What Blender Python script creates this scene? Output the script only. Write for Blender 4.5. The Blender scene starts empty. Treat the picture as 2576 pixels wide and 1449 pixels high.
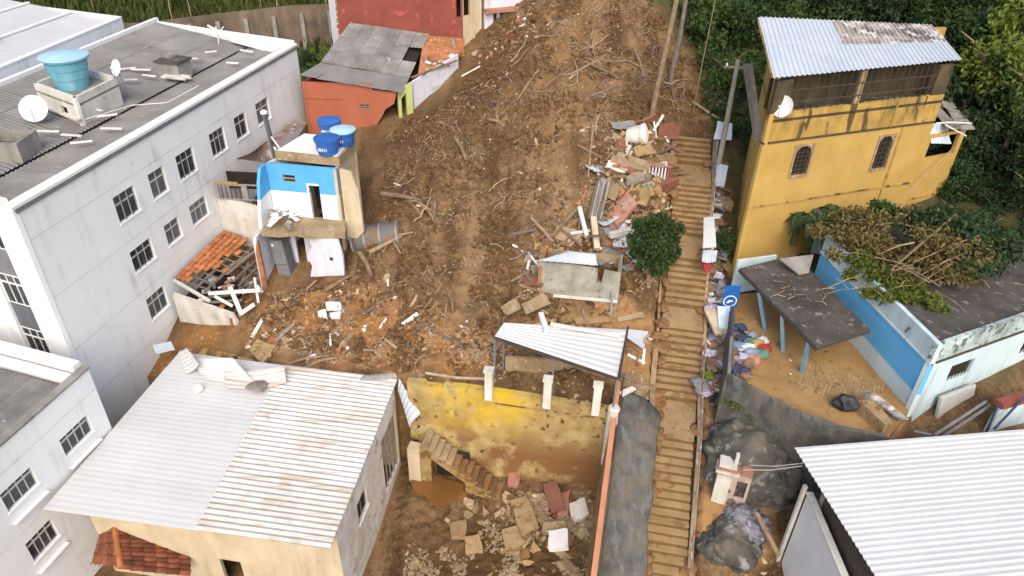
import bpy, bmesh, math, random
import numpy as np
from mathutils import Vector, Matrix, noise as mn
from mathutils.bvhtree import BVHTree
random.seed(7); rng = np.random.default_rng(7)
C = bpy.context.scene.collection
rad = math.radians

# ---------------------------------------------------------------- camera, sky, sun, exposure
CAM = Vector((0, 0, 28)); PITCH = rad(34); ROLL = rad(1.7); FOC = 1811.0 / 2576.0
fw = Vector((0, math.cos(PITCH), -math.sin(PITCH)))
_r = Vector((1, 0, 0)); _u = Vector((0, math.sin(PITCH), math.cos(PITCH)))
rt = math.cos(ROLL) * _r + math.sin(ROLL) * _u
up = -math.sin(ROLL) * _r + math.cos(ROLL) * _u
cam = bpy.data.cameras.new('camera'); camo = bpy.data.objects.new('camera', cam); C.objects.link(camo)
cam.sensor_width = 36; cam.lens = 36 * FOC; cam.clip_start = .1; cam.clip_end = 3000
camo.matrix_world = Matrix(((rt.x, up.x, -fw.x, CAM.x), (rt.y, up.y, -fw.y, CAM.y), (rt.z, up.z, -fw.z, CAM.z), (0, 0, 0, 1)))
sc = bpy.context.scene; sc.camera = camo
SUN_EL, SUN_AZ = 44, 176            # azimuth clockwise from +Y: behind the camera, to the right
w = bpy.data.worlds.new('World'); sc.world = w; w.use_nodes = True
nt = w.node_tree; bg = nt.nodes['Background']; sky = nt.nodes.new('ShaderNodeTexSky')
sky.sky_type = 'NISHITA'; sky.sun_disc = False; sky.sun_elevation = rad(SUN_EL); sky.sun_rotation = rad(SUN_AZ)
sky.air_density = 1.0; sky.dust_density = 8.0; sky.ozone_density = .6; sky.altitude = 700
nt.links.new(sky.outputs[0], bg.inputs[0]); bg.inputs[1].default_value = .15
sun = bpy.data.lights.new('sun', 'SUN'); sun.energy = .6; sun.angle = rad(45); sun.color = (1, .96, .9)
suno = bpy.data.objects.new('sun', sun); C.objects.link(suno)
_sd = Vector((math.sin(rad(SUN_AZ)) * math.cos(rad(SUN_EL)), math.cos(rad(SUN_AZ)) * math.cos(rad(SUN_EL)), math.sin(rad(SUN_EL))))
suno.rotation_euler = _sd.to_track_quat('Z', 'Y').to_euler(); suno.location = (0, 0, 60)
sc.view_settings.view_transform = 'Standard'; sc.view_settings.look = 'None'
sc.view_settings.exposure = .74; sc.view_settings.gamma = 1; sc.view_settings.use_curve_mapping = False

# ---------------------------------------------------------------- survey: where a sight line from the drone meets a level, a distance or a wall
def ray(px, py): return (fw * 1811 + rt * (px - 1288) + up * (724.5 - py)).normalized()
def onz(px, py, z): d = ray(px, py); return CAM + d * ((z - CAM.z) / d.z)
def ony(px, py, y): d = ray(px, py); return CAM + d * (y / d.y)
def onw(px, py, p, q):
    dx, dy = q[0] - p[0], q[1] - p[1]; n = Vector((dy, -dx, 0)); d = ray(px, py)
    return CAM + d * ((Vector((p[0], p[1], 0)) - CAM).dot(n) / d.dot(n))
def sz(px, py, p, q):                      # (distance along the wall, height)
    P = onw(px, py, p, q); L = math.hypot(q[0] - p[0], q[1] - p[1])
    return ((P.x - p[0]) * (q[0] - p[0]) + (P.y - p[1]) * (q[1] - p[1])) / L, P.z
def opening(p, q, a, b, c, d):             # four corners tl, tr, br, bl seen on a wall -> s0, s1, z0, z1
    v = [sz(*k, p, q) for k in (a, b, c, d)]
    return ((v[0][0] + v[3][0]) / 2, (v[1][0] + v[2][0]) / 2, (v[2][1] + v[3][1]) / 2, (v[0][1] + v[1][1]) / 2)

# ---------------------------------------------------------------- materials
MATS = {}
def mat(name, c1, c2=None, scale=1.2, rough=.85, bump=.0, bscale=18, streak=None, amt=.35, spots=None, spot_s=9, spot_t=.62, smap=None,
        metal=0, spec=.3, vary=0, trans=0, alpha=None, sz_=.12):
    m = bpy.data.materials.new(name); m.use_nodes = True; n = m.node_tree.nodes; l = m.node_tree.links
    b = n['Principled BSDF']; b.inputs['Roughness'].default_value = rough; b.inputs['Metallic'].default_value = metal
    b.inputs['Specular IOR Level'].default_value = spec
    geo = n.new('ShaderNodeNewGeometry')
    def nz(s, mapping=None, det=5, rg=.6):
        t = n.new('ShaderNodeTexNoise'); t.inputs['Scale'].default_value = s; t.inputs['Detail'].default_value = det; t.inputs['Roughness'].default_value = rg
        if mapping:
            mp = n.new('ShaderNodeMapping'); mp.inputs['Scale'].default_value = mapping; l.new(geo.outputs['Position'], mp.inputs[0]); l.new(mp.outputs[0], t.inputs['Vector'])
        else: l.new(geo.outputs['Position'], t.inputs['Vector'])
        return t.outputs['Fac']
    def ramp(src, a, b_):
        r = n.new('ShaderNodeMapRange'); r.inputs[1].default_value = a; r.inputs[2].default_value = b_; l.new(src, r.inputs[0]); return r.outputs[0]
    def mix(f, a, b_):
        x = n.new('ShaderNodeMix'); x.data_type = 'RGBA'
        for s, v in ((0, f), (6, a), (7, b_)):
            if isinstance(v, (tuple, list)): x.inputs[s].default_value = (*v, 1)
            elif isinstance(v, float): x.inputs[s].default_value = v
            else: l.new(v, x.inputs[s])
        return x.outputs[2]
    c2 = c2 or tuple(k * .86 for k in c1)
    col = mix(ramp(nz(scale), .35, .65), tuple(c1), tuple(c2))
    if streak:
        f = ramp(nz(2.2, (1, 1, sz_)), .62 - amt * .35, .78)
        f2 = ramp(nz(.5), .38, .62); mu = n.new('ShaderNodeMath'); mu.operation = 'MULTIPLY'; l.new(f, mu.inputs[0]); l.new(f2, mu.inputs[1])
        col = mix(mu.outputs[0], col, tuple(streak))
    if spots: col = mix(ramp(nz(spot_s, smap, det=3), spot_t, spot_t + .06), col, tuple(spots))
    if vary:
        oi = n.new('ShaderNodeObjectInfo'); h = n.new('ShaderNodeHueSaturation')
        h.inputs['Value'].default_value = 1
        l.new(ramp(oi.outputs['Random'], 0, 1), h.inputs['Value'])
        n[h.name].inputs['Fac'].default_value = 1
        r = n.new('ShaderNodeMapRange'); r.inputs[3].default_value = 1 - vary; r.inputs[4].default_value = 1 + vary; l.new(oi.outputs['Random'], r.inputs[0]); l.new(r.outputs[0], h.inputs['Value'])
        l.new(col, h.inputs['Color']); col = h.outputs[0]
    l.new(col, b.inputs['Base Color'])
    if bump:
        bp = n.new('ShaderNodeBump'); bp.inputs['Strength'].default_value = bump; bp.inputs['Distance'].default_value = .05
        l.new(nz(bscale), bp.inputs['Height']); l.new(bp.outputs[0], b.inputs['Normal'])
    if trans:
        t = n.new('ShaderNodeBsdfTranslucent'); l.new(col, t.inputs[0]); s = n.new('ShaderNodeMixShader'); s.inputs[0].default_value = trans
        l.new(b.outputs[0], s.inputs[1]); l.new(t.outputs[0], s.inputs[2]); l.new(s.outputs[0], n['Material Output'].inputs[0])
    MATS[name] = m; return m
GR = (.16, .15, .13)
white = mat('white_plaster', (.82, .84, .84), (.77, .79, .79), .5, .9, .15, 25, streak=(.47, .48, .47), amt=.25, spots=(.45, .46, .45), spot_s=2.6, spot_t=.72)
mudwhite = mat('mud_spattered_white_wall', (.70, .69, .66), (.56, .52, .46), 1.2, .9, .2, 16, streak=(.34, .26, .17), amt=.7, sz_=.4, spots=(.38, .29, .18), spot_s=1.4, spot_t=.6)
hutm = mat('mouldy_grey_plaster', (.42, .41, .35), (.28, .275, .22), 1.2, .95, .3, 14, streak=(.15, .15, .1), amt=.7, spots=(.2, .2, .14), spot_s=3, spot_t=.6)
fade = mat('faded_red_plaster', (.26, .11, .08), (.2, .08, .055), 1.5, .92, .3, spots=(.22, .13, .065), spot_s=3, spot_t=.54)
white2 = mat('white_paint_clean', (.80, .80, .79), (.72, .72, .71), .9, .8)
wwash = mat('dirty_white_plaster', (.70, .69, .64), (.55, .53, .46), .9, .9, .2, 20, streak=(.25, .24, .2), amt=.6, spots=(.3, .27, .22), spot_s=4, spot_t=.66)
cream = mat('cream_plaster', (.62, .53, .38), (.52, .43, .29), .8, .9, .2, 18, streak=(.28, .2, .12), amt=.5)
tin = mat('white_painted_tin', (.59, .595, .59), (.54, .545, .54), .35, .6, .05, 6, spots=(.36, .36, .35), spot_s=2.2, spot_t=.75, vary=.03)
tind = mat('white_tin_with_mud', (.62, .61, .59), (.55, .52, .47), .4, .6, .05, 6, streak=(.34, .26, .17), amt=.5, sz_=1, spots=(.45, .39, .30), spot_s=1.5, spot_t=.57, smap=(.16, 2.6, 1), vary=.03)
tinblue = mat('pale_bluish_tin', (.50, .55, .60), (.44, .50, .55), .5, .5, .05, 6, spots=(.3, .3, .3), spot_s=2.4, spot_t=.72)
tinrust = mat('rusted_tin', (.36, .30, .27), (.2, .13, .1), 1.6, .75, .1, 12, spots=(.6, .6, .6), spot_s=2, spot_t=.6)
fibre = mat('grey_fibre_cement', (.24, .235, .225), (.165, .16, .152), .4, .95, .25, 14, spots=(.25, .24, .22), spot_s=1.1, spot_t=.64, vary=.1)
fibre2 = mat('pale_fibre_cement', (.27, .265, .25), (.17, .165, .155), 1.1, .95, .25, 14, spots=(.5, .49, .47), spot_s=2.3, spot_t=.66, vary=.18)
conc = mat('grey_concrete', (.33, .32, .29), (.22, .21, .185), 1.1, .95, .3, 16, streak=(.1, .1, .09), amt=.5)
concd = mat('dark_wet_concrete', (.115, .12, .115), (.06, .062, .06), 1.6, .9, .9, 7, streak=(.20, .165, .11), amt=1.0, sz_=.5, spots=(.145, .148, .138), spot_s=1.7, spot_t=.54, smap=(2.2, .5, 1))
concm = mat('muddy_concrete', (.36, .28, .17), (.24, .17, .095), 1.0, .92, .3, 14, spots=(.46, .38, .26), spot_s=5, spot_t=.6)
slabm = mat('grey_roof_slab', (.10, .09, .078), (.055, .05, .044), .8, .95, .3, 14, spots=(.22, .2, .17), spot_s=2.6, spot_t=.6)
yell = mat('yellow_plaster', (.50, .335, .10), (.43, .28, .075), .6, .9, .12, 22, streak=(.40, .25, .08), amt=.25)
yelld = mat('yellow_plaster_mouldy', (.50, .33, .09), (.41, .26, .065), 1.3, .9, .2, 20, streak=(.045, .035, .02), amt=.8, sz_=.18, spots=(.10, .07, .03), spot_s=1.5, spot_t=.57, smap=(1, 1, .25))
ydark = mat('near_black_plaster', (.085, .07, .04), (.045, .038, .026), 1.6, .95, .2, 14, streak=(.17, .12, .05), amt=.7)  # near-black brown with lighter brown streaks
orang = mat('orange_plaster', (.40, .13, .075), (.34, .11, .06), .8, .9, .15, 20, streak=(.40, .10, .05), amt=.3)
redp = mat('dull_red_plaster', (.26, .072, .053), (.21, .057, .042), .9, .9, .3, 12, spots=(.39, .1, .075), spot_s=2, spot_t=.6)
brick = mat('raw_orange_brick', (.36, .16, .075), (.26, .105, .048), 2.2, .95, .4, 14, spots=(.55, .4, .25), spot_s=5, spot_t=.62, vary=.2)
green = mat('lime_green_plaster', (.52, .58, .22), (.44, .5, .18), 1.1, .9, .1)
palegr = mat('pale_green_plaster', (.48, .58, .48), (.4, .5, .4), 1.1, .9, .1)
lilac = mat('pale_lilac_plaster', (.66, .68, .76), (.56, .58, .66), .9, .9, .1, streak=(.4, .33, .28), amt=.35)
bluew = mat('sky_blue_plaster', (.10, .40, .74), (.085, .35, .68), .7, .85, .1, 20, streak=(.16, .4, .62), amt=.3)
blues = mat('brightened_sky_blue_plaster', (.14, .47, .80), (.12, .42, .75), .7, .85, .1, 20)  # sky blue lightened to make up for a wall facing away from the sun
aqua = mat('pale_aqua_plaster', (.58, .72, .76), (.5, .63, .66), .7, .9, .15, 18, streak=(.3, .37, .36), amt=.5)
aquam = mat('mouldy_aqua_plaster', (.56, .66, .66), (.33, .42, .40), 1.3, .9, .3, 14, streak=(.07, .09, .08), amt=.9, spots=(.12, .15, .13), spot_s=3, spot_t=.55)
tankb = mat('blue_plastic', (.03, .13, .42), (.025, .11, .36), 2, .45, spec=.4, vary=.1)
tankl = mat('pale_blue_plastic', (.42, .62, .72), (.34, .55, .66), 2, .5)
tankc = mat('faded_cyan_plastic', (.15, .42, .52), (.11, .34, .44), 1.5, .6, streak=(.3, .5, .56), amt=.4)
glass = mat('dark_window_glass', (.022, .026, .03), (.05, .055, .06), 1.1, .18, spec=.6, vary=.5)
glass2 = mat('grey_window_glass', (.12, .13, .14), (.075, .08, .09), 1.2, .25, spec=.5, vary=.2)
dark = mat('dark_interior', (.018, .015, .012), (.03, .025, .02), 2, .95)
alum = mat('aluminium_frame', (.52, .53, .53), (.45, .46, .46), 2, .5)
steel = mat('dull_steel', (.28, .29, .3), (.2, .2, .21), 2, .5, metal=.3)
iron = mat('dark_iron', (.05, .045, .04), (.09, .06, .045), 3, .7)
wood = mat('weathered_wood', (.36, .26, .16), (.24, .16, .09), 3, .9, .2, 20, vary=.3)
wooddk = mat('grey_timber', (.22, .19, .16), (.14, .12, .1), 3, .9, .2, 20, vary=.3)
bark = mat('pale_bark', (.33, .245, .155), (.2, .14, .085), 3, .95, .3, 12, vary=.3)
whitewood = mat('white_painted_timber', (.78, .75, .71), (.66, .62, .57), 2.5, .8, vary=.1)
clay = mat('orange_clay_tile', (.43, .17, .065), (.32, .12, .045), 2.5, .9, .2, 18, spots=(.3, .12, .05), spot_s=3, spot_t=.6, vary=.22)
claydk = mat('dark_clay_tile', (.25, .085, .045), (.14, .055, .032), 2.5, .9, .2, 18, vary=.3)
stairm = mat('mud_stained_cement', (.40, .275, .14), (.30, .2, .095), 1.0, .9, .25, 14, spots=(.25, .15, .065), spot_s=1.6, spot_t=.57, vary=.03)
riser = mat('dark_riser', (.20, .12, .05), (.14, .082, .034), 2, .9, .2)  # risers coloured darker than the treads
mudw = mat('muddy_water', (.22, .105, .032), (.17, .08, .025), .8, .08, spec=.5)
mudpale = mat('mud_splashed_plaster', (.40, .29, .13), (.27, .17, .07), 1.2, .92, .35, 14, spots=(.17, .095, .04), spot_s=2.2, spot_t=.5)
chunkp = mat('pale_masonry', (.50, .39, .26), (.34, .23, .135), 4, .92, .3, 14, vary=.35)
chunkb = mat('brown_clod', (.22, .125, .054), (.145, .08, .035), 4, .97, .4, 12, vary=.3)
chunkr = mat('broken_brick', (.42, .19, .10), (.3, .13, .07), 4, .95, .3, 14, vary=.25)
slabt = mat('tan_slab', (.37, .265, .14), (.27, .18, .09), 2, .92, .3, 10, spots=(.2, .12, .055), spot_s=3.5, spot_t=.57, vary=.15)
pinkp = mat('pink_render', (.42, .21, .155), (.33, .155, .11), 1.5, .9, .15, spots=(.25, .15, .08), spot_s=3, spot_t=.57, vary=.05)
rock = mat('dark_rock', (.075, .075, .07), (.19, .165, .12), .9, .9, 1.0, 5, streak=(.04, .045, .04), amt=.9, sz_=.4, spots=(.24, .25, .23), spot_s=1.5, spot_t=.58)
fridge = mat('grey_enamel', (.13, .14, .16), (.11, .12, .14), 2, .35)
stripeg = mat('orange_coping', (.50, .235, .13), (.42, .19, .1), 2, .9, .15)
blk = mat('black_plastic', (.025, .025, .028), (.04, .04, .045), 3, .55)
redc = mat('red_cloth', (.38, .045, .04), (.28, .04, .035), 3, .9)
grnc = mat('green_cloth', (.1, .26, .16), (.1, .2, .14), 3, .9)
bluec = mat('blue_cloth', (.17, .22, .32), (.25, .3, .4), 3, .9)
navy = mat('navy_cloth', (.035, .045, .085), (.06, .07, .12), 3, .9)
yelc = mat('mustard_cloth', (.42, .30, .10), (.34, .23, .08), 3, .9)
whc = mat('white_plastic_bag', (.7, .71, .72), (.55, .56, .58), 3, .6)
grc = mat('grey_cloth', (.27, .27, .28), (.18, .18, .19), 3, .9)
brc = mat('brown_cloth', (.26, .17, .11), (.19, .12, .08), 3, .9)
lilc = mat('lilac_cloth', (.46, .42, .55), (.4, .36, .48), 3, .9)
signb = mat('royal_blue_sign', (.015, .12, .42), (.013, .1, .37), 2, .5)
def leafm(name, a, b, c): return mat(name, a, b, .9, .7, vary=.25, trans=.25, spots=c, spot_s=4, spot_t=.6)
leafd = leafm('dark_leaf', (.045, .085, .03), (.025, .055, .02), (.085, .13, .04))
leafg = leafm('green_leaf', (.075, .13, .03), (.045, .085, .02), (.13, .19, .045))
leafy = leafm('yellow_green_leaf', (.17, .21, .035), (.11, .15, .025), (.26, .27, .06))
leafw = leafm('wilted_leaf', (.24, .19, .065), (.14, .12, .04), (.36, .31, .13))
leafb = leafm('bush_leaf', (.045, .085, .02), (.026, .055, .014), (.085, .13, .03))
grassm = leafm('hill_grass_blade', (.10, .125, .03), (.06, .085, .02), (.16, .16, .05))

# ---------------------------------------------------------------- mesh helpers
OFF = {}
class G:
    def __init__(s): s.v = []; s.f = []
    def add(s, vs, fs):
        o = len(s.v); s.v += [tuple(v) for v in vs]; s.f += [tuple(i + o for i in f) for f in fs]; return s
    def quad(s, a, b, c, d): return s.add([a, b, c, d], [(0, 1, 2, 3)])
    def hexa(s, b, t):        # 4 bottom, 4 top (counter-clockwise seen from above)
        return s.add(list(b) + list(t), [(3, 2, 1, 0), (4, 5, 6, 7), (0, 1, 5, 4), (1, 2, 6, 5), (2, 3, 7, 6), (3, 0, 4, 7)])
    def box(s, c, sz, az=0, tilt=None):
        x, y, z = (k / 2 for k in sz); M = Matrix.Rotation(-rad(az), 3, 'Z')
        if tilt: M = M @ Matrix.Rotation(rad(tilt[0]), 3, 'X') @ Matrix.Rotation(rad(tilt[1]), 3, 'Y')
        c = Vector(c)
        P = [c + M @ Vector(k) for k in ((-x, -y, -z), (x, -y, -z), (x, y, -z), (-x, y, -z), (-x, -y, z), (x, -y, z), (x, y, z), (-x, y, z))]
        return s.hexa(P[:4], P[4:])
    def beam(s, a, b, w=.1, h=.1):
        a, b = Vector(a), Vector(b); d = (b - a).normalized()
        u = d.cross(Vector((0, 0, 1))); u = u.normalized() if u.length > .01 else Vector((1, 0, 0)); n = u.cross(d)
        u *= w / 2; n *= h / 2
        return s.hexa([a - u - n, a + u - n, b + u - n, b - u - n], [a - u + n, a + u + n, b + u + n, b - u + n])
    def prism(s, poly, z0, z1):
        n = len(poly); zz = z1 if isinstance(z1, (list, tuple)) else [z1] * n
        if sum(poly[i][0] * poly[(i + 1) % n][1] - poly[(i + 1) % n][0] * poly[i][1] for i in range(n)) < 0: poly = poly[::-1]; zz = list(zz)[::-1]
        vs = [(p[0], p[1], z0) for p in poly] + [(p[0], p[1], z) for p, z in zip(poly, zz)]
        return s.add(vs, [tuple(range(n - 1, -1, -1)), tuple(range(n, 2 * n))] + [(i, (i + 1) % n, n + (i + 1) % n, n + i) for i in range(n)])
    def tube(s, pts, r0, r1=None, n=6):
        r1 = r0 if r1 is None else r1; pts = [Vector(p) for p in pts]; m = len(pts); vs = []; fs = []
        for i, p in enumerate(pts):
            d = (pts[min(i + 1, m - 1)] - pts[max(i - 1, 0)]).normalized()
            u = d.cross(Vector((.3, .2, 1))); u = u.normalized() if u.length > .01 else Vector((1, 0, 0)); k = d.cross(u); r = r0 + (r1 - r0) * i / (m - 1)
            vs += [p + (u * math.cos(2 * math.pi * j / n) + k * math.sin(2 * math.pi * j / n)) * r for j in range(n)]
        for i in range(m - 1):
            fs += [(i * n + j, i * n + (j + 1) % n, (i + 1) * n + (j + 1) % n, (i + 1) * n + j) for j in range(n)]
        fs += [tuple(range(n - 1, -1, -1)), tuple(range((m - 1) * n, m * n))]
        return s.add(vs, fs)
    def lathe(s, c, prof, n=20):
        vs = []; fs = []; c = Vector(c); m = len(prof)
        for r, z in prof: vs += [c + Vector((r * math.cos(2 * math.pi * j / n), r * math.sin(2 * math.pi * j / n), z)) for j in range(n)]
        for i in range(m - 1): fs += [(i * n + j, i * n + (j + 1) % n, (i + 1) * n + (j + 1) % n, (i + 1) * n + j) for j in range(n)]
        fs += [tuple(range(n - 1, -1, -1)), tuple(range((m - 1) * n, m * n))]
        return s.add(vs, fs)
    def mk(s, name, m, parent=None, label=None, smooth=False, kind=None, solid=0):
        V = [Vector(v) for v in s.v]
        if parent: o0 = OFF[parent.name]; loc = Vector((0, 0, 0))
        else:
            o0 = Vector(((min(v.x for v in V) + max(v.x for v in V)) / 2, (min(v.y for v in V) + max(v.y for v in V)) / 2, min(v.z for v in V))); loc = o0
        me = bpy.data.meshes.new(name); me.from_pydata([v - o0 for v in V], [], s.f)
        for k in (m if isinstance(m, (list, tuple)) else [m]): me.materials.append(k)
        if smooth: me.polygons.foreach_set('use_smooth', [True] * len(me.polygons))
        o = bpy.data.objects.new(name, me); C.objects.link(o); o.location = loc
        if parent: o.parent = parent
        OFF[o.name] = o0
        if label: o['label'] = label
        if kind: o['kind'] = kind
        if solid: md = o.modifiers.new('thickness', 'SOLIDIFY'); md.thickness = solid; md.offset = -1
        return o
def tag(o, label, cat, group=None):
    o['label'] = label; o['category'] = cat; o['kind'] = 'thing'
    if group: o['group'] = group
    return o
def thing(name, label, cat, loc, group=None):
    o = bpy.data.objects.new(name, None); C.objects.link(o); o.location = loc; o.empty_display_size = .3; OFF[o.name] = Vector(loc)
    return tag(o, label, cat, group)
def piece(name, me, parent, M, label=None):     # shared mesh, world matrix M
    o = bpy.data.objects.new(name, me); C.objects.link(o)
    if parent: o.parent = parent; M = Matrix.Translation(-OFF[parent.name]) @ M
    o.matrix_basis = M
    if label: o['label'] = label
    return o
def shape(g, name, m, smooth=False):
    me = bpy.data.meshes.new(name); me.from_pydata(g.v, [], g.f); me.materials.append(m)
    if smooth: me.polygons.foreach_set('use_smooth', [True] * len(me.polygons))
    return me
# walls: p -> q with the outside on the right-hand side
def axes(p, q):
    d = Vector((q[0] - p[0], q[1] - p[1], 0)); L = d.length; d /= L; return d, Vector((d.y, -d.x, 0)), L
def wpt(p, q, s, z, o=0): d, n, L = axes(p, q); return Vector((p[0], p[1], 0)) + d * s + n * o + Vector((0, 0, z))
def wbox(g, p, q, s0, s1, z0, z1, o0, o1):
    a = lambda s, z, o: wpt(p, q, s, z, o)
    return g.hexa([a(s0, z0, o1), a(s1, z0, o1), a(s1, z0, o0), a(s0, z0, o0)], [a(s0, z1, o1), a(s1, z1, o1), a(s1, z1, o0), a(s0, z1, o0)])
def wall(g, p, q, z0, z1, t=.18, op=(), ext=0):
    L = axes(p, q)[2]
    S = sorted({-ext, L + ext, *[k for o in op for k in o[:2]]}); Z = sorted({z0, z1, *[k for o in op for k in o[2:4]]})
    S = [s for s in S if -ext <= s <= L + ext]; Z = [z for z in Z if z0 <= z <= z1]
    hole = lambda a, b, c, d: any(o[0] - 1e-6 <= a and b <= o[1] + 1e-6 and o[2] - 1e-6 <= c and d <= o[3] + 1e-6 for o in op)
    nS, nZ = len(S) - 1, len(Z) - 1
    H = [[hole(S[i], S[i + 1], Z[j], Z[j + 1]) for j in range(nZ)] for i in range(nS)]
    full = lambda i, j: 0 <= i < nS and 0 <= j < nZ and not H[i][j]
    a = lambda s, z, o: wpt(p, q, s, z, o)
    for i in range(nS):
        for j in range(nZ):
            if H[i][j]: continue
            s0, s1, c, d = S[i], S[i + 1], Z[j], Z[j + 1]
            g.quad(a(s0, c, 0), a(s1, c, 0), a(s1, d, 0), a(s0, d, 0)); g.quad(a(s1, c, -t), a(s0, c, -t), a(s0, d, -t), a(s1, d, -t))
            if not full(i - 1, j): g.quad(a(s0, c, -t), a(s0, c, 0), a(s0, d, 0), a(s0, d, -t))
            if not full(i + 1, j): g.quad(a(s1, c, 0), a(s1, c, -t), a(s1, d, -t), a(s1, d, 0))
            if not full(i, j - 1): g.quad(a(s0, c, -t), a(s1, c, -t), a(s1, c, 0), a(s0, c, 0))
            if not full(i, j + 1): g.quad(a(s0, d, 0), a(s1, d, 0), a(s1, d, -t), a(s0, d, -t))
    return g
def ragwall(g, p, q, pts, t=.16):      # a wall of any outline (s, z), ragged where it broke
    n = len(pts); F = [wpt(p, q, s, z, 0) for s, z in pts]; B = [wpt(p, q, s, z, -t) for s, z in pts]
    ar = sum(pts[i][0] * pts[(i + 1) % n][1] - pts[(i + 1) % n][0] * pts[i][1] for i in range(n))
    if ar < 0: F.reverse(); B.reverse()
    return g.add(F + B, [tuple(range(n)), tuple(range(2 * n - 1, n - 1, -1))] + [(i, n + i, n + (i + 1) % n, (i + 1) % n) for i in range(n)])
def window(parent, p, q, o, cols=2, tr=.68, dep=.1, fm=None, gm=None, bars=0, sill=True, name='window', label=None, fr=.045):
    fm = fm or alum; gm = gm or glass; s0, s1, z0, z1 = o; g = G(); zt = z0 + (z1 - z0) * tr
    wbox(g, p, q, s0, s0 + fr, z0, z1, -dep - .05, -dep); wbox(g, p, q, s1 - fr, s1, z0, z1, -dep - .05, -dep)
    wbox(g, p, q, s0 + fr, s1 - fr, z0, z0 + fr, -dep - .05, -dep); wbox(g, p, q, s0 + fr, s1 - fr, z1 - fr, z1, -dep - .05, -dep)
    if tr < 1: wbox(g, p, q, s0 + fr, s1 - fr, zt - .035, zt + .035, -dep - .05, -dep + .012)
    cs = [s0 + fr + (s1 - s0 - 2 * fr) * k / cols for k in range(cols + 1)]
    for k in range(1, cols): wbox(g, p, q, cs[k] - .018, cs[k] + .018, z0 + fr, z1 - fr, -dep - .045, -dep + .006)
    w_ = g.mk(name, fm, parent, label)
    for k in range(bars):
        sb = s0 + (s1 - s0) * (k + 1) / (bars + 1); b = G(); wbox(b, p, q, sb - .012, sb + .012, z0, z1, -.045, -.02); b.mk('bar', iron, w_)
    for k in range(cols):
        for a, b_ in (((z0 + fr, zt - .035), (zt + .035, z1 - fr)) if tr < 1 else ((z0 + fr, z1 - fr),)):
            pg = G(); wbox(pg, p, q, cs[k] + .015, cs[k + 1] - .015, a - .005, b_ + .005, -dep - .035, -dep - .02); pg.mk('pane', gm, w_)
    if sill:
        b = G(); wbox(b, p, q, s0 - .05, s1 + .05, z0 - .06, z0 - .004, -.08, .05); b.mk('sill', white, w_)
    return w_
def corr(parent, A, B, Cc, D, pitch, amp, m, nu=1, nv=1, name='roof_sheet', jit=.0, tri=False, mats=None, skip=(), over=.12, solid=.012):
    A, B, Cc, D = map(Vector, (A, B, Cc, D)); n = (B - A).cross(D - A).normalized(); n = n if n.z > 0 else -n
    P = lambda u, v: (A * (1 - u) + B * u) * (1 - v) + (D * (1 - u) + Cc * u) * v
    W = ((B - A).length + (Cc - D).length) / 2; Lv = ((D - A).length + (Cc - B).length) / 2; out = []
    prof = ((0, 0), (.3, 0), (.42, 1), (.72, 1), (.86, 0)) if tri else ((0, 0), (.25, .5), (.5, 1), (.75, .5))
    R = random.Random(int(abs(A.x * 91 + A.y * 37) * 10))
    for j in range(nv):
        for i in range(nu):
            if (i, j) in skip: continue
            u0, u1 = i / nu, (i + 1) / nu; v0, v1 = max(0, j / nv - (over / Lv if j else 0)), (j + 1) / nv
            k = max(1, round(W * (u1 - u0) / pitch)); us = [(u0 + (u1 - u0) * (r + a) / k, h) for r in range(k) for a, h in prof] + [(u1, 0)]
            lift = .012 * (nv - 1 - j) * 0 + .02 * (1 if j else 0); e = [R.uniform(-jit, jit) for _ in range(4)]; g = G(); vs = []
            nseg = 3
            for b in range(nseg + 1):
                v = v0 + (v1 - v0) * b / nseg
                for u, h in us:
                    tu = (u - u0) / (u1 - u0); tv = b / nseg
                    vs.append(P(u, v) + n * (h * amp + lift * (1 - tv) + .004 * (i % 2) + (e[0] * (1 - tu) + e[1] * tu) * (1 - tv) + (e[2] * (1 - tu) + e[3] * tu) * tv))
            c = len(us); g.add(vs, [(b * c + x, b * c + x + 1, (b + 1) * c + x + 1, (b + 1) * c + x) for b in range(nseg) for x in range(c - 1)])
            mm = mats(i, j, R) if mats else m
            o = g.mk(name, mm, parent, solid=solid); out.append(o)
    return out
def inpoly(x, y, poly):
    x = np.asarray(x); y = np.asarray(y); r = np.zeros(x.shape, bool); n = len(poly); j = n - 1
    for i in range(n):
        (xi, yi), (xj, yj) = poly[i], poly[j]
        r ^= ((yi > y) != (yj > y)) & (x < (xj - xi) * (y - yi) / (yj - yi + 1e-12) + xi); j = i
    return r
def blobg(c, r, seed, lvl=2, k=.35, f=1.3, fine=0):
    bm = bmesh.new(); bmesh.ops.create_icosphere(bm, subdivisions=lvl, radius=1); g = G(); c = Vector(c); o = Vector((seed * 3.1, seed * 1.7, seed))
    vs = [c + Vector((v.co.x * r[0], v.co.y * r[1], v.co.z * r[2])) * (1 + k * mn.noise(v.co * f + o) * 1.6 + fine * (abs(mn.noise(v.co * f * 3.3 + o)) + .5 * mn.noise(v.co * f * 8 + o))) for v in bm.verts]
    g.add(vs, [tuple(v.index for v in f_.verts) for f_ in bm.faces]); bm.free(); return g
def chunkg(seed, sharp=.28):        # an angular broken lump, about 1 m across
    R = random.Random(seed); bm = bmesh.new()
    for _ in range(11): bm.verts.new((R.uniform(-.5, .5), R.uniform(-.4, .4), R.uniform(-.3, .3)))
    r = bmesh.ops.convex_hull(bm, input=bm.verts); bmesh.ops.delete(bm, geom=[e for e in r['geom_interior'] if isinstance(e, bmesh.types.BMVert)], context='VERTS')
    bm.verts.index_update(); g = G(); g.add([v.co for v in bm.verts], [tuple(v.index for v in f.verts) for f in bm.faces]); bm.free(); return g
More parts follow.
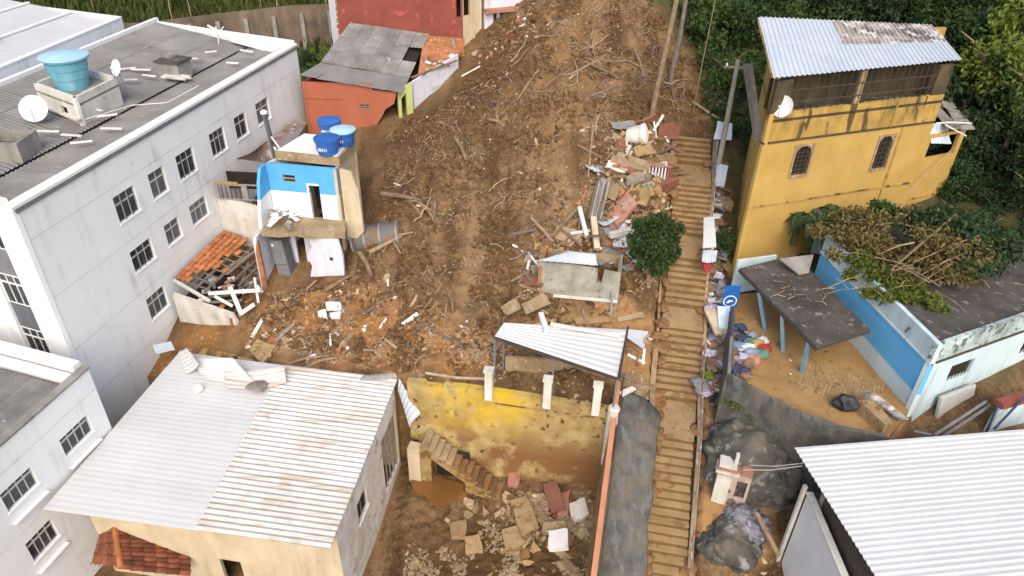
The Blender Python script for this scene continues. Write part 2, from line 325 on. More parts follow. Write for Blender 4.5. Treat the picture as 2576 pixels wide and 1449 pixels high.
# ---------------------------------------------------------------- the ground
STAIR = [(6.66, 18.68, 2.3), (7.33, 23.05, 4.92), (7.82, 25.16, 5.0), (8.39, 28.26, 7.05), (8.74, 29.73, 7.11), (9.22, 32.15, 8.7), (9.69, 34.12, 8.78), (9.84, 36.9, 10.62), (10.23, 39.19, 10.71), (10.31, 40.73, 11.73)]
sy = np.array([p[1] for p in STAIR]); sx_ = np.array([p[0] for p in STAIR]); sz__ = np.array([p[2] for p in STAIR])
def stair_x(y): return 6.66 + (np.asarray(y) - 18.68) * .1745
def stair_z(y): return np.interp(y, np.r_[8, sy], np.r_[-3.2, sz__])
CTRL = [(-18.5, 24, 3.2), (-17.8, 28.3, 3.9), (-17.5, 30, 5.1), (-16.5, 35.3, 6.6), (-15, 42.5, 8.7), (-14.2, 46, 9.5), (-16, 52, 11), (-25, 52, 11), (-32, 40, 10), (-30, 25, 3),
 (-12.5, 27, 5.6), (-7, 26.3, 5.9), (-2.5, 25.5, 6.0), (1, 24.6, 6.0), (4.4, 24, 6.0), (-11.4, 28.3, 6.2), (-13, 30, 6.2), (-10.5, 32, 6.7), (-8.5, 31.5, 7.0), (-5.5, 29.3, 7.1), (.2, 29, 7.2), (2, 27, 6.2), (5, 27, 6.3),
 (5.3, 29.5, 7.3), (3, 30.6, 8.2), (-1, 32.3, 8.7), (-4, 33, 8.6), (-7.3, 34, 8.8), (-7.6, 38, 9.5), (-4.2, 38.6, 10.4), (.05, 37, 10.8), (4.3, 35, 10.4), (6.6, 36, 10.8), (4, 38, 12.3), (-8.8, 44, 10.3), (-6, 45.5, 11), (-4, 44, 12.0),
 (-3, 50, 13.3), (1.2, 42.5, 13.3), (2.5, 49, 15.7), (7, 41, 13.2), (8.5, 42.5, 13.6), (10.4, 42.8, 12.9), (12, 44, 14), (8, 50, 17.5), (15, 50, 18.5), (22, 50, 19.5), (30, 48, 20), (2, 60, 21), (20, 62, 26), (36, 60, 26),
 (11.5, 41, 12.2), (11, 36, 9.3), (11.2, 33, 8.0), (15, 38, 9.5), (20, 40, 11.5), (25, 38, 10.2), (28, 42, 14), (24, 33, 10), (30, 33, 12), (20, 32, 8.5), (36, 40, 17), (34, 25, 9),
 (9.5, 27.2, 6.6), (9.3, 25, 5.6), (8.7, 23, 4.9), (10.5, 23.5, 4.6), (12.5, 22, 4.0), (10, 20, 3.6), (8.4, 19.5, 2.9), (15, 18.5, 3.2), (18, 20.5, 6.6), (24, 22.5, 7.0), (10, 15, 1.5), (22, 14, 2), (6, 12, -.5),
 (-8, 53, 13), (-14, 57, 12.2), (-24, 58, 12.2), (-34, 56, 12.2), (-14, 62, 17), (-24, 64, 18), (-36, 64, 18), (-14, 72, 24), (-30, 74, 25), (-45, 50, 11), (-45, 20, 3), (0, 5, -1), (-20, 8, -.5), (25, 5, 0)]
cp = np.array(CTRL, float)
def _tps(r2): return np.where(r2 > 0, .5 * r2 * np.log(np.maximum(r2, 1e-9)), 0)
_n = len(cp); K = _tps(((cp[:, None, :2] - cp[None, :, :2]) ** 2).sum(-1)) + np.eye(_n) * 1.5; Pm = np.c_[np.ones(_n), cp[:, :2]]
_sol = np.linalg.solve(np.block([[K, Pm], [Pm.T, np.zeros((3, 3))]]), np.r_[cp[:, 2], 0, 0, 0])
def base_h(x, y):
    x = np.clip(np.asarray(x, float), -44, 40); y = np.clip(np.asarray(y, float), 6, 74); out = _sol[_n] + _sol[_n + 1] * x + _sol[_n + 2] * y
    for k in range(_n): out = out + _sol[k] * _tps((x - cp[k, 0]) ** 2 + (y - cp[k, 1]) ** 2)
    return out
PIT = [(-60, -200), (5.35, -200), (5.3, 16), (4.75, 23.35), (-4.35, 24.75), (-5.2, 25.2), (-15.9, 26.7), (-16.6, 27.1), (-18.3, 27.1), (-19.2, 23), (-60, 23)]
TRENCH = [(5.3, -200), (5.35, 14), (4.75, 23.35), (5.8, 24.3), (6.45, 23.4), (5.95, 19), (5.5, 14), (5.9, -200)]
COURT = [(10.95, 30.2), (9.95, 24.75), (11.8, 22.9), (13.6, 21.45), (15.2, 20.75), (17, 22.3), (16, 30), (15.6, 32.3), (11.4, 32.5)]
SLIDE = [(-13.3, 29), (-12.5, 27.5), (-5, 25.6), (-1, 25.2), (4.2, 24.3), (5.6, 27), (6.5, 29.5), (7.2, 33), (8, 37), (8.6, 40.5), (10.8, 42), (10.8, 45), (8.5, 50), (7, 60), (-1, 60), (-2.5, 50), (-4.5, 45), (-8.5, 44.2), (-7.6, 38), (-7.3, 34), (-8.4, 31.4), (-12.9, 31)]
def height(x, y, rough=True):
    x = np.asarray(x, float); y = np.asarray(y, float); h = base_h(x, y)
    h = np.where(inpoly(x, y, COURT), 7.1, h)
    pit = inpoly(x, y, PIT); ph = .3 + np.clip((y - 20.5) / 4, 0, 1) * .5 + np.clip((x - 1) / 4, 0, 1) * .9 * np.clip((x + 6) / 3, 0, 1)
    h = np.where(pit, ph, h)
    h = np.where(inpoly(x, y, TRENCH), np.minimum(h, stair_z(y) - 1.6), h)
    d = np.abs(x - stair_x(y)); h = np.where((d < 1.3) & (y > 8) & (y < 40.9), np.minimum(h, stair_z(y) - .42), h)
    return h
fx = np.arange(-30, 30.01, .14); fy = np.arange(9, 58.01, .14)
gx = np.r_[-900, -300, -120, -70, -50, -40, -35, fx, 34, 40, 50, 70, 120, 300, 900]; gy = np.r_[-900, -300, -100, -40, -10, 3, fy, 60, 63, 66, 70, 75, 90, 140, 300, 900]
X, Y_ = np.meshgrid(gx, gy); hh = height(X.ravel(), Y_.ravel()); xs, ys = X.ravel(), Y_.ravel()
mudm = inpoly(xs, ys, SLIDE); pitm = inpoly(xs, ys, PIT) & (xs > -5.2) & (ys > 8)
near = (xs > -28) & (xs < 28) & (ys > 10) & (ys < 57) & ~inpoly(xs, ys, COURT)
for i in np.nonzero(near)[0]:
    p = Vector((xs[i], ys[i], 0)); a = mn.fractal(p * .55, 1, 2, 3)
    if mudm[i]:
        b = mn.noise(p * 2.2 + Vector((9, 2, 1))); c = mn.noise(p * 4.6)
        k_ = min(1, max(.15, .62 + 1.5 * mn.noise(p * .28 + Vector((4, 7, 2))) - (.5 if 1 < p.x < 5.5 and p.y > 39 else 0)))
        hh[i] += .36 * a + k_ * (.36 * abs(b) + .40 * c * abs(c) * 2 + .16 * mn.noise(p * 9))
    elif pitm[i]: hh[i] += .2 * a + .2 * abs(mn.noise(p * 2.2)) + .16 * mn.noise(p * 4) + .09 * mn.noise(p * 8)
    else: hh[i] += .08 * a
nx, ny = len(gx), len(gy); idx = np.arange(nx * ny).reshape(ny, nx)
quads = np.stack([idx[:-1, :-1], idx[:-1, 1:], idx[1:, 1:], idx[1:, :-1]], -1).reshape(-1, 4)
TV = np.c_[xs, ys, hh]
def fastmesh(name, V, Q, m, smooth=False):
    me = bpy.data.meshes.new(name); me.vertices.add(len(V)); me.vertices.foreach_set('co', np.asarray(V, np.float32).ravel())
    k = Q.shape[1]; me.loops.add(Q.size); me.loops.foreach_set('vertex_index', Q.ravel().astype(np.int32)); me.polygons.add(len(Q))
    me.polygons.foreach_set('loop_start', np.arange(0, Q.size, k, dtype=np.int32)); me.polygons.foreach_set('loop_total', np.full(len(Q), k, np.int32))
    if smooth: me.polygons.foreach_set('use_smooth', np.ones(len(Q), bool))
    me.materials.append(m); me.update(); me.validate(); return me
def groundmat():
    m = bpy.data.materials.new('hillside_soil'); m.use_nodes = True; n = m.node_tree.nodes; l = m.node_tree.links; b = n['Principled BSDF']
    b.inputs['Roughness'].default_value = .92; b.inputs['Specular IOR Level'].default_value = .25; geo = n.new('ShaderNodeNewGeometry')
    def nz(s, det=6, rg=.65):
        t = n.new('ShaderNodeTexNoise'); t.inputs['Scale'].default_value = s; t.inputs['Detail'].default_value = det; t.inputs['Roughness'].default_value = rg; l.new(geo.outputs['Position'], t.inputs['Vector']); return t.outputs['Fac']
    def rp(s, a, b_): r = n.new('ShaderNodeMapRange'); r.inputs[1].default_value = a; r.inputs[2].default_value = b_; l.new(s, r.inputs[0]); return r.outputs[0]
    def mx(f, a, b_):
        x = n.new('ShaderNodeMix'); x.data_type = 'RGBA'; l.new(f, x.inputs[0])
        for s, v in ((6, a), (7, b_)):
            if isinstance(v, tuple): x.inputs[s].default_value = (*v, 1)
            else: l.new(v, x.inputs[s])
        return x.outputs[2]
    mud = mx(rp(nz(.32), .38, .64), (.19, .115, .054), (.118, .069, .032))
    mp = n.new('ShaderNodeMapping'); mp.inputs['Rotation'].default_value = (0, 0, .12); mp.inputs['Scale'].default_value = (.75, .13, .13); l.new(geo.outputs['Position'], mp.inputs[0]); ts = n.new('ShaderNodeTexNoise'); ts.inputs['Scale'].default_value = 1.1; ts.inputs['Detail'].default_value = 5; l.new(mp.outputs[0], ts.inputs['Vector'])
    mud = mx(rp(ts.outputs['Fac'], .52, .6), mud, (.085, .046, .02)); mud = mx(rp(ts.outputs['Fac'], .47, .38), mud, (.235, .148, .072))
    mud = mx(rp(nz(.75), .54, .7), mud, (.27, .17, .08))
    mud = mx(rp(nz(3.2), .5, .72), mud, (.09, .048, .02))
    mud = mx(rp(nz(7, 5, .8), .54, .7), mud, (.34, .235, .125))
    tan = mx(rp(nz(1.1), .35, .68), (.40, .235, .095), (.29, .165, .065)); tan = mx(rp(nz(5), .56, .7), tan, (.22, .125, .055))
    ocr = mx(rp(nz(.9), .35, .65), (.31, .155, .054), (.225, .11, .038)); ocr = mx(rp(nz(5), .55, .72), ocr, (.52, .36, .2))
    gra = mx(rp(nz(.8), .35, .65), (.075, .085, .025), (.10, .075, .035)); gra = mx(rp(nz(4), .5, .7), gra, (.035, .045, .015))
    at = n.new('ShaderNodeAttribute'); at.attribute_name = 'zone'; sp = n.new('ShaderNodeSeparateColor'); l.new(at.outputs['Color'], sp.inputs[0])
    dk = mx(rp(nz(2.0), .4, .7), (.085, .045, .018), (.13, .068, .027)); mud = mx(at.outputs['Alpha'], mud, dk); col = mx(sp.outputs[0], gra, mud); col = mx(sp.outputs[1], col, tan); col = mx(sp.outputs[2], col, ocr)
    l.new(col, b.inputs['Base Color']); bp = n.new('ShaderNodeBump'); bp.inputs['Strength'].default_value = .7; bp.inputs['Distance'].default_value = .12
    l.new(nz(5, 8, .75), bp.inputs['Height']); l.new(bp.outputs[0], b.inputs['Normal']); return m
gm_ = fastmesh('ground', TV, quads, groundmat(), True)
def soft(polys, r=.5):
    s = np.zeros(len(xs))
    for a in range(8): s += np.any([inpoly(xs + r * math.cos(a * .785) + .35 * np.sin(ys * 2.3), ys + r * math.sin(a * .785) + .35 * np.sin(xs * 2.1), p) for p in polys], 0)
    return s / 8
MUDALL = [SLIDE, [(-14, 30), (-8, 28), (-6, 33), (-6, 38), (-8, 44), (-3.5, 44), (-1.2, 50.5), (0, 61), (-6, 61), (-6, 52), (-8.6, 46.5), (-14, 46), (-17, 38)], [(-19, 8), (5.4, 8), (5.4, 25), (-5, 26), (-13, 28), (-13.5, 36), (-17, 37), (-18.5, 27), (-18, 8)], [(7, 36), (12, 36), (12.5, 43), (10, 48), (6, 46)], [(5, 22), (9.5, 22), (11, 33), (11, 42), (5, 42)], [(4, 5), (20, 5), (20, 20), (9, 24), (4, 24)], [(14, 17), (26, 17), (29, 27.5), (16, 22.5)]]
zone = np.c_[soft(MUDALL, .6), np.maximum(.5 * soft([[(2.3, 38), (3.6, 37.5), (4.4, 46), (3.6, 52), (2.2, 52)]], 1.2), soft([COURT, [(5.2, 25), (6.9, 25), (7.6, 29.2), (4.6, 29.5), (1.5, 28.5), (1.5, 26)], [(8, 18.5), (11, 18), (12, 21), (8.2, 20.6)]], .25)), soft([[(-13.2, 27.6), (-5, 25.6), (-.8, 25.2), (.4, 27), (-4, 28.6), (-8.8, 31), (-12.8, 31)], [(-18.2, 26.8), (-14, 26.6), (-14, 29), (-17.6, 29.6)]], .5), soft([[(-8.6, 41), (-8.8, 44), (-5, 46.5), (-2.2, 51.5), (0, 55), (1.4, 47), (-.5, 42.5), (-3.5, 39.5)], [(6.8, 37.5), (6.2, 42), (10.5, 46), (10.6, 42), (8.8, 41)], [(-4.3, 15), (-4.3, 20), (4.2, 22.5), (4.2, 14)]], 1.2) * .85]
ca = gm_.color_attributes.new('zone', 'FLOAT_COLOR', 'POINT'); ca.data.foreach_set('color', zone.astype(np.float32).ravel())
ground = bpy.data.objects.new('ground', gm_); C.objects.link(ground); ground['kind'] = 'structure'
BV = BVHTree.FromPolygons([Vector(v) for v in TV], [tuple(map(int, q)) for q in quads])
def gnd(px, py):
    h = BV.ray_cast(CAM, ray(px, py)); return h[0] if h[0] else onz(px, py, 5)
def hz(x, y):
    h = BV.ray_cast(Vector((x, y, 100)), Vector((0, 0, -1))); return h[0].z if h[0] else 0.0
def hn(x, y):
    h = BV.ray_cast(Vector((x, y, 100)), Vector((0, 0, -1))); return (h[0].z, h[1]) if h[0] else (0., Vector((0, 0, 1)))

# ---------------------------------------------------------------- staircase up the hill
st = thing('staircase', 'long straight mud covered public staircase climbing the hill beside the yellow house', 'staircase', (6.66, 18.68, 2.3))
def seg_steps():
    pts = [(5.2, 9.5, -2.2)] + STAIR; out = []
    for k in range(len(pts) - 1):
        a, b = pts[k], pts[k + 1]; rise = b[2] - a[2]; n = max(1, round(rise / .19)) if rise > .3 else 0
        out.append((a, b, n))
    return out
ax = Vector((.1745, 1, 0)).normalized(); lat = Vector((ax.y, -ax.x, 0))
for a, b, n in seg_steps():
    a, b = Vector(a), Vector(b); hw = .9 + (a.y - 18) * .012
    if n == 0:
        g = G(); z = a.z; P = [a - lat * hw, a + lat * hw, b + lat * hw, b - lat * hw]
        g.hexa([Vector((p.x, p.y, z - .5)) for p in P], [Vector((p.x, p.y, z)) for p in P]); g.mk('landing', stairm, st); continue
    for k in range(n):
        p = a.lerp(b, k / n); q = a.lerp(b, (k + 1) / n); z = a.z + (b.z - a.z) * (k + 1) / n; R = random.Random(k + int(a.y * 7))
        e = .0; l0 = hw + R.uniform(-.03, .03); z += R.uniform(-.012, .012)
        g = G(); P = [p - lat * l0 - ax * e, p + lat * l0 - ax * e, q + lat * l0, q - lat * l0]
        g.hexa([Vector((v.x, v.y, z - .03)) for v in P], [Vector((v.x, v.y, z + R.uniform(-.008, .008))) for v in P])
        s_ = g.mk('step', stairm, st)
        g = G(); P = [p - lat * (l0 - .02) + ax * .012, p + lat * (l0 - .02) + ax * .012, q + lat * (l0 - .02), q - lat * (l0 - .02)]
        g.hexa([Vector((v.x, v.y, z - .6)) for v in P], [Vector((v.x, v.y, z - .032)) for v in P]); g.mk('riser', riser, s_)
# side kerbs of the stairs
def kerb(side, y0, y1, dz, wd, m, name, label, cat):
    g = G(); ysx = [y0] + [float(v) for v in sy if y0 < v < y1] + [y1]
    for u, v in zip(ysx[:-1], ysx[1:]):
        P = []
        for yy in (u, v):
            hw = .93 + (yy - 18) * .012; c = Vector((float(stair_x(yy)), yy, float(stair_z(yy)))); P.append((c + lat * side * hw, c + lat * side * (hw + wd)))
        (a, b), (c, d) = P
        if side < 0: a, b, c, d = b, a, d, c
        g.hexa([a - Vector((0, 0, .9)), b - Vector((0, 0, .9)), d - Vector((0, 0, .9)), c - Vector((0, 0, .9))], [a + Vector((0, 0, dz)), b + Vector((0, 0, dz)), d + Vector((0, 0, dz)), c + Vector((0, 0, dz))])
    return tag(g.mk(name, m), label, cat)
kerb(1, 11, 40.7, .1, .14, concm, 'stair_kerb', 'muddy cement kerb along the right edge of the long staircase', 'kerb')
kerb(-1, 11, 22.6, .35, .34, conc, 'stair_parapet', 'low pale grey parapet along the lower left edge of the staircase', 'parapet')
kerb(-1, 22.9, 26.6, .75, .24, wood, 'stair_side_wall', 'weathered brown side wall left of the stairs beside the white shelter roof', 'wall')
kerb(-1, 26.9, 31.5, .06, .12, concm, 'stair_edge', 'low muddy edge on the left of the stairs below the round bush', 'kerb')
def rail(side, ys_, off, h, label):
    t = thing('handrail', label, 'handrail', (float(stair_x(ys_[0])) + side * off, ys_[0], float(stair_z(ys_[0]))), 'handrails beside the stairs')
    top = []
    for yy in ys_:
        c = Vector((float(stair_x(yy)), yy, float(stair_z(yy)))) + lat * side * (off + (yy - 18) * .012)
        G().tube([c - Vector((0, 0, .3)), c + Vector((0, 0, h))], .025, n=5).mk('post', steel, t); top.append(c + Vector((0, 0, h)))
    G().tube(top, .028, n=5).mk('top_rail', tinrust, t); G().tube([p - Vector((0, 0, .4)) for p in top], .02, n=5).mk('lower_rail', tinrust, t)
rail(1, [16, 17.6, 19.2, 20.8, 22.4, 24, 25.6, 27.2], 1.02, .9, 'thin rusty handrail along the lower right side of the stairs')
rail(1, [34.5, 36, 37.6, 39.2, 40.4], 1.02, .9, 'thin handrail along the upper right side of the stairs by the utility pole')
rail(-1, [14, 15.6, 17.2, 18.8, 20.4, 22], 1.2, .8, 'thin handrail above the grey parapet left of the lower stairs')

# ---------------------------------------------------------------- large white apartment block on the left
FR, BR, BL, FL = (-18.9, 23.77), (-14.21, 46.44), (-24.67, 50.17), (-28.6, 27.0)
apt = thing('apartment_block', 'large white apartment block with grey corrugated roof and rows of windows on its side', 'apartment building', (-21, 36, 2))
ops = []; wins = [((283, 500), (340, 468), (350, 522), (300, 552), 3, 2), ((373, 450), (412, 425), (424, 470), (385, 490), 2, 0), ((441, 403), (484, 372), (496, 418), (455, 446), 3, 3), ((525, 345), (562, 322), (572, 365), (537, 388), 3, 2), ((587, 298), (617, 282), (625, 328), (597, 345), 2, 0), ((642, 262), (675, 247), (681, 295), (650, 310), 2, 0),
    ((325, 635), (380, 600), (391, 645), (342, 685), 3, 3), ((411, 567), (448, 545), (459, 585), (424, 615), 2, 0), ((475, 518), (517, 495), (528, 540), (487, 570), 3, 0), ((367, 752), (412, 720), (428, 768), (380, 798), 3, 0)]
zr = {0: (11.62, 12.93), 1: (8.95, 10.1), 2: (6.1, 7.35)}
for k, wv in enumerate(wins):
    o = opening(FR, BR, *wv[:4]); r = 0 if k < 6 else 1 if k < 9 else 2
    ops.append(((o[0], o[1], zr[r][0], zr[r][1]), wv[4], wv[5], k))
g = wall(G(), FR, BR, 1.5, 14.82, .22, [o[0] for o in ops]); g.mk('side_wall', white, apt)
for o, c, b, k in ops:
    window(apt, FR, BR, o, c, .66, .09, gm=glass2 if k in (1, 5, 7, 8) else glass, bars=b, label='closed pale grey shuttered window' if k == 8 else None, fm=alum)
pf, qf = FL, FR; Lf = axes(pf, qf)[2]
bands = [(Lf - 2.6, Lf - 1.25), (Lf - 6.3, Lf - 4.9)]
fo = []
for b0, b1 in bands: fo += [(b0, b1, 3, 14.0)]
g = wall(G(), pf, qf, 1.5, 14.82, .22, fo); g.mk('front_wall', white, apt)
for b0, b1 in bands:
    for j, z0 in enumerate((3.0, 5.8, 8.6, 11.4)):
        top = min(z0 + 2.8, 14.0)
        pg = G(); wbox(pg, pf, qf, b0, b1, z0, z0 + 1.3, -.2, -.12); pg.mk('grey_panel', steel if j % 2 else fridge, apt)
        window(apt, pf, qf, (b0, b1, z0 + 1.3, top), 3, .72, .1, fm=white2, sill=False)
wall(G(), BR, BL, 1.5, 14.82, .22).mk('rear_wall', white, apt); wall(G(), BL, FL, 1.5, 14.82, .22).mk('far_wall', white, apt)
for z in (13.35, 10.6, 7.85, 5.1):
    gg = G(); wbox(gg, FR, BR, .02, axes(FR, BR)[2] - .02, z, z + .03, .001, .006); gg.mk('string_course', wwash, apt)
cg = G(); wbox(cg, FR, BR, -.05, axes(FR, BR)[2], 14.822, 14.95, -.42, .1); cg.mk('eave_coping', white2, apt)
cg = G(); wbox(cg, FR, BR, .1, axes(FR, BR)[2] - .1, 14.62, 14.80, .002, .07); cg.mk('gutter', steel, apt)
cg = G(); wbox(cg, BL, FL, 0, axes(BL, FL)[2], 14.822, 15.35, -.24, .03); cg.mk('parapet', white, apt)
cg = G(); wbox(cg, BR, BL, .1, axes(BR, BL)[2] - .26, 14.822, 15.12, -.24, .03); cg.mk('parapet', white, apt)
cg = G(); wbox(cg, FL, FR, .26, Lf - .45, 14.822, 15.1, -.3, .03); cg.mk('parapet', white, apt)
V0 = wpt(FR, BR, .2, 14.6, -3.0); V1 = wpt(FR, BR, axes(FR, BR)[2] - .3, 14.6, -3.05)
E0 = wpt(FR, BR, .2, 14.86, -.4); E1 = wpt(FR, BR, axes(FR, BR)[2] - .3, 14.86, -.4)
corr(apt, V0, E0, E1, V1, .25, .045, fibre, 1, 1) if 0 else None
corr(apt, E0, E1, V1 + Vector((.12, 0, 0)), V0 + Vector((.12, 0, 0)), .27, .06, fibre, 23, 1, jit=.012)
B0 = wpt(BL, FL, .3, 15.1, -.26); B1 = wpt(BL, FL, axes(BL, FL)[2] - .3, 15.1, -.26)
corr(apt, V0 - Vector((.12, 0, 0)), V1 - Vector((.12, 0, 0)), B0, B1, .27, .06, fibre, 23, 3, jit=.012)
gg = G(); gg.beam(V0 - Vector((0, 0, .14)), V1 - Vector((0, 0, .14)), .5, .05); gg.mk('valley_gutter', iron, apt)
gg = G(); gg.hexa([wpt(BR, BL, .3, 14.9, -.3), wpt(BR, BL, 4.4, 14.9, -.3), wpt(BR, BL, 4.0, 14.9, -1.3), wpt(BR, BL, .3, 14.75, -1.9)][::-1], [wpt(BR, BL, .3, 15.0, -.3), wpt(BR, BL, 4.4, 15.0, -.3), wpt(BR, BL, 4.0, 15.0, -1.3), wpt(BR, BL, .3, 14.95, -1.9)][::-1]); gg.mk('roof_slab', white, apt)

# roof-top tank plinth, vents, tank, dishes, litter
c0, c1, c2, c3 = (-23.7, 34.4), (-20.7, 32.5), (-20.2, 35.6), (-23.0, 37.4)
plinth = thing('tank_plinth', 'dirty white walled plinth box under the big cyan water tank on the apartment roof', 'tank base', (-22, 35, 14.8))
for a, b in ((c0, c1), (c1, c2), (c2, c3), (c3, c0)): wall(G(), a, b, 14.5, 16.05, .15, [(1.9, 2.5, 14.95, 15.35)] if a == c0 else []).mk('plinth_wall', wwash, plinth)
G().prism([c0, c1, c2, c3], 15.6, 15.7).mk('plinth_slab', conc, plinth)
wbox(G(), c0, c1, -.1, 3.6, 15.0, 15.08, 0.01, .25).mk('ledge', wwash, plinth)
wtk = thing('water_tank', 'big faded cyan water tank on the plinth of the apartment roof', 'water tank', (-22.15, 35.0, 15.7), 'rooftop water tanks')
G().lathe((-22.15, 35.0, 15.705), [(.72, 0), (.80, .5), (.83, .52), (.88, .95), (.91, .97), (.97, 1.4), (1.08, 1.42), (1.08, 1.5)], 28).mk('tank_body', tankc, wtk, smooth=False)
G().lathe((-22.15, 35.0, 17.205), [(1.12, 0), (1.12, .06), (.95, .1), (.55, .16), (.5, .17), (.2, .2)], 28).mk('tank_lid', tankl, wtk)
def dish(P, to, r, label, stem=.5, group='satellite dishes'):
    t = thing('satellite_dish', label, 'satellite dish', P, group); P = Vector(P); to = Vector(to).normalized(); c = P + Vector((0, 0, stem)); q = to.to_track_quat('Z', 'Y').to_matrix()
    vs = []; fs = []; N = 20; M_ = 4
    for lay in (0, .02):
        for i in range(M_ + 1):
            for j in range(N):
                rr = r * i / M_; a = 2 * math.pi * j / N; vs.append(c + q @ Vector((rr * math.cos(a), rr * math.sin(a), .22 * r * (i / M_) ** 2 - lay)))
    k = (M_ + 1) * N
    for i in range(M_):
        for j in range(N):
            a, b, c_, d = i * N + j, i * N + (j + 1) % N, (i + 1) * N + (j + 1) % N, (i + 1) * N + j
            fs += [(a, b, c_, d), (k + a, k + d, k + c_, k + b)]
    for j in range(N): a, b = M_ * N + j, M_ * N + (j + 1) % N; fs.append((a, b, k + b, k + a))
    G().add(vs, fs).mk('reflector', white2, t); f = c + q @ Vector((0, -.1 * r, .75 * r))
    G().tube([c + q @ Vector((0, -r * .95, .2 * r)), f], .018, n=5).mk('feed_arm', steel, t); G().tube([f - (f - c) * .08, f + (f - c) * .1], .05, n=8).mk('receiver', white2, t)
    G().tube([P, c - to * .03], .03, n=6).mk('mast', steel, t); return t
dish((-22.7, 32.4, 14.95), (.25, -1, .55), .62, 'white satellite dish standing on the apartment roof in front of the tank plinth', .55)
dish((-19.9, 35.4, 15.7), (-.55, -.8, .35), .4, 'small pale satellite dish behind the cyan tank on the apartment roof', .9)
vb = thing('roof_vent_box', 'grey concrete vent box with slab lid in the middle of the apartment roof', 'roof vent', (-19.25, 40.0, 14.8), 'vent boxes on the apartment roof')
G().box((-19.25, 40, 15.15), (1.3, 1.2, .9), 13).mk('box_wall', conc, vb); G().box((-19.25, 40, 15.66), (1.5, 1.35, .1), 13).mk('lid', slabm, vb); G().box((-19.6, 40.3, 15.8), (.6, .5, .16), 20).mk('loose_slab', conc, vb)
G().box((-18.9, 39.2, 14.98), (1.5, .6, .08), 13, (4, 0)).mk('flashing', wwash, vb)
vb = thing('roof_vent_box', 'grey open-topped concrete box at the left edge of the apartment roof', 'roof vent', (-22.0, 29.0, 14.8), 'vent boxes on the apartment roof')
for c_, s_ in (((-22.0, 28.3, 15.1), (1.8, .12, .9)), ((-22.0, 29.7, 15.1), (1.8, .12, .9)), ((-22.84, 29.0, 15.1), (.12, 1.26, .9)), ((-21.16, 29.0, 15.1), (.12, 1.26, .9))): G().box(c_, s_, 0).mk('box_wall', conc, vb)
G().box((-22, 29, 14.98), (1.55, 1.27, .1)).mk('box_floor', slabm, vb)
R = random.Random(3)
for k, (px, py) in enumerate([(485, 147), (585, 190 - 32), (270, 290), (470, 195), (330, 200), (355, 175), (280, 323), (205, 357), (240, 275), (375, 190), (320, 172), (180, 340), (530, 215 - 85), (120, 330), (620, 128)]):
    P = onz(px, py, 15.06); L_ = R.uniform(.5, 1.1); a = R.uniform(60, 120)
    o = G().box((P.x, P.y, P.z), (.14, L_, .05), a).mk('broken_sheet', whitewood); tag(o, 'white broken strip lying loose on the grey apartment roof', 'debris', 'white strips littering the apartment roof')
G_ = G(); 
tag(G().tube([onz(215, 300, 15.05), onz(330, 345 - 80, 15.0), onz(420, 258, 15.05), onz(500, 215, 15.1)], .02, n=5).mk('cable', white2), 'white cable lying across the grey apartment roof', 'cable')
t = thing('roof_antenna', 'small white antenna on the back edge of the apartment roof', 'antenna', ony(548, 95, 46.6), None); P = ony(548, 95, 46.6)
G().tube([P - Vector((0, 0, .4)), P + Vector((0, 0, .7))], .04, n=6).mk('mast', whitewood, t); G().beam(P + Vector((-.5, 0, .75)), P + Vector((.1, 0, .45)), .1, .1).mk('boom', whitewood, t); G().beam(P + Vector((.1, 0, .3)), P + Vector((.5, 0, .7)), .06, .06).mk('element', whitewood, t)

# ---------------------------------------------------------------- white flat-roofed building behind it
nb = thing('white_building', 'white flat roofed building at the far left behind the apartment block', 'building', (-33, 40, 2))
n0, n1, n2, n3 = (-29.4, 27.5), (-26.75, 49.8), (-37.5, 53.2), (-42, 31)
for a, b in ((n3, n0), (n0, n1), (n1, n2), (n2, n3)): wall(G(), a, b, 1, 15.35, .2).mk('outer_wall', white, nb)
for a, b in ((n0, n1), (n1, n2)):
    wbox(G(), a, b, .02, axes(a, b)[2] - .25, 15.352, 15.43, -.3, .05).mk('coping', white2, nb)
m0, m1 = Vector((*n0, 15.1)), Vector((*n1, 15.1)); k0, k1 = Vector((*n3, 15.6)), Vector((*n2, 15.7))
for j in range(8):
    a, b = m0.lerp(m1, j / 8 + .001), m0.lerp(m1, (j + 1) / 8 - .001); c_, d_ = k0.lerp(k1, (j + 1) / 8 - .001), k0.lerp(k1, j / 8 + .001)
    dz = Vector((0, 0, .06)); i_ = (d_ - a).normalized() * .22
    G().hexa([a + i_ - dz, d_ - dz, c_ - dz, b + i_ - dz][::-1], [a + i_, d_, c_, b + i_][::-1]).mk('roof_sheet', tin, nb)
for f in (.36, .7):
    a = m0.lerp(k0, f); b = m1.lerp(k1, f); G().beam(a + Vector((0, 0, .08)), b + Vector((0, 0, .08)), .25, .1).mk('ridge_cap', white2, nb)
P = m0.lerp(k0, .36).lerp(m1.lerp(k1, .36), .62)
G().box(P + Vector((0, 0, .35)), (1.1, 1.1, .7), 10).mk('chimney', wwash, nb); G().box(P + Vector((0, 0, .76)), (1.3, 1.3, .1), 10).mk('chimney_cap', conc, nb)

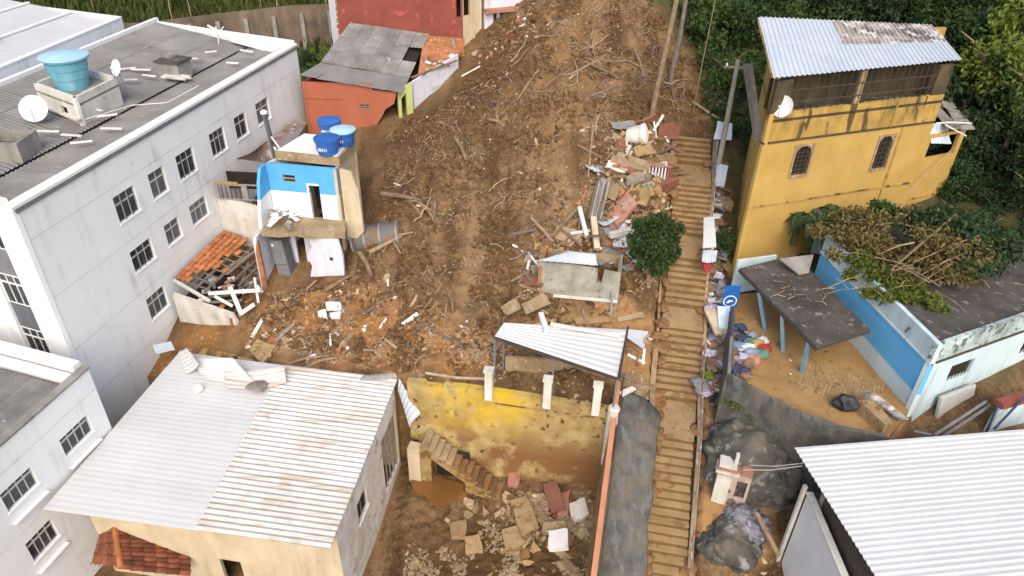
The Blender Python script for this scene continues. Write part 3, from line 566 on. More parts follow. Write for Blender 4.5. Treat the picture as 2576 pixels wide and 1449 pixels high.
# ---------------------------------------------------------------- white building at the lower left
lc = onz(222, 928, 9); az = rad(13); u_ = Vector((math.sin(az), math.cos(az), 0))
L0 = (lc.x - u_.x * 12, lc.y - u_.y * 12); L1 = (lc.x, lc.y); bk = onz(0, 870, 9); L2 = (lc.x + (bk.x - lc.x) * 3, lc.y + (bk.y - lc.y) * 3); L3 = (L2[0] - u_.x * 12, L2[1] - u_.y * 12)
lb = thing('white_building', 'white building at the lower left corner with grey corrugated roof behind a parapet', 'building', (lc.x - 3, lc.y - 4, 0))
wo = []
for q4 in [((145, 1108), (220, 1045), (235, 1080), (172, 1150)), ((0, 1240), (80, 1175), (98, 1218), (20, 1290)), ((65, 1370), (130, 1300), (146, 1345), (90, 1420))]: wo.append(opening(L0, L1, *q4))
wo.append((wo[2][0] - 3.6, wo[2][1] - 3.6, wo[2][2], wo[2][3]))
wall(G(), L0, L1, -.5, 9.0, .2, wo).mk('side_wall', white, lb)
for o in wo:
    window(lb, L0, L1, o, 4, .74, .08)
    b = G(); wbox(b, L0, L1, o[0] - .1, o[1] + .1, o[2] - .55, o[2] - .5, .01, .18); b.mk('ledge', white2, lb)
for a, b in ((L1, L2), (L2, L3), (L3, L0)): wall(G(), a, b, -.5, 9.0, .2).mk('outer_wall', white, lb)
for z in (8.0, 5.2): wbox(G(), L0, L1, .05, 11.95, z, z + .03, .001, .006).mk('string_course', wwash, lb)
wbox(G(), L0, L1, 0, 12.05, 9.002, 9.1, -.3, .05).mk('coping', conc, lb); wbox(G(), L1, L2, .32, axes(L1, L2)[2], 9.002, 9.3, -.35, .03).mk('coping', white2, lb)
wbox(G(), L1, L2, .32, axes(L1, L2)[2], 8.6, 8.9, -.75, -.36).mk('gutter', white2, lb)
a0 = wpt(L0, L1, .3, 8.55, -.5); a1 = wpt(L0, L1, 11.1, 8.75, -.5); a2 = wpt(L1, L2, axes(L1, L2)[2] - .4, 8.75, -.9); a3 = a2 - u_ * 10.8
corr(lb, a0, a3, a2, a1, .22, .045, fibre2, 8, 2, jit=.01)
# ---------------------------------------------------------------- white tin roofed house at the bottom
wh = thing('tin_roof_house', 'house with large white corrugated metal roof beside the muddy pit', 'house', (-11, 20, .3))
RA, RB, RC, RD = onz(108, 1281, 5.6), onz(831, 1381, 5.5), onz(1001, 955, 5.95), onz(452, 886, 5.9)
AB = RA.lerp(RB, .555); DC = RD.lerp(RC, .50)
# ribs run from the left edge to the right edge, so the sheets lie in strips along the depth
corr(wh, RA, AB, DC, RD, .21, .018, tin, 1, 1) if 0 else None
def strips(A, B, Cc, D, n, m, pitch, amp, jit, parent=wh, name='roof_sheet', skip=()):
    for k in range(n):
        a, b = A.lerp(D, k / n), A.lerp(D, (k + 1) / n); c, d = B.lerp(Cc, (k + 1) / n), B.lerp(Cc, k / n)
        if k in skip: continue
        corr(parent, a, b, c, d, pitch, amp, m, 1, 1, name, jit, solid=.015)
strips(RA, AB, DC, RD, 9, tin, .24, .008, .01)
lift = Vector((0, 0, .035))
strips(AB + lift - (AB - RA).normalized() * .15, RB + lift, RC + lift, DC + lift - (DC - RD).normalized() * .15, 9, tind, .24, .06, .012)
hx = lambda s, z: 0
pA, pB, pC, pD = [(v.x, v.y) for v in (RA.lerp(RD, .12) + Vector((.5, 0, 0)), RB.lerp(RC, .1) + Vector((-.14, 0, 0)), RC + Vector((-.12, -.4, 0)), RD + Vector((.3, -.3, 0)))]
ow = opening(pB, pC, (903, 1262), (922, 1220), (917, 1290), (898, 1320)); ow = (ow[0], ow[0] + 1.1, 3.1, 4.3)
wall(G(), pB, pC, -.3, 5.38, .16, [ow, (5.3, 7.6, 1.2, 4.6)]).mk('side_wall', mudwhite, wh)
window(wh, pB, pC, ow, 2, 1, .1, fm=steel, gm=dark)
for s in (5.75, 6.2, 6.65, 7.1): wbox(G(), pB, pC, s, s + .06, 1.2, 4.6, -.1, -.04).mk('grille_bar', tinrust, wh)
wall(G(), pA, pB, -.3, 5.35, .16, [(5.2, 6.1, .2, 2.4)]).mk('front_wall', cream, wh); wall(G(), pC, pD, -.3, 5.7, .16).mk('rear_wall', cream, wh); wall(G(), pD, pA, -.3, 5.6, .16).mk('far_wall', cream, wh)
for k in range(6):
    a = RB.lerp(RC, .02 + k * .19); b = RA.lerp(RD, .02 + k * .19); G().beam(a - Vector((.1, 0, .12)), b - Vector((-.1, 0, .12)), .08, .12).mk('purlin', steel, wh)
# a torn edge of the roof: loose sheets folded up at the back
def sheet(name, cs, m, label, cat='metal sheet', group=None, pitch=.2, amp=.03, sag=.0, jit=.04, parent=None):
    """a loose corrugated sheet, corners a b c d, ribs along a-d"""
    A, B, Cc, D = map(Vector, cs); n = (B - A).cross(D - A).normalized(); n = n if n.z > 0 else -n; W = (B - A).length; k = max(2, round(W / pitch)); vs = []; R = random.Random(int(A.x * 50 + A.y * 31)); NS = 5
    us = [(i / (4 * k), (0, .5, 1, .5)[i % 4]) for i in range(4 * k + 1)]
    for b in range(NS + 1):
        v = b / NS
        for u, h in us:
            P = (A * (1 - u) + B * u) * (1 - v) + (D * (1 - u) + Cc * u) * v
            vs.append(P + n * (h * amp - sag * math.sin(math.pi * v) * (.4 + .6 * u) + jit * mn.noise(P * 1.7)))
    c = len(us); g = G().add(vs, [(b * c + x, b * c + x + 1, (b + 1) * c + x + 1, (b + 1) * c + x) for b in range(NS) for x in range(c - 1)])
    o = g.mk(name, m, parent, solid=.012)
    return o if parent else tag(o, label, cat, group)
sheet('metal_sheet', [onz(470, 900, 6.2), onz(520, 955, 6.05), onz(640, 962, 6.05), onz(585, 900, 6.9)], tin, 'white roof sheet curled up at the torn back edge of the big white roof', pitch=.25, sag=.25)
sheet('metal_sheet', [onz(560, 935, 6.3), onz(570, 975, 6.15), onz(720, 962, 6.2), onz(715, 920, 6.5)], tind, 'muddy white roof sheet lying twisted over the back edge of the big white roof', pitch=.25, sag=.3)
sheet('metal_sheet', [onz(450, 885, 6.0), onz(470, 940, 6.0), onz(500, 915, 6.7), onz(470, 875, 6.5)], tin, 'folded corner of white metal at the upper left end of the big white roof', pitch=.3, sag=.1)
sheet('metal_sheet', [onz(385, 868, 5.4), onz(392, 890, 5.3), onz(440, 880, 5.6), onz(430, 858, 5.6)], tinblue, 'bluish corrugated sheet leaning against the white apartment wall', pitch=.18)
sheet('metal_sheet', [onz(1003, 952, 5.95), onz(1058, 1040, 4.3), onz(1030, 1075, 4.0), onz(1002, 985, 5.6)], tinblue, 'bluish bent sheet hanging off the right corner of the big white roof', pitch=.3, sag=.1)
sheet('metal_sheet', [onz(905, 958, 6.2), onz(1000, 952, 6.1), onz(990, 938, 6.5), onz(915, 945, 6.5)], fibre2, 'grey curved roof sheet behind the upper right edge of the big white roof', pitch=.3, sag=-.15)
o = blobg(onz(648, 972, 6.15), (.5, .35, .14), 4, 2, .3).mk('flat_stone', wooddk); tag(o, 'brownish flat slab resting on the big white metal roof', 'stone')
o = G().box(onz(498, 978, 6.05), (.3, .3, .2), 30).mk('brick_block', white2); tag(o, 'small white block lying alone on the big white metal roof', 'block')
# clay tiled porch below the white roof
cl = thing('tiled_porch', 'dark red clay tiled porch roof tucked under the front of the big white roof', 'porch roof', (-12, 14, 2))
def tileset(parent, A, B, Cc, D, m, tw=.25, tl=.38, seed=1, skip=None, slip=0):
    A, B, Cc, D = map(Vector, (A, B, Cc, D)); Wd = (B - A).length; Ld = (D - A).length; nu, nv = max(1, round(Wd / tw)), max(1, round(Ld / tl)); R = random.Random(seed)
    u = (B - A).normalized(); n = u.cross((D - A)).normalized(); n = n if n.z > 0 else -n
    prof = [(-.5, 0), (-.33, .05), (0, .085), (.33, .05), (.5, 0)]; g = G(); vs = []
    for y, dz in ((0, .045), (1.18, 0)):
        for lay in (0, -.02): vs += [(x * tw * 1.04, y * tl, h + dz + lay) for x, h in prof]
    c = 5; fs = [(i, i + 1, 2 * c + i + 1, 2 * c + i) for i in range(4)] + [(c + i + 1, c + i, 3 * c + i, 3 * c + i + 1) for i in range(4)] + [(c + i, c + i + 1, i + 1, i) for i in range(4)]
    me = shape(g.add(vs, fs), 'tile', m, True); me.polygons.foreach_set('use_smooth', [True] * 8 + [False] * (len(me.polygons) - 8)); cnt = 0
    for j in range(nv):
        for i in range(nu):
            f, h = (i + .5) / nu, j / nv
            if skip and skip(f, h, R): continue
            P = (A * (1 - f) + B * f) * (1 - h) + (D * (1 - f) + Cc * f) * h; v = ((D * (1 - f) + Cc * f) - (A * (1 - f) + B * f)).normalized(); uu = (u - v * u.dot(v)).normalized(); nn = uu.cross(v)
            M = Matrix(((uu.x, v.x, nn.x, P.x), (uu.y, v.y, nn.y, P.y), (uu.z, v.z, nn.z, P.z), (0, 0, 0, 1))) @ Matrix.Rotation(R.uniform(-.02, .02) - slip * R.random() ** 3, 4, 'Z') @ Matrix.Translation((0, 0, R.uniform(0, .012) + slip * .1 * R.random() ** 2))
            piece('tile', me, parent, M); cnt += 1
    return cnt
r0, r1 = onz(285, 1300, 3.3), onz(305, 1430, 3.0)
tileset(cl, onz(232, 1420, 2.3), r1, r0, onz(262, 1325, 2.7), claydk, .27, .42, 2)
tileset(cl, onz(480, 1450, 2.1), onz(310, 1335, 2.1) + Vector((2.3, 1.2, 0)), r0, r1, claydk, .27, .42, 3)
for k in range(7):
    a, b = r1.lerp(r0, k / 7), r1.lerp(r0, (k + 1.1) / 7); G().tube([a + Vector((0, 0, .06)), b + Vector((0, 0, .09))], .12, .1, 8).mk('ridge_tile', clay, cl)
G().hexa([Vector((-14.2, 12.0, -.5)), Vector((-9.8, 12.0, -.5)), Vector((-9.8, 15, -.5)), Vector((-14.2, 15, -.5))], [Vector((-14.2, 12.0, 1.7)), Vector((-9.8, 12, 1.7)), Vector((-9.8, 15, 1.7)), Vector((-14.2, 15, 1.7))]).mk('porch_wall', cream, cl)

# ---------------------------------------------------------------- stained retaining wall above the pit
ra, rb = (-4.35, 24.55), (4.62, 23.1)
rw = thing('retaining_wall', 'tall yellow stained retaining wall splashed with mud above the pit', 'retaining wall', (0, 23.9, .5))
def stainwall():
    m = mat('yellow_stained_retaining_wall', (.47, .37, .17), (.33, .23, .085), 1.3, .92, .6, 9, streak=(.17, .095, .035), amt=.55, sz_=.3, spots=(.09, .055, .028), spot_s=3.0, spot_t=.6)
    n = m.node_tree.nodes; l = m.node_tree.links; b = n['Principled BSDF']; src = b.inputs['Base Color'].links[0].from_socket
    geo = n.new('ShaderNodeNewGeometry'); sp = n.new('ShaderNodeSeparateXYZ'); l.new(geo.outputs['Position'], sp.inputs[0])
    def band(o, a, b_, c, d):
        r = n.new('ShaderNodeMapRange'); r.inputs[1].default_value = a; r.inputs[2].default_value = b_; l.new(o, r.inputs[0])
        q = n.new('ShaderNodeMapRange'); q.inputs[1].default_value = d; q.inputs[2].default_value = c; l.new(o, q.inputs[0])
        k = n.new('ShaderNodeMath'); k.operation = 'MULTIPLY'; l.new(r.outputs[0], k.inputs[0]); l.new(q.outputs[0], k.inputs[1]); return k.outputs[0]
    def mul(a, b_): k = n.new('ShaderNodeMath'); k.operation = 'MULTIPLY'; l.new(a, k.inputs[0]); l.new(b_, k.inputs[1]); return k.outputs[0]
    t = n.new('ShaderNodeTexNoise'); t.inputs['Scale'].default_value = .8; t.inputs['Detail'].default_value = 6; l.new(geo.outputs['Position'], t.inputs['Vector'])
    r = n.new('ShaderNodeMapRange'); r.inputs[1].default_value = .32; r.inputs[2].default_value = .56; l.new(t.outputs['Fac'], r.inputs[0])
    f = mul(mul(band(sp.outputs['X'], -4.2, -2.8, -.2, 1.6), band(sp.outputs['Z'], 3.0, 5.2, 6.6, 7.0)), r.outputs[0])
    x = n.new('ShaderNodeMix'); x.data_type = 'RGBA'; l.new(f, x.inputs[0]); l.new(src, x.inputs[6]); x.inputs[7].default_value = (.62, .42, .03, 1)
    t2 = n.new('ShaderNodeTexNoise'); t2.inputs['Scale'].default_value = .55; t2.inputs['Detail'].default_value = 7; l.new(geo.outputs['Position'], t2.inputs['Vector'])
    r2 = n.new('ShaderNodeMapRange'); r2.inputs[1].default_value = .42; r2.inputs[2].default_value = .51; l.new(t2.outputs['Fac'], r2.inputs[0])
    f2 = mul(band(sp.outputs['Z'], -2, -1, 2.6, 5.0), r2.outputs[0])
    x2 = n.new('ShaderNodeMix'); x2.data_type = 'RGBA'; l.new(f2, x2.inputs[0]); l.new(x.outputs[2], x2.inputs[6]); x2.inputs[7].default_value = (.21, .105, .04, 1)
    l.new(x2.outputs[2], b.inputs['Base Color']); return m
swm = stainwall()
g = ragwall(G(), ra, rb, [(-.3, -.5), (9.2, -.5), (9.25, 6.1), (8.2, 6.12), (6.4, 6.16), (5, 6.2), (3.6, 6.22), (2.3, 6.2), (1.4, 6.16), (1.3, 6.02), (.6, 6.0), (.5, 6.15), (-.3, 6.1)], .35); g.mk('wall_face', swm, rw)
wbox(G(), ra, rb, 3.75, 8.7, 5.55, 5.62, .003, .05).mk('ledge', mudpale, rw)
for px, py, h in ((1232, 963, 1.35), (1378, 990, 1.3), (1500, 1020, 1.35)):
    P = onw(px, py, ra, rb); s = sz(px, py, ra, rb)[0]; g = G(); wbox(g, ra, rb, s - .17, s + .17, 5.95, 6.2 + h, .004, .3); o = g.mk('column', wwash, rw)
    g = G(); wbox(g, ra, rb, s - .23, s + .2, 6.2 + h, 6.2 + h + .12, -.04, .34); g.mk('capital', wwash, o)
P = wpt(ra, rb, 9.05, 0, .35); G().lathe((P.x, P.y, 3.2), [(.26, 0), (.27, 3.4), (.2, 3.5)], 12).mk('round_pier', wwash, rw)
tag(G().tube([onz(1070, 938, 6.5), onz(1150, 950, 6.45), onz(1228, 953, 6.5)], .07, n=6).mk('fallen_pipe', chunkp), 'pale pipe lying along the top edge of the yellow stained retaining wall', 'pipe')
# broken stairs, opening and puddle in the pit
ps = thing('broken_stair', 'narrow mud covered stair slanting down the foot of the yellow retaining wall', 'stair', (-2.6, 23.6, .5))
sa, sb = (-4.1, 23.45), (-.5, 22.7)
for k in range(13):
    f = k / 12; s = .3 + f * 3.4; z = 3.4 - f * 2.7; g = G(); wbox(g, sa, sb, s - .16, s + .17, z - .16, z, -.95, .02); g.mk('step', chunkb if k > 4 else concm, ps)
g = ragwall(G(), sa, sb, [(.1, .2), (1.05, .2), (1.05, 2.35), (3.85, .35), (3.85, .25), (4.1, .45), (.2, 3.45), (.1, 3.4)], .14); 
ragwall(G(), sa, sb, [(.05, .2), (.55, .2), (.55, 2.5), (2.2, 1.3), (2.2, .3), (3.9, .2), (3.9, .55), (.35, 3.2), (.05, 3.2)], .14).mk('stringer_wall', mudpale, ps)
wbox(G(), sa, sb, .56, 2.19, .15, 2.4, -.9, -.8).mk('dark_recess', dark, ps)
wbox(G(), sa, sb, -.55, .04, .2, 3.0, -.4, .1).mk('pier', cream, ps)
pd = [onz(x, y, .95) for x, y in [(1032, 1195), (1060, 1180), (1120, 1205), (1172, 1215), (1168, 1245), (1120, 1262), (1070, 1250), (1035, 1225)]]
g = G(); 
cen = sum((p for p in pd), Vector()) / len(pd); zmax = max(hz(p.x, p.y) for p in pd + [cen]) - .02
pd = [Vector((p.x, p.y, .9)) for p in pd]; cen = sum(pd, Vector()) / len(pd)
pd = [cen + (pd[i // 4].lerp(pd[(i // 4 + 1) % len(pd)], (i % 4) / 4) - cen) * (1 + .25 * mn.noise(Vector((i * .9, 3, 1)))) for i in range(4 * len(pd))]
o = G().prism([(p.x, p.y) for p in pd], .3, .93).mk('puddle', mudw); o['kind'] = 'structure'

# ---------------------------------------------------------------- grey embankment and orange coping between pit and stairs
em = thing('coping_wall', 'long side wall of the pit topped by a thin orange strip', 'wall', (5, 19, 0))
t0, t1 = onz(1556, 958, 6.9), onz(1500, 1400, 4.35); d_ = (t1 - t0); t2 = t0 + d_ * 1.35
g = G(); a, b = t0, t2; u = Vector((0.16, .01, 0))
lowL = lambda p, z, k: Vector((p.x - k, p.y, z))
g.hexa([lowL(b, -.6, .45), Vector((b.x + .12, b.y, -.6)), Vector((a.x + .12, a.y, -.6)), lowL(a, -.6, .45)], [lowL(b, b.z - .12, .08), Vector((b.x + .12, b.y, b.z - .12)), Vector((a.x + .12, a.y, a.z - .12)), lowL(a, a.z - .12, .08)]); g.mk('wall_body', mudpale, em)
G().beam(a - Vector((0, 0, .056)), b - Vector((0, 0, .056)), .22, .12).mk('coping', stripeg, em)
G().tube([a + Vector((.25, .2, .25)), b + Vector((.22, 0, .2))], .03, n=6).mk('pipe', iron, em)
q = [onz(1572, 1012, 5.6), onz(1622, 1052, 5.15), onz(1604, 1400, 3.0), onz(1520, 1400, 2.9)]
q[2] = q[1] + (q[2] - q[1]) * 1.35; q[3] = q[0] + (q[3] - q[0]) * 1.35
eb = thing('concrete_embankment', 'dark weathered concrete slope between the orange strip wall and the stairs', 'embankment', (5.6, 19, 0))
N = 60; M7 = 17; vs = []; 
for i in range(N + 1):
    a = q[0].lerp(q[3], i / N); b = q[1].lerp(q[2], i / N)
    for j in range(M7):
        f = j / (M7 - 1); p = a.lerp(b, f); e = .35 * max(0, 1 - i / 9) ** 2; vs.append((p.x + .05 * mn.noise(p * .9), p.y, p.z + .16 * math.sin(f * math.pi) - e + .05 * mn.noise(p * 1.1) + .02 * mn.noise(p * 4)))
fs = [(i * M7 + j, i * M7 + j + 1, (i + 1) * M7 + j + 1, (i + 1) * M7 + j) for i in range(N) for j in range(M7 - 1)]
G().add(vs, fs).mk('slope_face', concd, eb, smooth=True, solid=.9)
# ---------------------------------------------------------------- white tin shelter above the wall
sh = thing('tin_shelter', 'open shelter with white tin roof standing above the yellow retaining wall', 'shelter', (2, 25, 6))
S0, S1, S2, S3 = onz(1245, 846, 8.45), onz(1553, 949, 8.35), onz(1576, 830, 8.7), onz(1268, 812, 8.8)
strips(S0, S1, S2, S3, 4, tin, .2, .035, .01, parent=sh)
for a, b, n_ in ((S0, S1, 'edge_beam'), (S1, S2, 'edge_beam'), (S0, S3, 'edge_beam')): G().beam(a - Vector((0, 0, .09)), b - Vector((0, 0, .09)), .08, .12).mk(n_, iron, sh)
for P in (S0, S0.lerp(S1, .5), S1, S2, S3):
    G().tube([Vector((P.x, P.y, hz(P.x, P.y) - .3)), P - Vector((0, 0, .1))], .05, n=6).mk('post', steel, sh)
wb = [(S3.x + .1, S3.y - .1), (S2.x - .2, S2.y - .1)]
wall(G(), wb[0], wb[1], 5.6, 6.9, .15).mk('back_wall', concm, sh)
tag(G().tube([onz(1557, 952, 8.5), onz(1580, 822, 8.75)], .05, n=6).mk('black_pipe', iron), 'thin black pipe along the right edge of the white shelter roof', 'pipe')
sheet('metal_sheet', [onz(1578, 850, 6.9), onz(1640, 893, 6.2), onz(1645, 835, 6.6), onz(1582, 828, 7.2)], tinblue, 'pale grey sheet lying between the white shelter roof and the stairs', pitch=.5, amp=.01, sag=.1)
tag(G().beam(onz(1360, 790, 8.95), onz(1375, 832, 8.9), .22, .22).mk('white_pipe', whitewood), 'short white pipe lying across the back edge of the white shelter roof', 'pipe')
tag(G().beam(onz(1385, 815, 8.95), onz(1560, 845, 8.85), .14, .1).mk('white_beam', whitewood), 'white beam lying along the back of the white shelter roof', 'beam')

# ---------------------------------------------------------------- small roofless hut beside the slide
ha, hb = onz(1352, 735, 7.7), onz(1552, 762, 7.5)
hut = thing('small_hut', 'small roofless grey plastered hut at the edge of the mudslide', 'hut', (3.2, 29.5, 7.4)); pa, pb = (ha.x, ha.y), (hb.x, hb.y); Lh = axes(pa, pb)[2]
hz0 = sz(1358, 655, pa, pb)[1]; hz1 = sz(1552, 690, pa, pb)[1]
ragwall(G(), pa, pb, [(-.02, 7.0), (Lh, 7.0), (Lh, hz1 + .02), (Lh * .8, hz1 + .12), (Lh * .78, hz1 - .6), (Lh * .73, hz1 - .6), (Lh * .72, hz1 + .15), (Lh * .3, hz0 - .12), (0, hz0)], .16).mk('front_wall', hutm, hut)
bd = Vector((.35, 2.0, 0)); pc, pd_ = (hb.x + bd.x, hb.y + bd.y), (ha.x + bd.x, ha.y + bd.y)
wall(G(), pb, pc, 7.0, hz1 - .1, .16).mk('side_wall', concm, hut); wall(G(), pc, pd_, 7.0, hz0 - .5, .16).mk('rear_wall', concm, hut); wall(G(), pd_, pa, 7.0, hz0 - .3, .16).mk('side_wall', brick, hut)
wbox(G(), pa, pb, .8, Lh, 7.62, 7.72, .05, .2).mk('sill_beam', wwash, hut)
sheet('metal_sheet', [onz(1352, 655, 9.75), onz(1505, 668, 9.35), onz(1500, 640, 9.8), onz(1430, 632, 9.95)], tinblue, 'bent bluish metal sheet lying on top of the small roofless hut', pitch=.35, sag=.12, amp=.05)
tag(G().tube([Vector((hb.x, hb.y - .12, 7.2)), onz(1565, 640, 9.9)], .05, n=6).mk('steel_post', steel), 'leaning grey steel post at the right corner of the small roofless hut', 'post')
tag(G().beam(onz(1535, 800, 6.9), onz(1545, 690, 9.0), .1, .08).mk('steel_post', steel), 'upright steel post in front of the small roofless hut', 'post')

# ---------------------------------------------------------------- blue room house torn open by the slide
bh = thing('torn_blue_house', 'torn open two storey house with blue walled upper room and flat white roof', 'house', (-10.8, 33, 6.3))
ub, uc = (-12.75, 33.75), (-9.05, 33.3); Lu = axes(ub, uc)[2]
od = opening(ub, uc, (776, 460), (802, 472), (813, 540), (787, 540)); ow_ = opening(ub, uc, (710, 437), (742, 443), (745, 462), (712, 456))
od = (od[0], od[1], 9.5, od[3]); g = wall(G(), ub, uc, 9.5, 10.95, .16, [od]); g.mk('upper_wall_lower_band', white2, bh)
wall(G(), ub, uc, 10.953, 12.45, .16, [(od[0], od[1], 10.953, od[3]), ow_]).mk('upper_wall_blue_band', bluew, bh)
dg = G(); wbox(dg, ub, uc, od[0] - .1, od[0], 9.5, od[3] + .08, .002, .06); wbox(dg, ub, uc, od[0], od[1], od[3], od[3] + .08, .002, .06); dg.mk('door_frame', white2, bh)
window(bh, ub, uc, ow_, 1, .5, .05, fm=conc, gm=dark, sill=False)
ul = (-12.95, 31.95)
ragwall(G(), ul, ub, [(0.2, 9.5), (1.78, 9.5), (1.78, 10.95), (.6, 10.95), (.35, 10.2)], .16).mk('left_wall', white2, bh)
ragwall(G(), ul, ub, [(.6, 10.953), (1.78, 10.953), (1.78, 12.42), (1.25, 12.42), (.85, 11.8)], .16).mk('left_wall_blue_band', bluew, bh)
ragwall(G(), uc, (-8.75, 36.0), [(0, 6.5), (2.7, 7.5), (2.7, 12.4), (0, 12.4)], .16).mk('right_wall', cream, bh)
wall(G(), (-11.2, 36.75), (-12.75, 34.0), 6, 12.4, .16).mk('far_wall', wwash, bh); wall(G(), (-8.6, 36.2), (-11.3, 36.8), 7, 12.4, .16).mk('rear_wall', cream, bh)
ps_ = [onz(690, 377, 13.0), onz(852, 394, 13.0), onz(897, 346, 13.0), onz(764, 333, 13.0)]
G().prism([(p.x, p.y) for p in ps_], 12.47, 12.95).mk('roof_slab', concm, bh)
c_ = sum(ps_, Vector()) / 4; G().prism([((c_ + (p - c_) * .93).x, (c_ + (p - c_) * .93).y) for p in ps_], 12.953, 12.985).mk('roof_paint', white2, bh)
wbox(G(), ub, uc, -.1, 2.0, 12.5, 12.9, .6, .66).mk('fascia', conc, bh) if 0 else None
fl = [(-12.95, 31.9), (-12.0, 31.75), (-11.2, 31.95), (-10.4, 31.7), (-9.4, 31.9), (-8.6, 31.85), (-8.9, 33.5), (-12.8, 33.9)]
G().prism(fl, 9.26, 9.48).mk('floor_slab', concm, bh)
la, lb_ = (-13.0, 33.3), (-10.3, 33.0)
odl = (1.35, 1.85, 6.2, 8.75)
wall(G(), la, lb_, 5.8, 9.25, .15, [odl, (.62, 1.1, 8.35, 8.75)]).mk('lower_back_wall', lilac, bh)
ragwall(G(), (-13.15, 31.45), la, [(0, 5.8), (1.85, 5.8), (1.85, 9.25), (.25, 9.25), (.1, 8.9)], .15).mk('lower_left_wall', lilac, bh)
ragwall(G(), (-10.9, 32.1), (-8.85, 31.75), [(.05, 6.5), (.35, 6.3), (2.05, 6.9), (2.1, 8.2), (1.95, 9.2), (.3, 9.2), (.45, 8.6), (.1, 8.0), (.3, 7.4)], .15).mk('broken_wall', lilac, bh)
wbox(G(), (-10.9, 32.1), (-8.85, 31.75), 1.35, 1.55, 7.9, 8.1, -.02, .004).mk('wall_socket', iron, bh)
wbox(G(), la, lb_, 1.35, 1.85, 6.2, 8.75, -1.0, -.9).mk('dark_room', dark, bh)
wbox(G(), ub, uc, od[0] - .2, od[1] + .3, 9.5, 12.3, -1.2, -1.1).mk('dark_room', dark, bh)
ragwall(G(), (-13.2, 31.4), (-12.95, 31.4), [(0, 5.8), (.25, 5.8), (.22, 9.2), (.1, 9.0), (0, 8.4)], .2).mk('brick_edge', brick, bh)
ragwall(G(), (-8.9, 33.35), (-7.9, 33.2), [(0, 8.3), (.5, 8.4), (.95, 8.9), (.9, 11.3), (.6, 12.3), (0, 12.4)], .2).mk('broken_side_wall', cream, bh)
fr = thing('cabinet', 'dark grey tall cabinet tilted inside the lower room of the torn house', 'cabinet', (-12.2, 32.7, 6.5))
M_ = Matrix.Translation((-12.15, 32.65, 6.45)) @ Matrix.Rotation(rad(-12), 4, 'Z') @ Matrix.Rotation(rad(-6), 4, 'Y')
def tbox(c, s, M): g = G().box(c, s); g.v = [tuple(M @ Vector(v)) for v in g.v]; return g
tbox((0, 0, 1.15), (.75, .65, 2.3), M_).mk('cabinet_body', fridge, fr); tbox((0, -.345, 1.55), (.7, .03, 1.4), M_).mk('door', steel, fr); tbox((0, -.345, .42), (.7, .03, .75), M_).mk('door', steel, fr); tbox((-.22, -.365, 2.0), (.12, .01, .14), M_).mk('paper_note', white2, fr)
def tank(P, r, h, label, lidm=None, bodym=None, band=True):
    t = thing('water_tank', label, 'water tank', P, 'rooftop water tanks')
    G().lathe(P, [(r * .8, 0), (r * .86, h * .3), (r * .9, h * .32), (r * .96, h * .85), (r * 1.03, h * .87), (r * 1.03, h)], 24).mk('tank_body', bodym or tankb, t)
    P2 = Vector(P) + Vector((0, 0, h + .003)); G().lathe(P2, [(r * 1.07, 0), (r * 1.07, .06), (r * .8, .1), (r * .45, .16), (r * .12, .17)], 24).mk('tank_lid', lidm or tankb, t)
    if band:
        for k in (-2, -1, 0, 1, 2):
            a = rad(-100 + k * 9); q = Vector(P) + Vector((math.cos(a) * r * .96, math.sin(a) * r * .96, h * .5)); G().box(q, (.14, .03, .13), 90 - math.degrees(a) - 90 + 0).mk('white_mark', white2, t)
zt = 12.99
tank(onz(826, 384, zt), .62, .75, 'blue lidded water tank nearest the front edge of the white flat roof')
tank(onz(866, 362, zt), .62, .75, 'blue water tank with pale bluish lid at the right of the white flat roof', lidm=tankl)
tank(onz(836, 331, zt) - Vector((0, .4, 0)), .6, .75, 'blue water tank at the back of the white flat roof against the orange wall')
R = random.Random(11)
for k in range(26):
    s = R.uniform(.1, 1.5); o_ = R.uniform(.15, 1.6); P = wpt(ub, uc, s, 9.6 + .55 * math.exp(-((s - .7) ** 2 + (o_ - .9) ** 2) * 1.6) + R.uniform(0, .12), o_)
    o = G().box(P, (R.uniform(.18, .55), R.uniform(.12, .35), R.uniform(.03, .1)), R.uniform(0, 180), (R.uniform(-35, 35), R.uniform(-35, 35))).mk('plaster_fragment', white2 if k % 4 else conc); tag(o, 'white broken plaster fragment heaped on the floor of the blue room', 'plaster fragment', 'plaster fragments in the blue room')

# lean-to, balcony and white boundary wall between the blue house and the apartment block
ln = thing('lean_to', 'dark lean-to shed with rusted tin roof between apartment block and blue room', 'shed', (-14.5, 37, 7))
corr(ln, onz(592, 400, 10.7), onz(688, 412, 10.3), onz(690, 340, 12.2) + Vector((-.6, .4, -.5)), onz(632, 385, 11.6), .2, .03, tinrust, 4, 1, jit=.02)
corr(ln, onz(650, 372, 11.2), onz(690, 372, 11.4), onz(770, 310, 10.9), onz(745, 298, 10.9), .2, .03, tinrust, 1, 3, jit=.02)
ga, gb = onz(548, 503, 9.5), onz(672, 505, 9.6); ga = (ga.x, ga.y); gb = (gb.x, gb.y); Lg = axes(ga, gb)[2]
wall(G(), ga, gb, 9.55, 10.5, .1, [(0.15, 1.45, 9.6, 10.4), (1.75, Lg - .15, 9.6, 10.45)]).mk('front_frame', conc, ln)
for k in range(5): wbox(G(), ga, gb, .3 + k * .25, .34 + k * .25, 9.6, 10.4, -.06, -.02).mk('bar', iron, ln)
wbox(G(), ga, gb, .05, Lg, 9.5, 10.5, -1.6, -1.5).mk('dark_back', dark, ln); wbox(G(), ga, gb, .02, 1.3, 10.52, 10.62, -.06, .06).mk('yellow_lintel', yelc, ln)
wa, wbb = (-16.45, 35.45), (-13.2, 34.3)
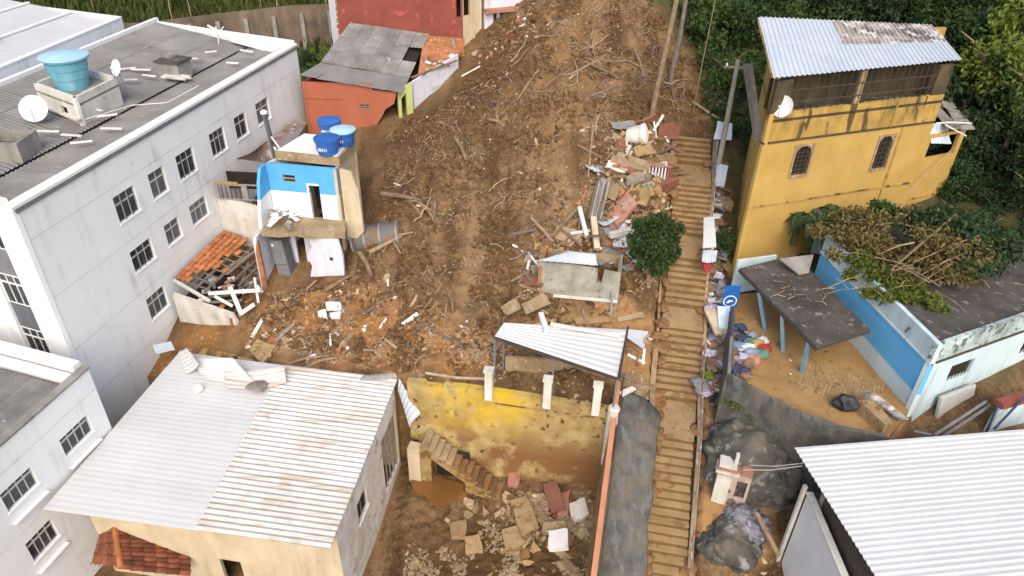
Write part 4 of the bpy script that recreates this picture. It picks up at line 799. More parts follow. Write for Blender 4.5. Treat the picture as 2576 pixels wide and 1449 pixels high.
bw_ = G(); ragwall(bw_, wa, wbb, [(0, 5.8), (3.45, 5.8), (3.45, 9.3), (2.3, 9.5), (0, 9.52)], .18); o = bw_.mk('boundary_wall', wwash); tag(o, 'streaked white boundary wall joining the apartment block to the torn house', 'wall')
t = thing('vent_pipe', 'grey metal vent pipe with cap beside the apartment block wall', 'vent pipe', onz(690, 370, 11.2)); P = onz(690, 370, 11.2); Q = onz(664, 285, 13.9)
G().tube([P - Vector((0, 0, .8)), Q], .13, n=10).mk('pipe', steel, t); G().lathe(Q, [(.2, 0), (.2, .1), (.05, .2)], 10).mk('cap', white2, t)
tag(G().tube([onz(683, 345, 12.3), onz(705, 375, 12.3), onz(697, 385, 12.4), onz(690, 370, 12.6)], .05, n=6).mk('white_pipe', white2), 'bent white pipe at the left corner of the flat roof with blue tanks', 'pipe')

# ---------------------------------------------------------------- orange tile roofed house against the apartment block
th = thing('tiled_house', 'collapsed low house with bright orange clay tile roof against the apartment wall', 'house', (-15.3, 32, 5))
T0, T3 = onz(438, 700, 7.35), onz(560, 580, 7.75); T1, T2 = onz(520, 728, 6.9), onz(650, 612, 7.35)
def tskip(f, h, R): e = .52 + .22 * min(1, h * 1.6) + .08 * math.sin(h * 21); return f > e and R.random() < .9 or (f > .35 and h < .2 and R.random() < .45)
tileset(th, T0 * 1, T1, T2, T3, clay, .24, .36, 5, tskip, slip=.12)
nrm = Vector((0, 0, .12))
for k in range(9):
    f = (k + .3) / 9; a, b = T0.lerp(T3, f), T1.lerp(T2, f); G().beam(a - nrm, b - nrm, .05, .07).mk('batten', wooddk, th)
for k in range(4):
    f = (k + .2) / 3.6; a, b = T0.lerp(T1, min(f, 1)), T3.lerp(T2, min(f, 1)); G().beam(a - nrm * 2, b - nrm * 2, .08, .12).mk('rafter', wooddk, th)
fa, fb = onz(434, 742, 6.7), onz(580, 785, 6.5); fa, fb = (fa.x, fa.y), (fb.x, fb.y); Lf_ = axes(fa, fb)[2]
ragwall(G(), fa, fb, [(0, 4.6), (Lf_ + .3, 4.6), (Lf_ + .2, 5.9), (Lf_, 6.35), (Lf_ * .5, 6.55), (0, 6.75)], .2).mk('front_wall', wwash, th)
wall(G(), (T0.x - .1, T0.y - .1), fa, 4.6, 7.0, .12).mk('side_wall', conc, th) if 0 else None
G().beam(T0 + Vector((0, -.08, -.05)), onz(528, 758, 6.75), .14, .12).mk('fascia_board', wwash, th)
wall(G(), fb, (T2.x, T2.y), 4.8, 6.1, .15).mk('right_wall', brick, th)
for (a, b, w_) in [((525, 738, 7.1), (655, 730, 7.2), .16), ((578, 722, 7.2), (606, 788, 6.3), .2), ((604, 790, 6.35), (640, 765, 6.7), .18), ((606, 785, 6.3), (600, 805, 5.4), .14), ((640, 700, 7.2), (650, 760, 6.8), .12), ((540, 745, 7.0), (585, 770, 6.6), .1), ((660, 735, 6.9), (646, 718, 7.3), .1)]:
    o = G().beam(onz(*a), onz(*b), w_, .12).mk('white_beam', whitewood); tag(o, 'white painted timber beam fallen over the wrecked side of the orange tiled roof', 'beam', 'white beams on the wrecked tiled house')
for (a, b) in [((570, 690, 7.0), (650, 625, 7.3)), ((590, 705, 6.9), (655, 645, 7.1)), ((600, 720, 6.8), (655, 665, 7.0)), ((560, 680, 6.9), (630, 640, 7.2)), ((615, 735, 6.7), (658, 690, 6.9)), ((530, 760, 6.6), (610, 755, 6.5)), ((520, 748, 6.7), (600, 740, 6.6)), ((585, 660, 6.9), (650, 690, 6.8)), ((625, 660, 6.8), (600, 740, 6.5))]:
    o = G().beam(onz(*a), onz(*b), .14, .07).mk('grey_board', wooddk); tag(o, 'grey timber board collapsed across the hole in the orange tiled roof', 'board', 'grey boards in the wrecked tiled house')
R = random.Random(21)
for k in range(26):
    P = onz(R.uniform(500, 650), R.uniform(700, 770), 6.45); o = G().box(P, (R.uniform(.15, .45), R.uniform(.1, .3), R.uniform(.04, .15)), R.uniform(0, 180), (R.uniform(-30, 30), R.uniform(-30, 30))).mk('plaster_fragment', [wwash, conc, lilac, chunkr][k % 4])
    tag(o, 'small broken fragment in the wreckage beside the orange tiled roof', 'fragment', 'fragments in the wrecked tiled house')
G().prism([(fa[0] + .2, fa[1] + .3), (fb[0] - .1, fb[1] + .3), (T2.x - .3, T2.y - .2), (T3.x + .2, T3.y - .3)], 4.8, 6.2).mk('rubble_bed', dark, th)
# ---------------------------------------------------------------- orange house and the red house above it
oh = thing('orange_house', 'orange house with grey corrugated roof half destroyed by the mudslide', 'house', (-10, 47, 9.5))
oa, ob = (-13.75, 45.0), (-7.75, 45.0)
ov = opening(oa, ob, (905, 260), (929, 266), (929, 276), (905, 273))
wall(G(), oa, (-9.3, 45), 9.0, 12.55, .18, [ov]).mk('front_wall', orang, oh)
ragwall(G(), (-9.3, 45), ob, [(0, 9.0), (.05, 9.0), (.15, 10.3), (.55, 10.9), (.75, 11.3), (1.35, 11.7), (1.55, 12.45), (0, 12.55)], .18).mk('front_wall', orang, oh)
wbox(G(), oa, ob, 0, 4.45, 12.553, 12.95, -.18, 0).mk('front_wall', orang, oh)
ragwall(G(), oa, ob, [(0, 12.953), (4.45, 12.953), (4.45, 12.7), (5.95, 12.4), (0, 13.25)], .17).mk('gable_strip', orang, oh) if 0 else None
wbox(G(), oa, ob, .05, 2.6, 11.9, 11.97, .003, .05).mk('ledge', orang, oh)
window(oh, oa, ob, ov, 2, .5, .06, fm=steel, sill=False)
wall(G(), (-12.4, 51.5), oa, 9.0, 12.9, .18).mk('left_wall', orang, oh)
P1, P2 = ony(752, 190, 44.8), ony(1012, 234, 44.8); P3, P4 = ony(807, 157, 46.9), ony(1030, 196, 46.9); P5, P6 = ony(880, 57, 51.2), ony(1080, 86, 51.2)
corr(oh, P1, P2, P4, P3, .2, .03, fibre, 6, 1, jit=.03)
mm = lambda i, j, R: R.choice([fibre2, fibre2, fibre, fibre2])
corr(oh, P3 + Vector((0, -.1, .05)), P4 + Vector((0, -.1, .05)), P6, P5, .23, .045, fibre2, 6, 3, jit=.03, mats=mm, skip=((5, 1),))
G().hexa([P3 - Vector((0, -.3, .4)), P4 - Vector((.2, -.3, .4)), P6 - Vector((.2, 0, .4)), P5 - Vector((0, 0, .4))], [P3 - Vector((0, -.3, .3)), P4 - Vector((.2, -.3, .3)), P6 - Vector((.2, 0, .3)), P5 - Vector((0, 0, .3))]).mk('ceiling', dark, oh)
# broken right side: brick loft, lime green jamb, lilac room
ragwall(G(), (-6.4, 50.7), (-3.8, 50.7), [(0, 12.2), (2.6, 12.6), (2.6, 14.4), (0, 14.5)], .2).mk('loft_brick_wall', brick, oh)
wbox(G(), (-6.4, 50.7), (-3.8, 50.7), 1.75, 1.95, 12.6, 14.4, .003, .06).mk('pillar', conc, oh)
A_, B_, C_, D_ = ony(1050, 195, 46.9), ony(1150, 150, 49.8), ony(1160, 128, 50.5), ony(1065, 100, 50.6)
G().hexa([v - Vector((0, 0, .2)) for v in (A_, B_, C_, D_)], [A_, B_, C_, D_]).mk('loft_floor', brick, oh)
ga_, gb_ = (-7.7, 45.25), (-6.85, 45.9)
ragwall(G(), ga_, gb_, [(0, 9.6), (.22, 9.6), (.22, 11.9), (.6, 12.2), (.6, 9.6), (1.05, 9.6), (1.05, 12.85), (0, 12.4)], .15).mk('green_wall', green, oh)
wbox(G(), ga_, gb_, .2, .62, 9.6, 12.2, -.7, -.6).mk('dark_doorway', dark, oh)
ka, kb = (-6.85, 46.3), (-4.15, 49.6); Lk = axes(ka, kb)[2]
ragwall(G(), ka, kb, [(0, 9.8), (1.6, 10.4), (2.3, 11.2), (3.3, 12.0), (3.9, 12.6), (Lk, 12.5), (Lk, 13.65), (0, 12.75)], .15).mk('lilac_wall', lilac, oh)
ragwall(G(), ka, kb, [(1.75, 10.9), (2.3, 11.25), (3.3, 12.0), (3.25, 12.25), (1.75, 11.6)], .01).mk('pale_green_patch', palegr, oh) if 0 else None
wbox(G(), ka, kb, 1.7, 2.9, 11.35, 12.0, .003, .03).mk('pale_green_patch', palegr, oh)
for q in [((1035, 195), (1150, 152)), ((1040, 205), (1120, 178)), ((1060, 188), (1100, 165)), ((1075, 150), (1130, 165))]:
    o = G().beam(ony(*q[0], 46.6), ony(*q[1], 49), .14, .08).mk('broken_timber', wood); tag(o, 'splintered timber hanging on the broken right edge of the orange house', 'timber', 'splintered timbers on the orange house')
for k in range(12):
    R = random.Random(k); f = R.random(); P = A_.lerp(B_, f).lerp(D_.lerp(C_, f), R.uniform(.02, .5)); o = G().box(P + Vector((0, 0, .1)), (R.uniform(.2, .6), R.uniform(.2, .4), R.uniform(.06, .2)), R.uniform(0, 180), (R.uniform(-25, 25), R.uniform(-25, 25))).mk('rubble_piece', [white2, chunkp, chunkr][k % 3]); tag(o, 'broken rubble piece lying on the loft floor of the orange house', 'rubble', 'rubble on the loft of the orange house')
rh = thing('red_house', 'tall dull red walled house at the top above the orange house', 'house', (-8, 53, 12))
wall(G(), (-12.6, 51.6), (-3.95, 51.2), 11.5, 18.6, .2, [(8.25, 8.55, 15.7, 17.2)]).mk('front_wall', redp, rh)
R = random.Random(5)
for k in range(16): wbox(G(), (-12.6, 51.6), (-3.95, 51.2), -.12 + R.uniform(-.03, .03), .02, 12.2 + k * .4, 12.45 + k * .4, -.19, .01).mk('brick', brick, rh)
wall(G(), (-13.6, 53.4), (-12.65, 51.9), 12, 18.6, .2).mk('pale_wall', white2, rh)
wall(G(), (-3.95, 51.4), (-2.7, 52.6), 11.5, 18.6, .2, [(.1, .7, 15.7, 17.2)]).mk('side_wall', cream, rh); wall(G(), (-2.72, 52.5), (-1.5, 57), 11.5, 18.6, .2).mk('side_wall', cream, rh)
wbox(G(), (-3.95, 51.4), (-2.7, 52.6), .85, 1.02, 11.5, 18.6, .003, .12).mk('pilaster', cream, rh)
G().prism([(-12.6, 51.7), (-4, 51.3), (-1.5, 57), (-12, 58)], 18.603, 18.75).mk('roof', conc, rh)
rn = thing('ruined_house', 'ruined pale house with a dark opening beside the top of the mudslide', 'house', (-1, 53, 14))
na, nb_ = (-2.45, 52.3), (.25, 53.6); nop = opening(na, nb_, (1242, 30), (1312, 22), (1308, 52), (1240, 85)); Ln = axes(na, nb_)[2]
nop = (nop[0], min(nop[1], Ln - .05), nop[2], nop[3])
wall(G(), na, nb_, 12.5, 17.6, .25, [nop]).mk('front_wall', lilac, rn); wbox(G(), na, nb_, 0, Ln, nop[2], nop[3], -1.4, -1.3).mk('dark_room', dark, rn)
wbox(G(), na, nb_, -.1, Ln + .2, nop[3] + .003, nop[3] + .25, .004, .5).mk('canopy', pinkp, rn); wbox(G(), na, nb_, .95, 1.12, nop[2], nop[3], -.2, .0).mk('column', white2, rn)
# back retaining wall below the grass hill
bw0, bw1 = (-30, 55.2), (-12.8, 56.2)
bk_ = thing('hill_retaining_wall', 'dark brown stained retaining wall below the grassy hillside', 'retaining wall', (-21, 55.5, 12))
ragwall(G(), bw0, bw1, [(-12, 9), (17.4, 9), (17.4, 15.2), (13, 15.0), (8, 14.4), (2, 13.6), (-12, 12.8)], .4).mk('wall_face', mat('brown_stained_concrete', (.17, .125, .085), (.09, .07, .05), .6, .95, .3, 10, streak=(.26, .2, .14), amt=.7), bk_)
for k in range(7): wbox(G(), bw0, bw1, 3 + k * 2.1, 3.3 + k * 2.1, 9, 13.4 + k * .22, .004, .2).mk('buttress', conc, bk_)

# ---------------------------------------------------------------- yellow house
yh = thing('yellow_house', 'three storey yellow house with white corrugated roof and barred top floor', 'house', (16, 35, 7.5))
ya, yb = (11.72, 32.39), (21.6, 36.05); yc, yd = (23.2, 41.0), (13.2, 38.6); Ly = axes(ya, yb)[2]
w1 = opening(ya, yb, (2005, 365), (2044, 370), (2028, 438), (1990, 437)); w2 = opening(ya, yb, (2216, 340), (2248, 345), (2226, 423), (2193, 420))
w3 = (8.0, 8.9, 8.6, 9.9)
wall(G(), ya, yb, 6.8, 14.80, .2, [w1, w2, w3]).mk('front_wall', yell, yh)
wall(G(), ya, yb, 14.9, 16.3, .2).mk('parapet_wall', yelld, yh)
wbox(G(), ya, yb, -.02, Ly, 14.803, 14.897, -.2, .05).mk('ledge', ydark, yh); wbox(G(), ya, yb, 0, Ly, 11.36, 11.46, .002, .045).mk('ledge', yelld, yh)
def archwin(o):
    s0, s1, z0, z1 = o; g = G(); m_ = (s0 + s1) / 2; r = (s1 - s0) / 2
    wbox(g, ya, yb, s0 - .12, s0, z0 - .12, z1 + .12, -.1, .04); wbox(g, ya, yb, s1, s1 + .12, z0 - .12, z1 + .12, -.1, .04); wbox(g, ya, yb, s0, s1, z1, z1 + .12, -.1, .04); wbox(g, ya, yb, s0, s1, z0 - .14, z0, -.1, .08)
    w_ = g.mk('window', concm, yh)
    pg = G(); wbox(pg, ya, yb, s0, s1, z0, z1, -.16, -.13); pg.mk('pane', dark, w_)
    for sd in (-1, 1):
        pts = [(m_ + sd * r, z1 - r)] + [(m_ + sd * r * math.cos(a), z1 - r + r * math.sin(a)) for a in (0, .4, .8, 1.2, 1.57)] + [(m_ + sd * r, z1)]
        ragwall(G(), ya, yb, [(s, z) for s, z in pts[1:]], .1).mk('arch_spandrel', concm, w_)
    for k in range(3): wbox(G(), ya, yb, s0 + (k + 1) * (s1 - s0) / 4 - .015, s0 + (k + 1) * (s1 - s0) / 4 + .015, z0, z1 - .02, -.06, -.03).mk('bar', iron, w_)
    for k in range(5): wbox(G(), ya, yb, s0, s1, z0 + (k + 1) * (z1 - z0) / 6.5, z0 + (k + 1) * (z1 - z0) / 6.5 + .03, -.028, -.01).mk('crossbar', iron, w_)
archwin(w1); archwin(w2); archwin(w3)
wbox(G(), ya, yb, w2[1] + .3, w2[1] + .42, 9, 14.8, .002, .06).mk('downpipe', yelld, yh); wbox(G(), ya, yb, Ly - 3.0, Ly - 2.9, 14.9, 16.2, .002, .06).mk('downpipe', yelld, yh)
so = (2.2, 3.1, 11.6, 13.9)
wall(G(), yd, ya, 6.8, 16.3, .2, [so, (3.6, 4.2, 9.0, 10.6)]).mk('left_wall', yell, yh)
for o in (so, (3.6, 4.2, 9.0, 10.6)): pg = G(); wbox(pg, yd, ya, *o, -.18, -.12); pg.mk('pane', wooddk, yh)
ragwall(G(), yd, ya, [(0, 16.3), (6.0, 16.3), (5.9, 17.85), (0, 18.75)], .2).mk('left_gable', yell, yh)
wall(G(), yb, yc, 6.8, 16.3, .2).mk('right_wall', yell, yh); wall(G(), yc, yd, 6.8, 18.4, .2).mk('rear_wall', yelld, yh)
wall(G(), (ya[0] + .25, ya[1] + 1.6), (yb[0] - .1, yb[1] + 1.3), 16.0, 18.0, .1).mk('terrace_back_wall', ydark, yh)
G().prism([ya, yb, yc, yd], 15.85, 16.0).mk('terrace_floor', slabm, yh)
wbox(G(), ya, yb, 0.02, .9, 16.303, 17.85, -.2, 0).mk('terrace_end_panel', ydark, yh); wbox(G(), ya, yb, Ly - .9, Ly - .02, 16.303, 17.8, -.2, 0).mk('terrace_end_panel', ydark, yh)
for k in range(22): s = 1.2 + k * (Ly - 2.4) / 21; wbox(G(), ya, yb, s, s + .035, 16.303, 17.85, -.12, -.085).mk('terrace_bar', iron, yh)
for z in (16.7, 17.3): wbox(G(), ya, yb, .9, Ly - .9, z, z + .05, -.08, -.04).mk('terrace_rail', iron, yh)
for s in (4.9,): wbox(G(), ya, yb, s, s + .3, 16.303, 17.9, -.22, -.1).mk('terrace_post', concm, yh)
Q0, Q1, Q2, Q3 = ony(1946, 197, 32.1), ony(2421, 150, 36.2), ony(2345, 63, 40.9), ony(1908, 43, 38.3)
ym = lambda i, j, R: tinblue if j == 0 or i < 4 else mat_rdirt
mat_rdirt = mat('white_tin_dirty_ridges', (.52, .47, .42), (.12, .10, .085), .9, .8, .1, 8, spots=(.65, .63, .6), spot_s=1.4, spot_t=.55)
corr(yh, Q0, Q1, Q2, Q3, .27, .05, tinblue, 10, 2, mats=ym, tri=True, jit=.012)
for a, b in ((Q0, Q3), (Q1, Q2)): G().beam(a.lerp(b, .05) - Vector((0, 0, .1)), b - Vector((0, 0, .1)), .1, .1).mk('roof_beam', yelld, yh)
P = wpt(ya, yb, .55, 16.3, .12); dish(P - Vector((0, 0, .2)), (-.62, -.62, .35), .5, 'white satellite dish at the front left corner of the yellow house', .55)
# sloping awning / gutter on the left flank
aw = [ony(1870, 160, 35.9), ony(1893, 160, 34.9), ony(1920, 352, 32.6), ony(1898, 352, 33.2)]
G().hexa([v - Vector((0, 0, .12)) for v in aw][::-1], [v for v in aw][::-1]).mk('awning', wooddk, yh)
# annex with torn roof on the right
an = thing('yellow_annex', 'yellow annex with torn roof at the right end of the yellow house', 'house', (23.5, 38, 8))
aa, ab = (21.75, 36.4), (24.4, 37.6); Lan = axes(aa, ab)[2]
wall(G(), aa, ab, 6.8, 13.9, .2, [(.35, Lan - .35, 12.55, 13.75)]).mk('front_wall', yell, an); wall(G(), ab, (26, 41), 6.8, 13.9, .2).mk('right_wall', brick, an)
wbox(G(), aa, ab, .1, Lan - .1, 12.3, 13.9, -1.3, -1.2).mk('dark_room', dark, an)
wbox(G(), aa, ab, 0, Lan, 10.1, 10.2, .002, .05).mk('ledge', yelld, an); wbox(G(), aa, ab, 0, Lan, 9.0, 9.08, .002, .04).mk('ledge', yelld, an)
A0 = wpt(aa, ab, -.1, 14.35, .2); A1 = wpt(aa, ab, Lan + .35, 14.0, .3); A2 = A1 + Vector((-.3, 2.6, .5)); A3 = A0 + Vector((-.2, 2.4, .7))
corr(an, A0, A1, A2, A3, .22, .05, fibre2, 3, 2, jit=.12, skip=((0, 0),))
o = sheet('metal_sheet', [wpt(aa, ab, .3, 13.5, .1), wpt(aa, ab, 1.7, 13.35, .3), wpt(aa, ab, 1.8, 14.3, -.4), wpt(aa, ab, .4, 14.4, -.4)], tinblue, 'pale loose sheet sagging over the dark opening of the yellow annex', pitch=.3, sag=.1)
for k in range(6):
    R = random.Random(k + 40); a = A0.lerp(A1, R.random()).lerp(A3.lerp(A2, R.random()), R.random()) + Vector((0, 0, .15)); b = a + Vector((R.uniform(.6, 1.3), R.uniform(-.9, .3), R.uniform(-.3, .2)))
    tag(G().beam(a, b, .06, .05).mk('broken_lath', whitewood if k % 2 else wooddk), 'broken lath lying on the torn roof of the yellow annex', 'lath', 'broken laths on the yellow annex')
tag(G().tube([onz(2400, 370, 13.0), onz(2290, 480, 11.2), onz(2185, 560, 9.6)], .025, n=5).mk('cable', wood), 'pale cable slanting down in front of the yellow annex', 'cable')

# ---------------------------------------------------------------- blue and white house, its roof slab and porch
bwh = thing('blue_striped_house', 'low white house with wide sky blue stripe and flat dark roof under fallen branches', 'house', (19, 26, 7.3))
va, vb_ = (15.2, 30.7), (16.62, 22.2); vc = (22.4, 25.0); vd = (27.5, 27.4)
Lv_ = axes(va, vb_)[2]
wall(G(), va, vb_, 6.9, 8.35, .2).mk('side_wall_base', aqua, bwh); wall(G(), va, vb_, 8.353, 9.95, .2).mk('side_wall_blue_stripe', blues, bwh); wbox(G(), va, vb_, -.05, Lv_ + .04, 9.953, 10.03, -.2, .05).mk('ledge', aqua, bwh)
wall(G(), va, vb_, 10.033, 10.95, .2).mk('parapet_wall', aqua, bwh)
fw1 = opening(vb_, vd, (2380, 945), (2432, 928), (2420, 985), (2362, 1000)); Lfw = axes(vb_, vd)[2]
fw1 = (fw1[0], fw1[1], 8.5, 9.35); fw2 = (6.2, 7.6, 8.5, 9.4)
wall(G(), vb_, vd, 6.6, 9.95, .2, [fw1, fw2]).mk('front_wall', aqua, bwh); wbox(G(), vb_, vd, 0, Lfw, 9.953, 10.02, -.2, .07).mk('ledge', iron, bwh)
wall(G(), vb_, vd, 10.023, 10.9, .2).mk('front_parapet', aquam, bwh)
for o in (fw1, fw2): window(bwh, vb_, vd, o, 1, 1, .12, fm=steel, gm=dark, bars=6, sill=False)
G().prism([(va[0] + .2, va[1]), (vb_[0] + .25, vb_[1] + .35), (vd[0], vd[1] + .3), (27.5, 30.6), (22, 32.4), (15.6, 34.3)], 10.35, 10.75).mk('roof_slab', slabm, bwh)
wall(G(), (27.4, 30.5), (15.3, 34.3), 6.9, 10.3, .2).mk('rear_wall', aqua, bwh)
for k in range(3): s = 3.2 + k * 1.9; G().tube([wpt(va, vb_, s, 10.6, .05), wpt(va, vb_, s, 10.35, .16)], .04, n=6).mk('spout', iron, bwh)
pr = thing('porch_roof', 'flat dark porch roof on slanting blue posts beside the blue striped wall', 'porch roof', (13, 27, 7.5))
p0, p1, p2, p3 = onz(1860, 675, 9.55), onz(2055, 873, 9.5), onz(2189, 829, 9.62), onz(2000, 640, 9.68)
for k in range(4):
    a, b = p0.lerp(p1, k / 4 + .002), p0.lerp(p1, (k + 1) / 4 - .002); c, d = p3.lerp(p2, (k + 1) / 4 - .002), p3.lerp(p2, k / 4 + .002); e = Vector((0, 0, .09))
    G().hexa([a - e, b - e, c - e, d - e], [a, b, c, d]).mk('roof_panel', mat_porch if k else slabm, pr) if k and 'mat_porch' in globals() else G().hexa([a - e, b - e, c - e, d - e], [a, b, c, d]).mk('roof_panel', slabm, pr)
e = Vector((0, 0, .12)); G().beam(p0 - e, p1 - e, .1, .1).mk('edge_beam', iron, pr); G().beam(p1 - e, p2 - e, .08, .08).mk('edge_beam', iron, pr)
for (a, b), f in zip((((1925, 832), .33), ((1970, 885), .6), ((2017, 937), .9)), (.3, .6, .92)):
    G().beam(onz(*a[:2], 7.45) if False else onz(a[0], a[1], 7.45), p0.lerp(p1, f) - Vector((0, 0, .17)), .16, .16).mk('post', mat('blue_post%d' % int(f * 100), (.12, .24, .36), (.2, .3, .38), 3, .7), pr)
q = [onz(1962, 650, 10.2), onz(2047, 640, 10.3), onz(2035, 684, 9.9), onz(2010, 688, 9.85)]; G().hexa([v - Vector((0, 0, .08)) for v in q][::-1], q[::-1]).mk('upper_panel', conc, pr)
wall(G(), (11.2, 30.6), (13.3, 31.2), 7.4, 9.4, .12).mk('back_wall', aqua, pr); G().prism([(11.25, 30.7), (13.3, 31.3), (14.6, 31.8), (14.2, 32.3), (11.2, 32)], 7.4, 7.45).mk('floor', slabm, pr)
R = random.Random(8)
for k in range(9):
    P = p0.lerp(p1, R.uniform(.1, .95)).lerp(p3.lerp(p2, R.uniform(.1, .9)), R.uniform(.1, .8)) + Vector((0, 0, .04)); L_ = R.uniform(.3, 1.0); a = R.uniform(0, 6.28)
    tag(G().tube([P, P + Vector((math.cos(a) * L_ * .5, math.sin(a) * L_ * .5, .05)), P + Vector((math.cos(a + .4) * L_, math.sin(a + .4) * L_, .02))], .03, .015, 5).mk('twig', bark), 'dry twig lying on the flat dark porch roof', 'twig', 'twigs on the porch roof')
# courtyard wall: one side along the rubbish strip, one curving above the rock
cw = thing('courtyard_wall', 'dark grey wall bending round the muddy courtyard above the dark rock', 'wall', (10.5, 24, 5))
pts = [onz(1838, 775, 8.1), onz(1835, 850, 8.05), onz(1828, 940, 8.0), onz(1870, 965, 7.95), onz(1985, 1030, 7.9), onz(2100, 1075, 7.85), onz(2232, 1102, 7.8)]
pts_court = list(pts)
for a, b in zip(pts[:-1], pts[1:]): wall(G(), (a.x, a.y), (b.x, b.y), 3.0, (a.z + b.z) / 2, .2, ext=.01).mk('wall_face', concd, cw)
for a, b in zip(pts[:3], pts[1:3]): G().beam(a + Vector((.08, 0, .06)), b + Vector((.08, 0, .06)), .12, .08).mk('rail', navy if a is pts[0] else steel, cw)
sg = thing('blue_sign', 'blue square sign panel with a white ring standing on the courtyard wall', 'sign', ony(1835, 775, 29)); s0_, s1_ = ony(1814, 768, 28.9), ony(1852, 775, 28.9)
pa_, pb_ = (s0_.x, s0_.y), (s1_.x, s1_.y); Ls = axes(pa_, pb_)[2]; wbox(G(), pa_, pb_, 0, Ls, 7.75, 9.0, -.05, 0).mk('panel', signb, sg)
g = G(); vs = []; fs = []; cS, cZ, N = Ls * .5, 8.12, 28
for j in range(N):
    a = 2 * math.pi * j / N
    for r_, o_ in ((.33, .004), (.28, .004), (.33, .012), (.28, .012)): vs.append(wpt(pa_, pb_, cS + r_ * math.cos(a), cZ + r_ * math.sin(a), o_))
for j in range(N): k = (j + 1) % N; fs += [(j * 4 + 2, k * 4 + 2, k * 4 + 3, j * 4 + 3), (j * 4, k * 4, k * 4 + 2, j * 4 + 2)]
g.add(vs, fs).mk('ring', white2, sg)
g = G(); wbox(g, pa_, pb_, cS - .1, cS + .14, cZ - .03, cZ + .05, .004, .012); g.mk('emblem', white2, sg); g = G(); wbox(g, pa_, pb_, cS - .16, cS + .0, cZ - .11, cZ - .04, .004, .012); g.mk('emblem', white2, sg)
G().tube([Vector((s0_.x + .1, s0_.y + .04, 6.8)), Vector((s0_.x + .1, s0_.y + .04, 9.0))], .03, n=6).mk('post', steel, sg)
# dark rock under the courtyard, shrine gate and walls below
g = blobg((10.9, 22.4, 3.9), (2.15, 2.4, 2.4), 3, 5, .26, .9, .2); o = g.mk('boulder', rock, smooth=True); tag(o, 'big dark mossy boulder below the courtyard wall', 'boulder')
P = onz(1838, 1372, 2.6); g = blobg(P, (1.25, 1.2, 1.0), 8, 5, .28, 1.0, .16); o = g.mk('boulder', rock, smooth=True); tag(o, 'dark boulder at the bottom of the picture under the grey tarpaulin', 'boulder')
P = onz(1868, 1325, 3.0); g = blobg(P, (1.05, .8, .85), 12, 5, .22, 1.1, .3); o = g.mk('tarpaulin', mat('grey_tarpaulin', (.26, .26, .30), (.10, .10, .125), 2.0, .38, .4, 5, spots=(.5, .5, .52), spot_s=2.5, spot_t=.62), smooth=True); tag(o, 'crumpled shiny grey tarpaulin draped over the lower dark boulder', 'tarpaulin')
gt = thing('gate_pier', 'small pinkish plastered gate pier with grille and stepped top below the boulder', 'gate pier', (9.4, 19.8, 3.4))
g0, g1 = onz(1786, 1262, 3.4), onz(1868, 1283, 3.4); g0, g1 = (g0.x, g0.y), (g1.x, g1.y); Lgt = axes(g0, g1)[2]
go = (Lgt * .62, Lgt * .92, 4.0, 5.0); wall(G(), g0, g1, 2.8, 5.35, .5, [go]).mk('pier_body', mat('pinkish_plaster', (.52, .43, .36), (.44, .35, .28), 2, .9, .2, streak=(.3, .22, .15), amt=.5), gt)
wbox(G(), g0, g1, .0, Lgt * .42, 2.8, 5.1, .003, .12).mk('side_column', wwash, gt)
for k, (a, b, z) in enumerate(((-.1, .62, 5.36), (-.06, .56, 5.52), (-.02, .5, 5.66))): wbox(G(), g0, g1, Lgt * a if a > 0 else a, Lgt * b, z, z + .12, -.5, .15 - k * .03).mk('stepped_cap', pinkp if k % 2 else wwash, gt)
wbox(G(), g0, g1, Lgt * .4, Lgt * .5, 5.8, 6.3, -.3, -.1).mk('finial', wwash, gt); wbox(G(), g0, g1, Lgt * .5, Lgt, 5.353, 5.5, -.6, .02).mk('cap', pinkp, gt)
for k in range(5): s = go[0] + (k + .5) * (go[1] - go[0]) / 5; wbox(G(), g0, g1, s - .02, s + .02, go[2], go[3], -.12, -.08).mk('grille_bar', iron, gt)
wbox(G(), g0, g1, go[0], go[1], go[2], go[3], -.3, -.2).mk('grille_backing', lilc, gt)
for a, b, z0, z1, m, nm, lb in (((1690, 1268), (1800, 1275), 2, 3.4, concm, 'cross_wall', 'muddy low wall beside the stairs in front of the pinkish gate pier'), ((1885, 1262), (2010, 1262), 2.5, 4.9, concd, 'dark_wall', 'dark stained wall right of the pinkish gate pier'), ((1890, 1330), (1985, 1300), 2.0, 3.5, concm, 'low_wall', 'muddy tan low wall below the dark stained wall')):
    A_, B_ = onz(*a, z0 + .8), onz(*b, z0 + .8); tag(wall(G(), (A_.x, A_.y), (B_.x, B_.y), z0 - .8, z1, .25).mk(nm, m), lb, 'wall')
tag(wall(G(), *[(v.x, v.y) for v in (onz(1770, 527, 9.3), onz(1842, 527, 9.3))], 8.0, 9.75, .7).mk('brown_block', concm), 'muddy brown landing block right of the stairs at the corner of the yellow house', 'block')
tag(G().beam(onz(1902, 1290, 4.2), onz(1960, 1400, 3.3), .16, .1).mk('board', wood), 'long wooden board leaning beside the lower dark boulder', 'board')
for (a, b) in (((1885, 1170, 5.9), (2022, 1165, 8.0)), ((1870, 1182, 5.9), (2018, 1172, 8.0))): tag(G().tube([onz(*a), onz(*b).lerp(onz(*a), .5) - Vector((0, 0, .12)), onz(*b)], .016, n=4).mk('cable', whitewood), 'thin pale cable running from the pinkish gate pier to the lower right roof', 'cable', 'cables at the gate pier')
